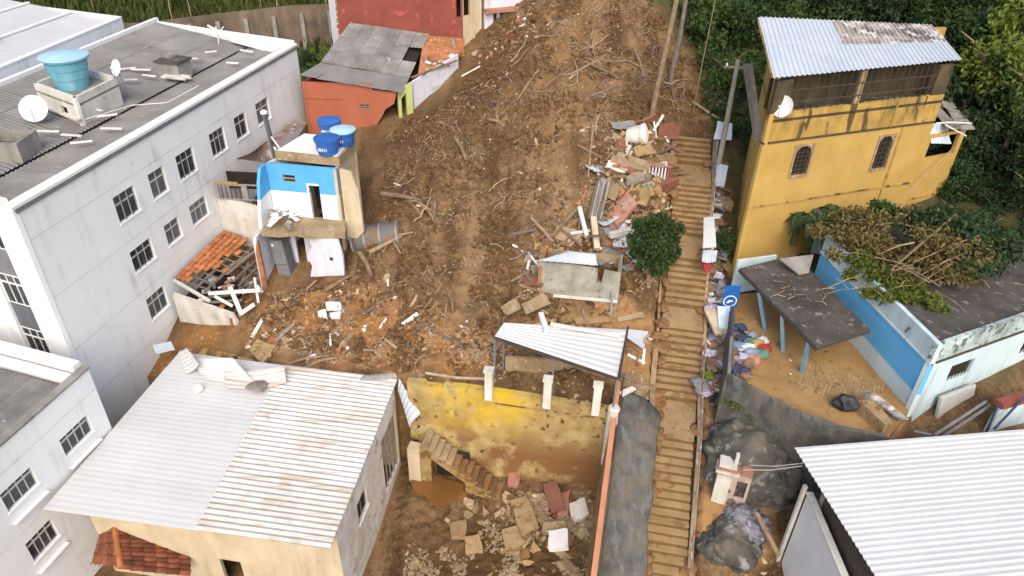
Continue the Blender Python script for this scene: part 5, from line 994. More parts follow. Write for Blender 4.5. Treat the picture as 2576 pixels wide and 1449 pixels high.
# ---------------------------------------------------------------- house with white corrugated roof at the lower right
br = thing('corrugated_roof_house', 'pale house with big white corrugated roof in the lower right corner', 'house', (14, 15, 2))
X0, X1 = onz(1998, 1126, 8.4), onz(2700, 1070, 8.4); X2 = onz(2170, 1400, 8.2); X2 = X0 + (X2 - X0) * 1.35; X3 = X2 + (X1 - X0)
for k in range(14):
    a, b = X2.lerp(X0, k / 14), X2.lerp(X0, (k + 1) / 14); d, c = X3.lerp(X1, k / 14), X3.lerp(X1, (k + 1) / 14)
    corr(br, b, a, d, c, .26, .035, tin, 1, 1, tri=True, jit=.006)
e0, e1 = onz(2035, 1232, 7.1), onz(2105, 1397, 7.1)
wall(G(), (e0.x, e0.y), (e1.x + (e1.x - e0.x) * .5, e1.y + (e1.y - e0.y) * .5), 1.0, 6.9, .2).mk('side_wall', white2, br)
wall(G(), (X1.x, X1.y - .8), (e0.x + .3, X0.y - 1.2), 1.0, 8.1, .2).mk('rear_wall', conc, br); wall(G(), (e0.x + .35, e0.y - .2), (e1.x + (e1.x - e0.x) * .5 + .35, e1.y + (e1.y - e0.y) * .5), 6.0, 8.1, .2).mk('dark_clerestory', iron, br)
G().beam(Vector((e0.x - .12, e0.y + .1, 1.0)), Vector((e0.x - .12, e0.y + .1, 7.2)), .14, .14).mk('corner_pipe', wwash, br); G().beam(e0 + Vector((.05, 0, -.15)), e0.lerp(e1, 1.5) + Vector((.05, 0, -.15)), .26, .08).mk('wall_coping', wwash, br)
mt = tag(tbox((0, 0, .55), (2.1, .22, 1.15), Matrix.Translation(wpt(vb_, vd, 2.35, 6.9, .45)) @ Matrix.Rotation(-math.atan2(-(vd[1] - vb_[1]), vd[0] - vb_[0]), 4, 'Z') @ Matrix.Rotation(rad(-10), 4, 'X')).mk('mattress', mat('grey_mattress', (.45, .45, .42), (.38, .38, .35), 2, .9)), 'pale grey mattress leaning on the white front wall of the blue striped house', 'mattress')
bv = mt.modifiers.new('b', 'BEVEL'); bv.width = .08; bv.segments = 3
fa_ = thing('aqua_shed', 'small pale blue shed with red roof edge at the right side of the picture', 'shed', onz(2540, 1060, 6))
f0, f1 = onz(2487, 1085, 7.2), onz(2600, 1050, 7.3); wall(G(), (f0.x, f0.y), (f1.x, f1.y), 5, 8.5, .2).mk('shed_wall', aqua, fa_); wbox(G(), (f0.x, f0.y), (f1.x, f1.y), -.1, 3, 8.503, 8.75, -.3, .1).mk('roof_edge', redp, fa_)
for a, b in (((2480, 1090, 7.5), (2510, 1020, 9.2)), ((2500, 1080, 7.8), (2576, 1000, 9.0))): tag(G().tube([onz(*a), onz(*b)], .05, n=6).mk('steel_strut', navy), 'dark blue strut leaning at the small pale blue shed', 'strut', 'struts at the pale blue shed')
for a, b in (((2350, 1095, 7.9), (2480, 1010, 8.2)), ((2370, 1100, 7.7), (2490, 1020, 7.9)), ((2300, 1085, 7.6), (2345, 1095, 7.8))): tag(G().tube([onz(*a), onz(*b)], .06, n=6).mk('scaffold_pole', steel), 'grey pole lying behind the lower right white roof', 'pole', 'grey poles behind the lower right roof')
sheet('plastic_sheet', [onz(2165, 990, 8.0), onz(2255, 1060, 7.8), onz(2290, 1055, 8.2), onz(2200, 985, 8.3)], mat('crumpled_white_sheet', (.55, .5, .45), (.2, .18, .16), 4, .8), 'crumpled dirty white sheet heap at the front end of the blue stripe', 'sheet', pitch=.5, amp=.15, sag=-.35, jit=.25)
tag(G().prism([(p.x, p.y) for p in (onz(2150, 1035, 7.5), onz(2215, 1095, 7.5), onz(2235, 1092, 7.5), onz(2190, 1030, 7.5))], 7.3, 8.1).mk('tan_slab', slabt), 'tan slab propped beside the courtyard wall near the crumpled sheet', 'slab')
o = blobg(onz(2125, 1015, 7.8), (.4, .4, .4), 6, 3).mk('black_sack', blk); tag(o, 'black sack in the courtyard next to the crumpled dirty sheet', 'sack')
# ---------------------------------------------------------------- pink walled ruin, tanks and litter left of the upper stairs
pk = thing('pink_ruin', 'broken pink walled house front with white balusters beside the stairs', 'house ruin', (8.6, 36, 8.5))
k0, k1 = onz(1618, 515, 9.1), onz(1676, 520, 9.1); k0, k1 = (k0.x, k0.y), (k1.x, k1.y); Lk_ = axes(k0, k1)[2]
wall(G(), k0, k1, 8.0, 10.6, .2).mk('front_wall', redp, pk); kz = 10.6
for k in range(7): s = .08 + k * (Lk_ - .25) / 6; G().tube([wpt(k0, k1, s, kz, -.1), wpt(k0, k1, s, kz + .45, -.1), wpt(k0, k1, s, kz + .9, -.1)], .05, n=6).mk('baluster', white2, pk)
wbox(G(), k0, k1, -.3, Lk_, kz + .9, kz + 1.02, -.22, .02).mk('balustrade_rail', pinkp, pk)
kc = (k1[0] + .8, k1[1] + 3.6); wall(G(), k1, kc, 8.0, 11.7, .2).mk('side_wall', redp, pk); wbox(G(), k1, kc, 0, 3.6, 11.703, 11.8, -.24, .04).mk('coping', pinkp, pk)
G().prism([(k0[0], k0[1] + .3), (k1[0] - .1, k1[1] + .3), (k1[0] + .3, k1[1] + 2.5), (k0[0] - .2, k0[1] + 2.3)], 9.5, 10.45).mk('floor', brick, pk)
sl = [onz(1588, 468, 11.0), onz(1612, 500, 10.7), onz(1545, 582, 9.5), onz(1520, 555, 9.7)]
tag(G().hexa([v - Vector((0, 0, .2)) for v in sl][::-1], sl[::-1]).mk('pink_slab', pinkp), 'long pink wall slab toppled onto the debris left of the pink ruin', 'slab')
gr_ = thing('window_grille', 'cream metal window grille lying beside the stairs above the round bush', 'grille', onz(1670, 515, 9.6)); a, b, c, d = onz(1645, 525, 9.5), onz(1690, 505, 9.4), onz(1686, 535, 9.4), onz(1640, 545, 9.5)
for p, q_ in ((a, b), (b, c), (c, d), (d, a)): G().beam(p + Vector((0, 0, .3)), q_ + Vector((0, 0, .3)), .06, .05).mk('frame_bar', wwash, gr_)
for k in range(1, 5): G().beam(a.lerp(b, k / 5) + Vector((0, 0, .3)), d.lerp(c, k / 5) + Vector((0, 0, .3)), .035, .03).mk('bar', wwash, gr_)
wt = thing('white_cistern', 'dented white cistern lying on the debris beside the top of the stairs', 'cistern', gnd(1600, 350)); P = gnd(1600, 352) + Vector((0, 0, .3))
M2 = Matrix.Translation(P) @ Matrix.Rotation(rad(70), 4, 'Y') @ Matrix.Rotation(rad(20), 4, 'X'); g = G().lathe((0, 0, -.5), [(.42, 0), (.5, .4), (.52, .8), (.56, .82), (.56, .95)], 18); g.v = [tuple(M2 @ Vector(v)) for v in g.v]; g.mk('cistern_body', wwash, wt)
g = G().lathe((0, 0, .46), [(.6, 0), (.6, .06), (.3, .14)], 18); g.v = [tuple(M2 @ Vector(v)) for v in g.v]; g.mk('lid', white2, wt)
cu = thing('culvert_tank', 'grey ribbed cylinder half buried in mud right of the torn blue house', 'tank', gnd(950, 580)); A_ = gnd(890, 605) + Vector((0, .1, -.15)); B_ = gnd(1008, 578) + Vector((0, .1, -.3))
G().tube([A_.lerp(B_, k / 6) for k in range(7)], .82, .72, 20).mk('tank_shell', mat('grey_tank', (.15, .15, .15), (.09, .09, .09), 1.2, .8, .15, spots=(.2, .125, .06), spot_s=1.6, spot_t=.52), cu, smooth=True)
for f in (.03, .3, .62, .97): u_2 = (B_ - A_).normalized(); G().tube([A_.lerp(B_, f) - u_2 * .05, A_.lerp(B_, f) + u_2 * .05], .87 - .1 * f, n=20).mk('rib', steel, cu)
for k in range(6):
    a = gnd(1530 - k * 6, 480) + Vector((0, 0, .5)); b = gnd(1505 - k * 6 + 4, 570) + Vector((0, 0, .45))
    tag(G().beam(a, b, .1, .06).mk('roof_batten', wooddk if k % 2 else conc), 'grey slat of the pile lying beside the toppled pink slab', 'slat', 'grey slats beside the pink slab')
for (a, b, w_, m, lb) in [((1455, 545), (1475, 610), .2, whitewood, 'upright white post sticking out of the debris above the small hut'), ((1490, 570), (1500, 640), .3, cream, 'cream broken pillar leaning above the small roofless hut'), ((1532, 615), (1590, 590), .28, wwash, 'pale concrete beam lying left of the round bush'), ((1385, 620), (1450, 540), .12, wood, 'long slanting pole above the small roofless hut'), ((1335, 570), (1390, 620), .1, wood, 'broken pole lying on the mud left of the small roofless hut'), ((1490, 340), (1478, 460), .1, bark, 'thin pale trunk standing in the slide left of the pink ruin'), ((1575, 655), (1620, 690), .18, wwash, 'pale broken lintel lying under the round bush')]:
    tag(G().beam(gnd(*a) + Vector((0, 0, .55)), gnd(*b) + Vector((0, 0, .3)), w_, w_).mk('beam', m), lb, 'beam')
# ---------------------------------------------------------------- vegetation
def leafmesh(name, clumps, n, size, m, seed, flat=.35, aspect=.45, droop=0):
    r = np.random.default_rng(seed); W_ = np.array([c[1][0] * c[1][1] * c[1][2] for c in clumps]) ** .8; W_ /= W_.sum(); which = r.choice(len(clumps), n, p=W_)
    cen = np.array([c[0] for c in clumps], float)[which]; rr = np.array([c[1] for c in clumps], float)[which]
    d = r.normal(size=(n, 3)); d /= np.linalg.norm(d, axis=1)[:, None]; rad_ = r.random(n) ** .42
    P = cen + d * rr * rad_[:, None] * (1 + .22 * np.sin(d[:, :1] * 7 + d[:, 1:2] * 5 + which[:, None]))
    ax_ = d * .7 + r.normal(size=(n, 3)) * .6; ax_[:, 2] -= droop; ax_ /= np.linalg.norm(ax_, axis=1)[:, None]
    nn = r.normal(size=(n, 3)) + np.array([0, 0, 1.1]); s = np.cross(ax_, nn); s /= np.linalg.norm(s, axis=1)[:, None] + 1e-9
    L = size * (.6 + .8 * r.random(n))[:, None]; wd = L * aspect
    V = np.stack([P - ax_ * L * .5, P + s * wd * .5, P + ax_ * L * .5 + np.array([0, 0, -1]) * L * .12, P - s * wd * .5], 1).reshape(-1, 3)
    Q = np.arange(4 * n).reshape(n, 4); return fastmesh(name, V, Q, m)
def crown(seed, r=2.4, n=3600, m=leafd, size=.34):
    R = random.Random(seed); cl = [((0, 0, 0), (r * .7, r * .7, r * .6))]
    for k in range(9): a = R.uniform(0, 6.28); e = R.uniform(-.2, .75); q = r * R.uniform(.45, .85); cl.append(((math.cos(a) * q, math.sin(a) * q, e * r), (r * R.uniform(.25, .45),) * 2 + (r * R.uniform(.2, .38),)))
    return leafmesh('crown', cl, n, size, m, seed)
crowns = [crown(1, m=leafd), crown(2, m=leafd, size=.42), crown(3, m=leafg), crown(4, m=leafd, size=.28), crown(5, m=leafy, n=2600), crown(6, m=leafg, size=.26)]
def trunkmesh(seed, h=3.5, r=.16):
    R = random.Random(seed); g = G(); pts = [Vector((0, 0, -.5))]
    for k in range(4): pts.append(Vector((R.uniform(-.25, .25), R.uniform(-.25, .25), h * (k + 1) / 4)))
    g.tube(pts, r, r * .5, 7)
    for k in range(5): a = R.uniform(0, 6.28); s = pts[2].lerp(pts[4], R.random()); g.tube([s, s + Vector((math.cos(a) * .8, math.sin(a) * .8, .7)), s + Vector((math.cos(a) * 1.6, math.sin(a) * 1.6, 1.1))], r * .4, r * .15, 5)
    return shape(g, 'trunk', bark)
trunks = [trunkmesh(k) for k in range(3)]
def tree(x, y, s, kind, label, group=None, zoff=0, rot=None, hs=1.0):
    z = hz(x, y); t = thing('tree', label, 'tree', (x, y, z), group); a = rot if rot is not None else (x * 7.3 + y * 3.1) % 6.28
    M = Matrix.Translation((x, y, z + zoff)) @ Matrix.Rotation(a, 4, 'Z') @ Matrix.Diagonal((s, s, s * hs, 1))
    piece('trunk', trunks[int(x * 3 + y) % 3], t, M); piece('crown', crowns[kind], t, M @ Matrix.Translation((0, 0, 3.1)))
LAB = {0: 'dark green leafy tree in the dense wood behind the yellow house', 1: 'dark broad leaved tree in the dense wood at the upper right', 2: 'mid green tree standing in the wood at the upper right', 3: 'dark fine leaved tree in the wood at the upper right', 4: 'yellow green tree at the right edge of the wood', 5: 'fresh green fine leaved tree in the wood at the upper right'}
spots = []
R = random.Random(17)
for row, (y0, x0, x1) in enumerate([(43.5, 24, 32), (45.5, 17.5, 33), (48.5, 15, 36), (52, 14, 38), (56, 13, 40)]):
    n = int((x1 - x0) / 2.7)
    for k in range(n): spots.append((x0 + (k + .5) * (x1 - x0) / n + R.uniform(-.7, .7), y0 + R.uniform(-.9, .9), R.uniform(.72, 1.05), R.choice([0, 0, 1, 1, 3, 3, 2])))
for x, y, s, k in [(27.5, 40.5, .8, 3), (29.5, 38, .85, 0), (28, 35.8, .75, 3), (30.8, 42, 1.0, 2), (31, 35.5, .8, 0), (28.8, 33.2, .6, 3), (31.5, 32, .7, 0), (26.6, 38.6, .62, 3), (32.5, 39, 1.0, 4), (33.5, 44, 1.0, 4), (34.5, 41, .9, 5), (30, 46.5, .9, 5)]: spots.append((x, y, s, k))
for x, y, s in [(25.6, 36.9, .62), (27.2, 34.6, .7), (26.2, 35.4, .5), (28.2, 31.0, .62), (29.6, 29.5, .7), (28.6, 36.6, .85), (27.4, 32.6, .5), (30.5, 27, .7), (23.2, 34.8, .42), (21.2, 35.0, .36), (24.8, 33.4, .45), (26.4, 32.6, .45), (24.3, 36.2, .4)]: spots.append((x, y, s, 3 if s > .6 else 0))
for x, y, s, k in [(26.4, 42.6, .8, 4), (28.2, 44.4, .9, 5), (27.6, 40.6, .6, 4), (25.5, 45.6, .85, 5), (30, 46, .9, 4), (22, 44.8, .7, 2), (17.5, 46.6, .8, 5), (20, 48.4, .8, 2), (28.8, 41.6, .6, 5)]: spots.append((x, y, s, k))
for k in range(46):
    x, y = (R.uniform(24.5, 37), R.uniform(28, 44)) if k < 30 else (R.uniform(14, 36), R.uniform(44, 58))
    if x < 28.3 and y < 37.5: x += 4
    spots.append((x, y, R.uniform(.6, .95), R.choice([0, 1, 3, 0, 3])))
def place(x, y): return 'beyond the flat dark roof' if y < 37 else 'beside the yellow annex' if x > 23 and y < 43 else 'along the top edge of the picture' if y > 50 else 'close behind the yellow house'
SH = ['dark green leafy tree', 'dark broad leaved tree', 'mid green tree', 'dark fine leaved tree', 'yellow green tree', 'fresh green fine leaved tree']  # the yellow green is the leaf colour itself
for x, y, s, k in spots: tree(x, y, s, k, '%s in the dense wood %s' % (SH[k], place(x, y)), 'trees of the dense wood', zoff=-1.6)
tree(25.9, 40.6, 1.0, 4, 'tall yellow green tree overhanging the right end of the yellow annex', zoff=1.4); tree(27.3, 38.2, .9, 5, 'fresh green tall tree at the right edge above the flat dark roof', zoff=1.6); tree(28.2, 41.8, 1.0, 4, 'tall yellow green tree at the upper right edge of the picture', zoff=2.2)
def carpet(name, poly, n, size, m, seed):
    r = np.random.default_rng(seed); xs_ = [p[0] for p in poly]; ys_ = [p[1] for p in poly]; x = r.uniform(min(xs_), max(xs_), n); y = r.uniform(min(ys_), max(ys_), n); k = inpoly(x, y, poly); x, y = x[k], y[k]
    P = np.c_[x, y, height(x, y) + r.random(len(x)) ** 2 * 1.1]; nn = r.normal(size=(len(x), 3)) + np.array([0, -.4, 1.2]); a = r.normal(size=(len(x), 3)); s = np.cross(nn, a); s /= np.linalg.norm(s, axis=1)[:, None]; t_ = np.cross(nn, s); t_ /= np.linalg.norm(t_, axis=1)[:, None]
    L = size * (.6 + .8 * r.random(len(x)))[:, None]; V = np.stack([P - t_ * L * .5, P + s * L * .25, P + t_ * L * .5, P - s * L * .25], 1).reshape(-1, 3)
    o = bpy.data.objects.new(name, fastmesh(name, V, np.arange(4 * len(x)).reshape(-1, 4), m)); C.objects.link(o); o['kind'] = 'stuff'
WOOD = [(11.3, 41.6), (13.5, 39.5), (20, 42), (26.3, 41.5), (24.6, 37.9), (27.6, 36.2), (27.9, 27.6), (40, 26), (40, 62), (8.5, 62), (9.5, 50), (11, 46)]
carpet('undergrowth', WOOD, 34000, .42, leafd, 5); carpet('undergrowth_shoots', WOOD, 9000, .36, leafg, 6)
carpet('slope_weeds', [(-17.5, 47), (-14.3, 46.8), (-13.5, 51), (-12.8, 55), (-24, 54.5), (-24, 51)], 5000, .3, leafg, 7)
for x, y, s, k, lb in [(12.6, 43.6, .8, 5, 'bright green tree left of the yellow house above the stairs'), (11.9, 46.3, .9, 2, 'mid green tree at the top edge above the stairs'), (13.8, 46.0, .95, 3, 'dark green tree just behind the left end of the yellow house roof'), (12.6, 41.2, .5, 5, 'low bushy green tree beside the utility pole')]: tree(x, y, s, k, lb, zoff=-1.4)
bs = thing('round_bush', 'round dark green bushy tree on the left edge of the stairs', 'bush', (8.0, 31.3, 8)); P = onz(1645, 608, 10.4); z0 = hz(P.x, P.y)
G().tube([Vector((P.x + .1, P.y, z0 - .3)), Vector((P.x, P.y + .1, z0 + 1)), P], .13, .08, 7).mk('trunk', bark, bs)
for k in range(6): a = k * 1.05; G().tube([Vector((P.x, P.y, z0 + .7)), P + Vector((math.cos(a) * .7, math.sin(a) * .6, .3))], .05, .02, 5).mk('limb', bark, bs)
cl = [((0, 0, 0), (.7, .6, .75)), ((.35, -.4, -.85), (.6, .5, .45)), ((-.55, .1, .75), (.5, .5, .4)), ((.5, .2, .85), (.5, .5, .4)), ((.1, -.6, .1), (.7, .4, .6)), ((-.95, -.2, .15), (.38, .4, .42)), ((.85, 0, .1), (.4, .4, .5)), ((.3, -.2, -1.45), (.4, .4, .35)), ((-.1, 0, 1.25), (.35, .35, .25)), ((-.75, 0, -.65), (.35, .4, .35)), ((.85, -.1, -.75), (.35, .35, .4)), ((1.2, .1, .75), (.28, .25, .28)), ((-.9, 0, .95), (.25, .25, .22)), ((.2, 0, 1.45), (.22, .22, .2)), ((1.15, -.1, -.45), (.25, .25, .3)), ((-.45, -.3, -1.1), (.3, .3, .3))]
piece('crown', leafmesh('crown', cl, 6500, .2, leafb, 31), bs, Matrix.Translation(P)); piece('leaf_tips', leafmesh('leaf_tips', [(c, tuple(k * 1.12 for k in r)) for c, r in cl], 1500, .2, leafd, 32), bs, Matrix.Translation(P)); piece('young_leaves', leafmesh('young_leaves', [(c, tuple(k * 1.05 for k in r)) for c, r in cl[2:6]], 350, .17, leafg, 33), bs, Matrix.Translation(P))
# grassy hillside behind the apartment block
gv = []; n = 26000; gx_ = rng.uniform(-46, -9, n); gy_ = rng.uniform(55.6, 74, n)
hg = height(gx_, gy_); cen = np.c_[gx_, gy_, hg]; a = rng.random(n) * 6.28; L = rng.uniform(.5, 1.3, n); wd = .16
u = np.c_[np.cos(a), np.sin(a), 0 * a] * wd; t_ = np.c_[np.sin(a * 3) * .35, np.cos(a * 2) * .35 - .1, L]
V = np.stack([cen - u, cen + u, cen + t_ + u * .2, cen + t_ - u * .2], 1).reshape(-1, 3)
o = bpy.data.objects.new('hill_grass', fastmesh('hill_grass', V, np.arange(4 * n).reshape(n, 4), grassm)); C.objects.link(o); o['kind'] = 'stuff'
R = random.Random(4)
for k in range(16):
    x = -38 + k * 1.75 + R.uniform(-.5, .5); y = 58 + R.uniform(-.6, 4); z = hz(x, y); t = thing('sapling', 'thin pale stemmed sapling on the grassy hillside behind the apartment block', 'sapling', (x, y, z), 'saplings on the grassy hillside')
    G().tube([Vector((x, y, z - .3)), Vector((x + R.uniform(-.1, .1), y, z + 1.8)), Vector((x + R.uniform(-.4, .4), y, z + 3.4))], .05, .02, 5).mk('stem', chunkp, t); piece('foliage', crowns[5 if k % 3 else 4], t, Matrix.Translation((x, y, z + 3.3)) @ Matrix.Scale(.24, 4))
for x, y, s, k, lb in [(-13.6, 53.2, .4, 4, 'low yellow green bush by the corner of the red house'), (-15.5, 53.6, .36, 3, 'dark low bush under the brown hill wall'), (-13.2, 50.6, .34, 5, 'low green bush between the apartment block and the orange house')]: tree(x, y, s, k, lb, zoff=-.7)
# bare trunks at the top of the slide
def trunk_thing(pts, r0, r1, label, m=bark, name='bare_trunk', twigs=0, cat='tree trunk', group=None):
    o = G().tube(pts, r0, r1, 8).mk(name, m); tag(o, label, cat, group); return o
b1 = gnd(1640, 285); trunk_thing([b1 - Vector((0, 0, .3)), b1 + Vector((.15, .2, 1.6)), b1 + Vector((.35, .3, 3.6)), b1 + Vector((.6, .5, 6.5)), b1 + Vector((.75, .6, 9.5))], .17, .12, 'tall pale bare trunk standing at the top of the slide left of its shorter neighbour')
b1 = gnd(1692, 212); trunk_thing([b1 - Vector((.1, 0, .3)), b1 + Vector((-.15, 0, .8)), b1 + Vector((.05, .2, 2.4)), b1 + Vector((.1, .3, 5))], .17, .12, 'shorter greyish bare trunk right of the tall one at the top of the slide', wooddk)
b1 = gnd(1745, 275); trunk_thing([b1 - Vector((0, 0, .2)), b1 + Vector((.1, .2, 3)), b1 + Vector((.3, .3, 8))], .035, .022, 'very thin pale pole rising at the head of the staircase', bark)
o = trunk_thing([gnd(1742, 262) + Vector((0, 0, .15)), gnd(1790, 297) + Vector((0, 0, .2)), gnd(1812, 312) + Vector((0, 0, .3))], .09, .07, 'pale pole lying aslant at the head of the staircase', bark, 'fallen_pole', cat='pole')
# roots curtain below the tall trunk
R = random.Random(12)
for k in range(22):
    a = gnd(R.uniform(1600, 1720), R.uniform(90, 230)) + Vector((0, 0, .1)); b = a + Vector((R.uniform(-.9, .5), -R.uniform(.3, 1.2), R.uniform(-1.6, -.5)))
    b.z = max(b.z, hz(b.x, b.y) + .03); c = (a + b) / 2 + Vector((R.uniform(-.3, .3), 0, R.uniform(.05, .35)))
    tag(G().tube([a, c, b], .045, .015, 5).mk('root', wooddk if k % 2 else bark), 'torn root hanging on the slope below the bare trunks', 'root', 'torn roots below the bare trunks')
# utility pole and wires right of the stairs
up_ = thing('utility_pole', 'leaning grey concrete utility pole between the stairs and the yellow house', 'utility pole', onz(1792, 500, 9.4)); A_ = onz(1792, 500, 9.2); B_ = ony(1857, 150, A_.y + 1.2)
G().tube([A_, A_.lerp(B_, .5), B_], .17, .12, 10).mk('pole_shaft', conc, up_)
G().beam(A_.lerp(B_, .95) - Vector((.7, 0, 0)), A_.lerp(B_, .95) + Vector((.7, 0, 0)), .1, .1).mk('crossarm', wooddk, up_)
for q in (-.55, 0, .55): G().lathe(A_.lerp(B_, .95) + Vector((q, 0, .05)), [(.04, 0), (.06, .08), (.03, .16)], 8).mk('insulator', white2, up_)
tag(G().tube([A_ + Vector((-.15, .25, -.3)), A_.lerp(B_, .42) + Vector((-.2, .3, 0))], .06, n=6).mk('steel_pole', steel), 'short steel pole leaning beside the concrete utility pole', 'pole')
tp = A_.lerp(B_, .93)
for k, (e) in enumerate([(1745, 40, 48), (1500, -40, 50)]): pass
# fallen tree across the roof of the blue striped house
ft = thing('fallen_tree', 'fallen tree with wilted yellowish foliage lying across a dark flat roof', 'fallen tree', onz(2250, 620, 11.2))
def roofp(px, py, z): return onz(px, py, z)
br_ = [((2405, 540, 13.2), (2240, 680, 11.6), .13), ((2430, 635, 12.4), (2320, 690, 11.5), .09), ((2300, 610, 12.3), (2210, 640, 11.6), .07), ((2400, 660, 12.0), (2290, 730, 11.1), .07), ((2340, 580, 12.6), (2180, 560, 11.8), .08), ((2250, 670, 11.6), (2230, 705, 11.2), .05), ((2240, 570, 12.2), (2060, 560, 11.4), .06), ((2470, 590, 13), (2300, 660, 11.8), .07)]
for a, b, r in br_: A_, B_ = roofp(*a), roofp(*b); G().tube([A_, A_.lerp(B_, .5) + Vector((.1, .05, .12)), B_], r * .65, r * .25, 6).mk('branch', bark, ft)
def fol(cs, n, size, m, seed, nm='foliage', droop=.3):
    P0 = roofp(*cs[0][0]); cl = [(tuple(roofp(*c) - P0), r) for c, r in cs]; piece(nm, leafmesh(nm, cl, n, size, m, seed, droop=droop), ft, Matrix.Translation(P0))
fol([((2170, 655, 11.2), (.75, .55, .35)), ((2215, 690, 11.1), (.8, .5, .35)), ((2270, 720, 11.05), (.9, .5, .35)), ((2320, 745, 11.0), (.7, .45, .3)), ((2140, 690, 11.15), (.35, .3, .25)), ((2360, 770, 10.95), (.5, .35, .2)), ((2190, 735, 10.9), (.45, .3, .3)), ((2250, 745, 11.0), (.7, .4, .22))], 3600, .24, leafy, 41)
fol([((2140, 590, 11.6), (1.0, .8, .55)), ((2200, 610, 11.7), (1.0, .8, .5)), ((2250, 640, 11.5), (.9, .6, .4)), ((2170, 545, 11.9), (.8, .7, .5)), ((2290, 690, 11.3), (1.0, .6, .4)), ((2340, 650, 11.6), (.9, .7, .5)), ((2400, 620, 12.2), (.9, .8, .6)), ((2100, 640, 11.3), (.5, .5, .3)), ((2130, 545, 11.9), (.9, .6, .4)), ((2060, 580, 11.4), (.5, .5, .35)), ((2300, 545, 12.5), (.9, .7, .5)), ((2420, 700, 11.5), (.8, .5, .25)), ((2210, 560, 12.1), (.8, .6, .5))], 7000, .22, leafw, 42)
fol([((2370, 560, 12.6), (1.3, 1.0, .8)), ((2440, 580, 12.8), (1.2, 1, .9)), ((2460, 660, 12.0), (1.2, .9, .6)), ((2300, 560, 12.4), (.9, .8, .6)), ((2520, 620, 12.4), (1.3, 1, .9))], 3600, .26, leafd, 43)
fol([((2350, 600, 12.4), (1.2, 1.0, .6)), ((2440, 640, 12.3), (1.2, .9, .6)), ((2390, 680, 11.7), (1.0, .7, .4))], 1800, .22, leafw, 46)
for k in range(46):
    RR = random.Random(k + 900); A_ = roofp(RR.uniform(2080, 2480), RR.uniform(540, 740), 11.4 + RR.uniform(-.3, .9)); a = RR.uniform(0, 6.28); L_ = RR.uniform(.5, 1.7); B_ = A_ + Vector((math.cos(a) * L_, math.sin(a) * L_, RR.uniform(-.35, .35))); B_.z = max(B_.z, 10.8); G().tube([A_, (A_ + B_) / 2 + Vector((0, 0, .08)), B_], .022, .01, 4).mk('twig', bark, ft)
fol([((2215, 520, 12.2), (.6, .5, .35)), ((2245, 530, 12.1), (.5, .5, .3))], 900, .2, leafg, 44)
# banana plants at the foot of the yellow house
def banana(P, s, seed, label):
    t = thing('banana_plant', label, 'banana plant', P, 'banana plants by the yellow house'); R = random.Random(seed); P = Vector(P); top = P + Vector((0, 0, 1.0 * s)); G().tube([P - Vector((0, 0, .4)), top], .13 * s, .09 * s, 8).mk('stem', leafg, t)
    for k in range(8):
        a = k * .8 + R.uniform(-.2, .2); L = R.uniform(1.0, 1.5) * s; d = Vector((math.cos(a), math.sin(a), 0)); sd = Vector((-d.y, d.x, 0)); vs = []; N = 7
        for i in range(N + 1):
            f = i / N; c = top + d * L * (f * .75) + Vector((0, 0, L * (.75 * f - 1.15 * f * f))); wd = .26 * s * math.sin(math.pi * min(1, f * .93 + .06)) + .015
            vs += [c - sd * wd + Vector((0, 0, .09 * s)), c, c + sd * wd + Vector((0, 0, .09 * s))]
        fs = []
        for i in range(N):
            for j in (0, 1): q = i * 3 + j; fs.append((q, q + 1, q + 4, q + 3))
        G().add(vs, fs).mk('leaf', leafd if k % 3 else leafg, t, solid=.012)
banana(onz(2000, 600, 9.3), 1.15, 1, 'banana plant nearest the left corner of the yellow house'); banana(onz(2035, 618, 9.3), 1.3, 2, 'banana plant behind the upper end of the blue striped wall'); banana(onz(2085, 590, 9.5), 1.2, 3, 'banana plant rising from the wilted branches at the yellow house')
t = thing('shrub', 'small green shrub between the rubbish strip and the yellow house', 'shrub', onz(1825, 600, 9)); P = onz(1822, 598, 9.2); piece('foliage', leafmesh('foliage', [((0, 0, 0), (.55, .55, .5)), ((.2, -.3, -.3), (.4, .4, .35))], 1300, .16, leafg, 51), t, Matrix.Translation(P)); G().tube([P - Vector((0, 0, .9)), P], .04, n=5).mk('stem', bark, t)
for k, (px, py, z_) in enumerate([(1752, 1190, 4.3), (1760, 1090, 5.0), (1935, 1140, 5.3), (1990, 1060, 6.3), (1900, 1240, 3.9), (1745, 1330, 3.2), (1640, 930, 5.6), (1632, 1080, 5.2)]):
    P = onz(px, py, z_); P.z = hz(P.x, P.y) + .12 if k in (0, 1, 4, 5, 6, 7) else P.z; tag(piece('weeds', leafmesh('weeds', [((0, 0, 0), (.3, .25, .14)), ((.2, -.2, 0), (.2, .2, .1))], 260, .12, leafg if k % 2 else leafy, 60 + k), None, Matrix.Translation(P)), 'tuft of green weeds growing between the stairs and the dark rocks', 'weeds', 'weed tufts around the dark rocks')
for px, py, r, lb in [(1865, 1015, .5, 'mossy weeds on top of the big dark boulder'), (2545, 700, .3, 'weeds in the corner of the roof')][:1]:
    P = onz(px, py, 6.75); t = tag(piece('weeds', leafmesh('weeds', [((0, 0, 0), (.8, .35, .14)), ((.5, -.4, -.2), (.4, .4, .12))], 900, .12, leafy, 52), None, Matrix.Translation(P)), lb, 'weeds')

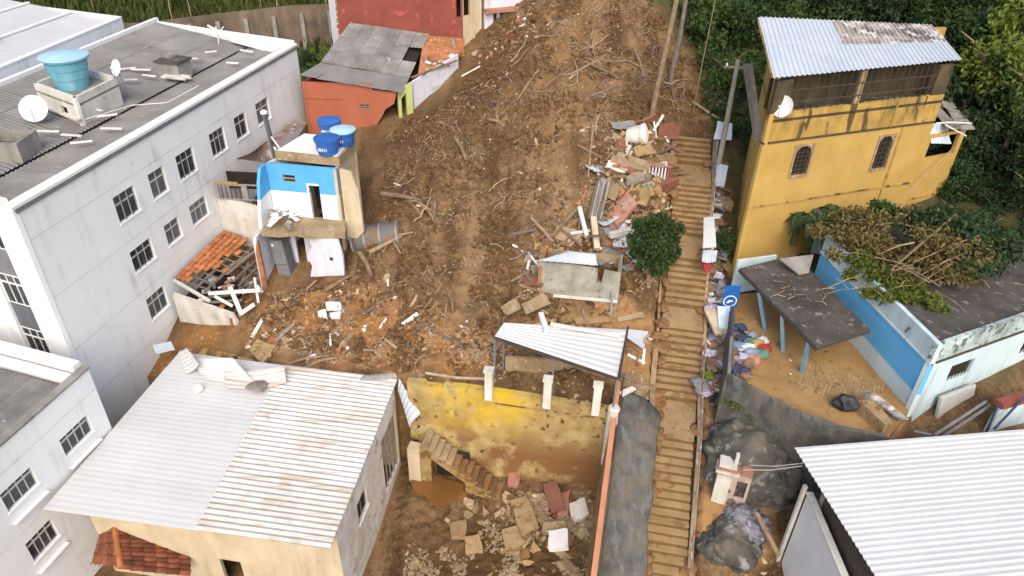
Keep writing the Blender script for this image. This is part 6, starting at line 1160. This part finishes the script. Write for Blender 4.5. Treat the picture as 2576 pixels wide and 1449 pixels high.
KIND = [('rubbish_bag', whc, 'white plastic bag of rubbish dumped beside the stairs', 'bag'), ('rubbish_bag', blk, 'black rubbish bag dumped beside the stairs', 'bag'), ('cloth_heap', brc, 'brown heap of muddy cloth dumped beside the stairs', 'cloth heap'), ('cloth_heap', lilc, 'lilac heap of cloth dumped beside the stairs', 'cloth heap'), ('cloth_heap', grc, 'grey heap of cloth dumped beside the stairs', 'cloth heap')]
bag = {k: [shape(blobg((0, 0, 0), (1, .8, .6), s + 20, 2, .45, 1.4), v[0], v[1]) for s in range(3)] for k, v in enumerate(KIND)}
# ---------------------------------------------------------------- debris of the mudslide
shapes_ = [chunkg(k) for k in range(10)]
cm = {'p': [shape(g, 'rubble_chunk', chunkp) for g in shapes_], 'b': [shape(g, 'mud_clod', chunkb) for g in shapes_], 'r': [shape(g, 'brick_chunk', chunkr) for g in shapes_], 'w': [shape(g, 'white_chunk', wwash) for g in shapes_], 't': [shape(g, 'slab_fragment', slabt) for g in shapes_], 'c': [shape(g, 'concrete_lump', concm) for g in shapes_]}
NM = {'t': ('slab_fragment', 'tan fragment of broken slab tumbled among the mud', 'slab fragment', 'tan slab fragments'), 'c': ('concrete_lump', 'muddy grey brown lump of broken concrete', 'concrete lump', 'muddy concrete lumps'), 'p': ('rubble_chunk', 'pale broken masonry chunk strewn on the brown mudslide', 'rubble', 'pale chunks on the mudslide'), 'b': ('mud_clod', 'dark brown clod of earth lying on the mudslide', 'clod', 'clods on the mudslide'), 'r': ('brick_chunk', 'reddish piece of broken brickwork lying on the mudslide', 'brick rubble', 'brick pieces on the mudslide'), 'w': ('white_chunk', 'small whitish broken piece lying on the mudslide', 'rubble', 'whitish pieces on the mudslide')}
def randpt(poly, R, patch=None):
    xs_ = [p[0] for p in poly]; ys_ = [p[1] for p in poly]
    while 1:
        x, y = R.uniform(min(xs_), max(xs_)), R.uniform(min(ys_), max(ys_))
        if inpoly(x, y, poly) and (patch is None or mn.noise(Vector((x * .5, y * .5, patch))) + .6 * mn.noise(Vector((x * 1.3, y * 1.3, patch))) > R.uniform(-.08, .5)): return x, y
R = random.Random(99)
PITP = [(-4.6, 14.5), (4.3, 14.5), (4.2, 22.6), (1, 23), (-.5, 22), (-4.2, 21.2)]
LEFTP = [(-12.8, 27.6), (-5, 25.8), (-1, 25.4), (.3, 27.4), (-4, 29), (-8.6, 31), (-12.6, 31)]
RIGHTP = [(3, 33), (7.4, 30.5), (8.3, 36), (8.6, 40.2), (5.5, 39), (3.6, 35.5)]
def chunk(x, y, s, kind, R, flat=1.0):
    z, n = hn(x, y); M = Matrix.Translation((x, y, z + s * .05)) @ n.to_track_quat('Z', 'Y').to_matrix().to_4x4() @ Matrix.Rotation(R.uniform(0, 6.28), 4, 'Z') @ Matrix.Rotation(R.uniform(-.3, .3), 4, 'X') @ Matrix.Diagonal((s, s * R.uniform(.6, 1), s * R.uniform(.5, .9) * flat, 1))
    nm, lb, ct, gp = NM[kind]; tag(piece(nm, cm[kind][R.randrange(10)], None, M), lb, ct, gp)
for k in range(95): chunk(*randpt(SLIDE, R, 1.), R.uniform(.14, .42) * (1.35 if R.random() < .1 else 1), 'p', R)
for k in range(60): chunk(*randpt(LEFTP, R), R.uniform(.15, .42), R.choice('pprw'), R)
for k in range(70): chunk(*randpt(RIGHTP, R), R.uniform(.15, .5), R.choice('pprw'), R)
for k in range(70): chunk(*randpt(SLIDE, R), R.uniform(.2, .6), 'b', R, .7)
for k in range(60): chunk(*randpt(SLIDE, R), R.uniform(.1, .22), 'w', R)
for k in range(80): chunk(*randpt(PITP, R), R.uniform(.2, .45), R.choice('ptcb'), R)
for k in range(40): chunk(R.uniform(.4, 4.2), R.uniform(20, 22.8), R.uniform(.2, .6), R.choice('ctrb'), R)
RUINP = [(-2.6, 49), (1.2, 48.5), (1.0, 52.5), (-1.8, 51.8), (-3.2, 50.6)]
SIDEP = [(5.0, 24.2), (6.6, 24.2), (7.2, 28), (5.6, 27.6), (5.4, 25.5)]
TOE = [(-13, 27.3), (-5, 25.3), (-5, 26.3), (-13, 28.6)]
for k in range(34): chunk(*randpt(RUINP, R), R.uniform(.25, .7), R.choice('pprw'), R)
for k in range(30): chunk(*randpt(SIDEP, R), R.uniform(.12, .35), R.choice('pprb'), R)
for k in range(24): chunk(*randpt(TOE, R), R.uniform(.2, .5), R.choice('pcrb'), R)
for k in range(45): chunk(R.uniform(-.5, 4.1), R.uniform(20.8, 22.9), R.uniform(.2, .55), R.choice('ptcb'), R)
for k in range(90):
    x, y = (R.uniform(-3.8, 4.1), R.uniform(15.5, 22.6)) if k % 3 else (R.uniform(0, 4.1), R.uniform(19, 22.8)); chunk(x, y, R.uniform(.35, .95), R.choice('ttcb'), R, .55)
for k in range(26): chunk(*randpt([(7.9, 18.5), (10.5, 16), (12, 19), (9.5, 21)], R), R.uniform(.15, .5), R.choice('tcbp'), R, .6)
for k in range(22): chunk(*randpt([(17, 21.3), (22, 21), (26, 25), (23, 24.6)], R), R.uniform(.15, .45), R.choice('tcbw'), R, .6)
for k in range(40): chunk(*randpt([(1.4, 27.6), (4.8, 26.6), (7.3, 28.5), (7.6, 33), (3, 33.5), (.6, 31)], R), R.uniform(.25, .8), R.choice('tcpr'), R, .5)
for k in range(30): chunk(*randpt([(-13, 27.4), (-8, 26), (-8, 30.5), (-12.5, 31)], R), R.uniform(.2, .6), R.choice('tprw'), R, .5)
def mass(name, n, polys, smin, smax, m, seed, flat=.7, flakes=False):
    R = np.random.default_rng(seed); V = []; F = []; rr = random.Random(seed); base = np.array(chunkg(seed).v); cf = chunkg(seed).f; 
    for k in range(n):
        x, y = randpt(rr.choice(polys), rr, float(seed % 3)); z = hz(x, y); s = rr.uniform(smin, smax) * (1.6 if rr.random() < .06 else 1); a = rr.uniform(0, 6.28); ca_, sa_ = math.cos(a), math.sin(a); tl = rr.uniform(-.5, .5)
        B = base * np.array([s, s * rr.uniform(.6, 1), s * flat]); B = np.c_[B[:, 0] * ca_ - B[:, 1] * sa_, B[:, 0] * sa_ + B[:, 1] * ca_, B[:, 2] + B[:, 0] * tl] + np.array([x, y, z + s * .08]); o_ = len(V) * len(base); V.append(B); F += [tuple(i + o_ for i in f) for f in cf]
    V = np.concatenate(V); me = bpy.data.meshes.new(name); me.from_pydata(V.tolist(), [], F); me.materials.append(m); o = bpy.data.objects.new(name, me); C.objects.link(o); o['kind'] = 'stuff'
mass('fine_pale_rubble', 7500, [SLIDE, SLIDE, SLIDE, LEFTP, RIGHTP], .05, .19, chunkp, 61); mass('fine_earth_crumbs', 10000, [SLIDE], .1, .42, chunkb, 62); mass('fine_pit_rubble', 6000, [PITP, PITP, [(.4, 19.5), (4.2, 19.5), (4.2, 22.8), (.4, 23)]], .06, .26, concm, 63); mass('fine_brick_rubble', 900, [LEFTP, RIGHTP, SLIDE], .05, .13, chunkr, 64)
mass('fine_white_scraps', 1500, [SLIDE, SLIDE, LEFTP, RIGHTP], .06, .15, wwash, 65, .3)
def stairside(s0, s1, y0, y1): return [(float(stair_x(y0)) + s0, y0), (float(stair_x(y0)) + s1, y0), (float(stair_x(y1)) + s1, y1), (float(stair_x(y1)) + s0, y1)]
def onstairs(name, n, m, seed):
    rr = random.Random(seed); base = np.array(chunkg(seed).v); cf = chunkg(seed).f; V = []; F = []; L_ = []
    ys_, zs_ = [], []
    for a, b, k in seg_steps():
        for i in range(max(1, k)): ys_.append(a[1] + (b[1] - a[1]) * i / max(1, k)); zs_.append(a[2] + (b[2] - a[2]) * (i + 1) / max(1, k) if k else a[2])
    for k in range(n):
        y = rr.uniform(13, 40.5); side = rr.choice((-1, -1, 1)); x = float(stair_x(y)) + side * (1.02 - abs(rr.gauss(0, .22))); j = max(i for i in range(len(ys_)) if ys_[i] <= y - .02); s = rr.uniform(.03, .13); q = base * np.array([s, s * .8, s * .6]); o_ = len(V) * len(base); V.append(q + np.array([x, y, zs_[j] + s * .12])); F += [tuple(i + o_ for i in f) for f in cf]
    me = bpy.data.meshes.new(name); me.from_pydata(np.concatenate(V).tolist(), [], F); me.materials.append(m); o = bpy.data.objects.new(name, me); C.objects.link(o); o['kind'] = 'stuff'
V = []; F = []; RR = random.Random(515)
for k in range(40):
    y = RR.uniform(15, 40); j = RR.choice((-1, -1, -1, 1)); x = float(stair_x(y)) + j * RR.uniform(.75, 1.05); g = blobg((x, y, float(stair_z(y)) + .02), (RR.uniform(.15, .45), RR.uniform(.2, .55), RR.uniform(.08, .16)), 600 + k, 3, .4, 1.6, .15); o_ = len(V); V += g.v; F += [tuple(i + o_ for i in f) for f in g.f]
md = G().add(V, F).mk('mud_drifts', chunkb, smooth=True); md['kind'] = 'stuff'
onstairs('stair_grit', 900, chunkb, 91); onstairs('stair_gravel', 260, chunkp, 92)
WRECK = [(3.0, 31.4), (7.5, 30.9), (8.3, 34.5), (8.9, 40), (5.4, 40), (4.2, 35)]
HUTL = [(.2, 29.6), (1.5, 29.4), (1.8, 32), (5.5, 32.2), (5.5, 33.4), (.6, 33)]
R = random.Random(404)
for k in range(85):
    x, y = randpt(WRECK if k % 3 else HUTL, R); z = hz(x, y); a = R.uniform(0, 6.28); L = R.uniform(.5, 1.7); e = R.choice([.1, .2, .35, .8]); P = Vector((x, y, z + .05)); Q = P + Vector((math.cos(a) * L, math.sin(a) * L, 0)); Q.z = max(hz(Q.x, Q.y) + .1, z + e * L * .6)
    tag(G().beam(P, Q, R.uniform(.06, .16), R.uniform(.04, .1)).mk('wreck_timber', R.choice([wood, wood, wooddk, whitewood, bark])), 'broken timber jutting from the wreckage left of the stairs', 'timber', 'timbers in the wreckage left of the stairs')
for k in range(34):
    x, y = randpt(WRECK if k % 4 else HUTL, R); z = hz(x, y); a = R.uniform(-.9, .9); L = R.uniform(.6, 1.6); h = R.uniform(.4, 1.0); d = (math.cos(a) * L, math.sin(a) * L); n_ = 6
    top = [(L * (1 - i / n_), h * R.uniform(.45, 1)) for i in range(n_ + 1)]; g = ragwall(G(), (0, 0), d, [(0, -.2), (L, -.2)] + top, .14); M = Matrix.Translation((x, y, z + .05)) @ Matrix.Rotation(R.uniform(-1.1, .5), 4, 'X') @ Matrix.Rotation(R.uniform(-.4, .4), 4, 'Y'); g.v = [tuple(M @ Vector(v)) for v in g.v]
    tag(g.mk('wall_fragment', R.choice([hutm, concm, fade, wwash, slabt, pinkp, concm, mudpale])), 'jagged broken wall fragment tumbled in the wreckage left of the stairs', 'wall fragment', 'wall fragments left of the stairs')
for k in range(26):
    x, y = randpt(WRECK if k % 4 else HUTL, R); s = R.uniform(.16, .36); i = R.choice([0, 2, 3, 4]); tag(piece('rag_heap', bag[i][k % 3], None, Matrix.Translation((x, y, hz(x, y) + s * .3)) @ Matrix.Rotation(R.uniform(0, 6.28), 4, 'Z') @ Matrix.Diagonal((s * 1.3, s, s * .6, 1))), 'heap of rags caught in the wreckage left of the stairs', 'rags', 'rags in the wreckage left of the stairs')
for k in range(9):
    x, y = randpt(WRECK, R); a = R.uniform(0, 6.28); u = Vector((math.cos(a), math.sin(a), R.uniform(-.2, .4))); v = Vector((-math.sin(a), math.cos(a), R.uniform(-.2, .5))); P = Vector((x, y, hz(x, y) + .2)); L, W2 = R.uniform(.8, 1.6), R.uniform(.5, .9)
    sheet('bent_sheet', [P, P + u * W2, P + u * W2 + v * L, P + v * L], R.choice([tinblue, fibre2, tinrust, tind]), 'bent corrugated sheet thrown on the wreckage left of the stairs', 'metal sheet', 'bent sheets left of the stairs', pitch=.2, jit=.15, sag=.1)
for k in range(70): chunk(*randpt(WRECK, R), R.uniform(.2, .6), R.choice('tcprw'), R, .6)
for k in range(22): chunk(*randpt([(-4.3, 24.75), (4.4, 23.3), (4.6, 24.1), (-4.3, 25.5)], R), R.uniform(.15, .45), R.choice('tcpb'), R, .7)
mass('fine_wreck_rubble', 1500, [WRECK, HUTL], .06, .22, chunkp, 68); mass('fine_side_rubble', 900, [SIDEP, RUINP, TOE], .05, .2, concm, 67); mass('strip_rubble', 900, [[(9.0, 25), (9.8, 25), (10.9, 30), (11.2, 36), (10.6, 36), (9.7, 30)]], .06, .2, grc, 66)
# twigs as one mass, branches as individuals
g = G(); rr = random.Random(70)
for k in range(1700):
    x, y = randpt(SLIDE, rr, 7.); z = hz(x, y); a = rr.uniform(0, 6.28); L = rr.uniform(.15, .6) ; e = Vector((math.cos(a) * L, math.sin(a) * L, 0)); b = Vector((x, y, 0)) + e; b.z = hz(b.x, b.y) + rr.uniform(.02, .2)
    A_ = Vector((x, y, z + .02)); m_ = (A_ + b) / 2 + Vector((rr.uniform(-.08, .08), rr.uniform(-.08, .08), .05)); g.tube([A_, m_, b], rr.uniform(.016, .036), .01, 3)
g.mk('scattered_twigs', bark, kind='stuff')
def branch(x, y, a, L, r, m, label, group, bend=.12, name='broken_branch', lift=.1, cat='branch'):
    R = random.Random(int(abs(x * 100 + y * 77))); pts = []
    for i in range(5):
        f = i / 4; qx, qy = x + math.cos(a) * L * f + R.uniform(-bend, bend) * L * .4, y + math.sin(a) * L * f + R.uniform(-bend, bend) * L * .4; pts.append(Vector((qx, qy, hz(qx, qy) + lift * (.4 + R.random()))))
    tag(G().tube(pts, r, r * .55, 6).mk(name, m), label, cat, group)
R = random.Random(71)
for k in range(95):
    x, y = randpt(SLIDE, R); branch(x, y, R.uniform(0, 6.28), R.uniform(.7, 2.2), R.uniform(.03, .07), bark if R.random() < .7 else wooddk, 'bare broken branch lying on the brown mudslide', 'broken branches on the mudslide')
for px, py, n_ in [(1490, 128, 8), (1075, 540, 5), (1450, 190, 4)]:
    P = gnd(px, py)
    for k in range(n_): branch(P.x, P.y, k * 6.28 / n_ + R.uniform(-.3, .3), R.uniform(.8, 2.1), R.uniform(.04, .075), bark, 'thick broken branch of a tangle lying high on the mudslide', 'branch tangles on the mudslide', lift=.3)
for (a, b, r) in [((1145, 350), (1172, 405), .14), ((1230, 305), (1270, 325), .12), ((960, 492), (1060, 510), .16), ((1060, 520), (1090, 555), .1), ((1095, 510), (1088, 560), .08), ((1130, 745), (1140, 790), .1), ((905, 640), (935, 700), .14), ((820, 735), (880, 700), .12), ((930, 640), (1010, 600), .13), ((955, 610), (1040, 590), .1), ((1470, 160), (1560, 205), .1), ((1520, 160), (1640, 40 + 150), .08), ((1430, 205), (1500, 160), .09), ((1355, 180), (1300, 260), .08), ((760, 935), (850, 905), .1), ((700, 930), (830, 900), .08), ((1595, 130), (1620, 200), .09)]:
    A_, B_ = gnd(*a), gnd(*b); m_ = (A_ + B_) / 2; m_.z = max(m_.z, hz(m_.x, m_.y)); tag(G().tube([A_ + Vector((0, 0, .12)), m_ + Vector((.05, .05, .16)), B_ + Vector((0, 0, .14))], r, r * .7, 7).mk('fallen_log', bark), 'thick fallen log half sunk in the brown mudslide', 'log', 'fallen logs on the mudslide')
R = random.Random(72)
for k in range(80):
    x, y = randpt(R.choice([SLIDE, RIGHTP, LEFTP, SIDEP, TOE]), R); z, n = hn(x, y); M = Matrix.Translation((x, y, z + .06)) @ n.to_track_quat('Z', 'Y').to_matrix().to_4x4() @ Matrix.Rotation(R.uniform(0, 6.28), 4, 'Z') @ Matrix.Rotation(R.uniform(-.25, .25), 4, 'Y')
    tag(tbox((0, 0, 0), (R.uniform(.5, 1.5), R.uniform(.08, .2), .04), M).mk('broken_plank', R.choice([wood, whitewood, wooddk, wood])), 'broken wooden plank lying on the mudslide debris', 'plank', 'broken planks on the mudslide')
# slabs and specific pieces, one by one
def slab(q, th, m, label, name='concrete_slab', cat='slab', lift=.14):
    P = [gnd(*v) for v in q]; n = (P[1] - P[0]).cross(P[3] - P[0]).normalized(); n = n if n.z > 0 else -n; zz = Vector((0, 0, lift))
    if (P[1] - P[0]).cross(P[2] - P[1]).z < 0: P = P[::-1]
    RR = random.Random(int(abs(P[0].x * 131 + P[0].y * 57))); O = []; D_ = (P[2] - P[0]).length
    for i in range(4):
        a_, b_ = P[i], P[(i + 1) % 4]; t_ = (b_ - a_).normalized(); s_ = t_.cross(n); O.append(a_ + t_ * RR.uniform(0, .05) * D_)
        for f in (.3, .65): O.append(a_.lerp(b_, f + RR.uniform(-.1, .1)) + s_ * RR.uniform(-.05, .035) * D_)
    tilt = Vector((RR.uniform(-.15, .15), RR.uniform(-.15, .15), 0)); cc = sum(P, Vector()) / 4; N_ = len(O); top = [p + zz + Vector((0, 0, (p - cc).dot(tilt))) for p in O]
    o = G().add([p - n * th for p in top] + top, [tuple(range(N_ - 1, -1, -1)), tuple(range(N_, 2 * N_))] + [(i, (i + 1) % N_, N_ + (i + 1) % N_, N_ + i) for i in range(N_)]).mk(name, m); return tag(o, label, cat)
slab([(1282, 1270), (1325, 1258), (1355, 1345), (1308, 1365)], .2, slabt, 'long tan concrete slab lying in the middle of the pit', lift=.4)
slab([(1365, 1235), (1400, 1228), (1420, 1300), (1385, 1310)], .15, fade, 'dull red wall slab tilted against the rubble in the pit', lift=.55)
slab([(1405, 1250), (1435, 1240), (1425, 1310), (1400, 1315)], .15, pinkp, 'pinkish slab leaning beside the dull red slab in the pit', lift=.35)
slab([(1430, 1285), (1470, 1268), (1480, 1310), (1440, 1330)], .25, wwash, 'pale rough block at the right side of the pit', lift=.5)
slab([(1128, 1325), (1175, 1312), (1170, 1362), (1135, 1365)], .2, slabt, 'square tan slab on the left of the pit floor', lift=.3)
slab([(1168, 1360), (1205, 1355), (1215, 1400), (1170, 1400)], .2, slabt, 'tan slab cut by the bottom edge of the picture in the pit', lift=.35)
slab([(1262, 1345), (1300, 1335), (1325, 1375), (1270, 1395)], .2, slabt, 'tan slab lying below the long slab in the pit', lift=.35)
slab([(1378, 1355), (1428, 1350), (1425, 1400), (1375, 1400)], .3, white2, 'bright white block standing at the bottom of the pit', 'white_block', 'block', .6)
slab([(1278, 1200), (1310, 1195), (1300, 1240), (1275, 1238)], .15, pinkp, 'small pinkish slab at the foot of the yellow stained wall', lift=.4)
slab([(1365, 1330), (1420, 1322), (1430, 1348), (1360, 1352)], .2, concm, 'muddy slab behind the bright white block in the pit', lift=.35)
slab([(625, 880), (650, 858), (698, 878), (660, 918)], .08, slabt, 'flat tan board half buried on the orange mud left of the pit', 'flat_board', 'board', .12)
slab([(472, 880), (500, 872), (600, 915), (565, 935)], .12, mudpale, 'long pale muddy slab between the mud and the big white roof', lift=.3)
slab([(600, 905), (640, 912), (650, 935), (600, 925)], .1, wood, 'brown broken board by the back edge of the big white roof', 'flat_board', 'board', .2)
slab([(1258, 790), (1300, 768), (1310, 800), (1275, 815)], .15, concm, 'tilted muddy slab at the upper left of the white shelter', lift=.5)
slab([(1310, 785), (1365, 760), (1385, 790), (1320, 812)], .15, concm, 'broad muddy slab behind the white shelter roof', lift=.55)
slab([(1440, 805), (1530, 800), (1540, 822), (1445, 822)], .12, slabt, 'tan muddy plate between the shelter roof and the small hut', lift=.2)
slab([(1550, 800), (1615, 795), (1620, 812), (1555, 815)], .15, concm, 'tan broken plate beside the stairs landing below the hut', lift=.2)
slab([(820, 770), (858, 768), (860, 782), (822, 785)], .12, white2, 'white fragment lying on the orange mud above its grey neighbours', 'white_fragment', 'fragment', .2)
slab([(800, 790), (820, 786), (824, 808), (802, 806)], .12, white2, 'white square fragment left of a grey piece on the orange mud', 'white_fragment', 'fragment', .2)
slab([(830, 792), (858, 790), (856, 810), (832, 808)], .12, white2, 'white square fragment right of a grey piece on the orange mud', 'white_fragment', 'fragment', .2)
slab([(1555, 395), (1640, 420), (1620, 450), (1530, 425)], .2, concm, 'broad pale broken slab at the upper left of the pink ruin', lift=.4)
slab([(1590, 385), (1635, 378), (1650, 405), (1600, 410)], .2, slabt, 'tan broken slab below the dented white cistern', lift=.4)
slab([(1530, 420), (1575, 435), (1570, 455), (1520, 440)], .15, wwash, 'whitish broken slab left of the pink ruin', lift=.45)
slab([(1555, 1000), (1590, 980), (1600, 990), (1565, 1012)], .1, whitewood, 'white broken board lying beside the lower end of the shelter roof', 'flat_board', 'board', .3)
# ---------------------------------------------------------------- rubbish strip between stairs and courtyard
R = random.Random(81)
for k in range(150):
    f = R.random(); y = 24.6 + f * 14.0; x = float(stair_x(y)) + 1.3 + R.random() * (max(.5, np.interp(y, [24, 28, 30, 33, 36, 39], [.9, .9, 1.2, 1.1, .6, .5]))); i = R.choice([0, 0, 1, 2, 2, 3, 4, 4]); s = R.uniform(.13, .34)
    tag(piece(KIND[i][0], bag[i][k % 3], None, Matrix.Translation((x, y, hz(x, y) + s * .35)) @ Matrix.Rotation(R.uniform(0, 6.28), 4, 'Z') @ Matrix.Diagonal((s * R.uniform(.8, 1.4), s, s * R.uniform(.6, 1), 1))), KIND[i][2], KIND[i][3], 'rubbish dumped beside the stairs')
for x, y, s in [(25.6, 36.9, .62), (27.2, 34.6, .7), (26.2, 35.4, .5), (28.2, 31.0, .62), (29.6, 29.5, .7), (28.6, 36.6, .85), (27.4, 32.6, .5), (30.5, 27, .7), (23.2, 34.8, .42), (21.2, 35.0, .36), (24.8, 33.4, .45), (26.4, 32.6, .45), (24.3, 36.2, .4)]: spots.append((x, y, s, 3 if s > .6 else 0))
for k in range(70):
    y = R.uniform(24.5, 39); x = float(stair_x(y)) + 1.25 + R.random() * 1.0; z = hz(x, y); M = Matrix.Translation((x, y, z + .15)) @ Matrix.Rotation(R.uniform(0, 3.14), 4, 'Z') @ Matrix.Rotation(R.uniform(-.7, .7), 4, 'Y') @ Matrix.Rotation(R.uniform(-.4, .4), 4, 'X')
    tag(tbox((0, 0, 0), (R.uniform(.4, 1.2), R.uniform(.06, .4), .035), M).mk('broken_board', R.choice([wood, whitewood, wooddk, concm])), 'broken board in the rubbish strip beside the stairs', 'board', 'boards in the rubbish strip')
sheet('metal_sheet', [onz(1768, 625, 9.5), onz(1802, 622, 9.6), onz(1796, 545, 10.3), onz(1770, 548, 10.2)], tin, 'long white corrugated sheet lying beside the stairs below the utility pole', pitch=.12, amp=.03, sag=-.1)
sheet('metal_sheet', [onz(1765, 660, 9.3), onz(1800, 660, 9.3), onz(1805, 630, 9.6), onz(1768, 628, 9.5)], tinblue, 'grey blue crumpled sheet below the long white sheet beside the stairs', pitch=.15, amp=.03, jit=.15)
sheet('metal_sheet', [onz(1795, 470, 10.6), onz(1822, 470, 10.8), onz(1832, 415, 11.4), onz(1805, 410, 11.3)], tinblue, 'pale sheet leaning between the utility pole and the yellow house', pitch=.3, amp=.02, jit=.1)
sheet('metal_sheet', [onz(1795, 350, 12.2), onz(1840, 352, 12.4), onz(1842, 310, 13.0), onz(1805, 305, 13.0)], tinblue, 'pale blue torn sheet hung on the fence behind the utility pole', pitch=.3, amp=.03, jit=.15)
o = blobg(onz(1777, 655 + 15, 8.9), (.22, .35, .2), 31, 3).mk('cloth_heap', redc); tag(o, 'bright red cloth in the rubbish strip beside the stairs', 'cloth heap')
o = tbox((0, 0, 0), (.8, 1.5, .14), Matrix.Translation(onz(1805, 810, 7.4)) @ Matrix.Rotation(.2, 4, 'Z') @ Matrix.Rotation(.25, 4, 'X')).mk('old_mattress', cream); tag(o, 'cream narrow mattress lying in the rubbish strip left of the white panel', 'mattress')
o = tbox((0, 0, 0), (.6, 1.3, .1), Matrix.Translation(onz(1822, 800, 7.6)) @ Matrix.Rotation(-.1, 4, 'Z') @ Matrix.Rotation(.35, 4, 'X')).mk('white_board', aqua); tag(o, 'whitish panel below the blue sign against the courtyard wall', 'panel')
o = tbox((0, 0, 0), (.5, .9, .1), Matrix.Translation(onz(1772, 865, 6.6)) @ Matrix.Rotation(.1, 4, 'Z') @ Matrix.Rotation(.3, 4, 'X')).mk('brown_board', brick); tag(o, 'orange brown panel standing in the rubbish strip beside the stairs', 'panel')
o = blobg(onz(1785, 945, 6.0), (.4, .35, .22), 35, 3).mk('weed_clump', leafy); tag(o, 'yellow green clump of weeds in the lower rubbish strip', 'weeds')
o = blobg(onz(1760, 968, 5.8), (.38, .4, .32), 36, 3).mk('grey_sack', grc); tag(o, 'round grey sack at the lower end of the rubbish strip', 'sack')
# heap of coloured clothes in the courtyard
CL = [(1870, 850, navy, 'navy'), (1862, 825, navy, 'dark navy'), (1878, 875, whc, 'white'), (1895, 862, grnc, 'green'), (1925, 878, redc, 'red'), (1905, 868, yelc, 'mustard'), (1890, 845, grc, 'grey'), (1908, 890, grnc, 'bright green'), (1885, 890, bluec, 'blue'), (1868, 900, lilc, 'lilac'), (1880, 915, brc, 'brown'), (1862, 930, navy, 'navy blue'), (1872, 945, brc, 'tan brown'), (1915, 858, whc, 'off white'), (1855, 870, bluec, 'pale blue'), (1895, 905, pinkp, 'pink')]
for k, (px, py, m, cn) in enumerate(CL):
    P = onz(px, py, 7.65); o = blobg(P, (.32 + .06 * (k % 3), .28, .2), 90 + k, 2, .5, 1.5).mk('cloth_pile', m); tag(o, '%s clothes in the colourful heap on the muddy courtyard' % cn, 'clothes', 'clothes heaped in the courtyard')
for px, py, m, lb in [(1903, 868, yelc, 'x')]: pass
R = random.Random(95)
for k in range(26):
    x, y = randpt([(11, 29.5), (10.2, 25), (11.6, 23.3), (13.5, 22), (15.8, 23), (14.5, 28), (12.2, 29.6)], R); s = R.uniform(.08, .22); nm, lb = 'courtyard_scrap', 'small scrap lying on the muddy courtyard floor'; M = Matrix.Translation((x, y, 7.53 + s * .1)) @ Matrix.Rotation(R.uniform(0, 6.28), 4, 'Z') @ Matrix.Diagonal((s, s * .8, s * .4, 1))
    tag(piece(nm, cm[R.choice('pbrw')][k % 10], None, M), lb, 'scrap', 'scraps on the courtyard')
cpoly = [(p.x + .03, p.y + .08) for p in pts_court] + [(16.62, 22.2), (15.18, 30.5), (13.3, 30.9), (11.1, 30.3)]
court = G().prism(cpoly, 6.6, 7.5).mk('courtyard_floor', mat('muddy_courtyard', (.37, .23, .09), (.27, .16, .062), .9, .93, .3, 12, spots=(.22, .13, .06), spot_s=2.2, spot_t=.6)); court['kind'] = 'structure'
# rows of paving setts showing through the courtyard mud
me = shape(G().box((0, 0, 0), (.2, .1, .06)), 'paving_sett', slabt); e0_, e1_ = Vector((12.2, 23.4, 7.5)), Vector((15.3, 21.6, 7.5)); ud = (e1_ - e0_).normalized(); vd_ = Vector((-ud.y, ud.x, 0))
for i in range(22):
    for j in range(9):
        P = e0_ + ud * (.12 + i * .15) + vd_ * (.25 + j * .25) + Vector((0, 0, R.uniform(-.03, -.005))); M = Matrix.Translation(P) @ Matrix.Rotation(math.atan2(vd_.y, vd_.x) + R.uniform(-.05, .05), 4, 'Z'); piece('paving_sett', me, court, M)
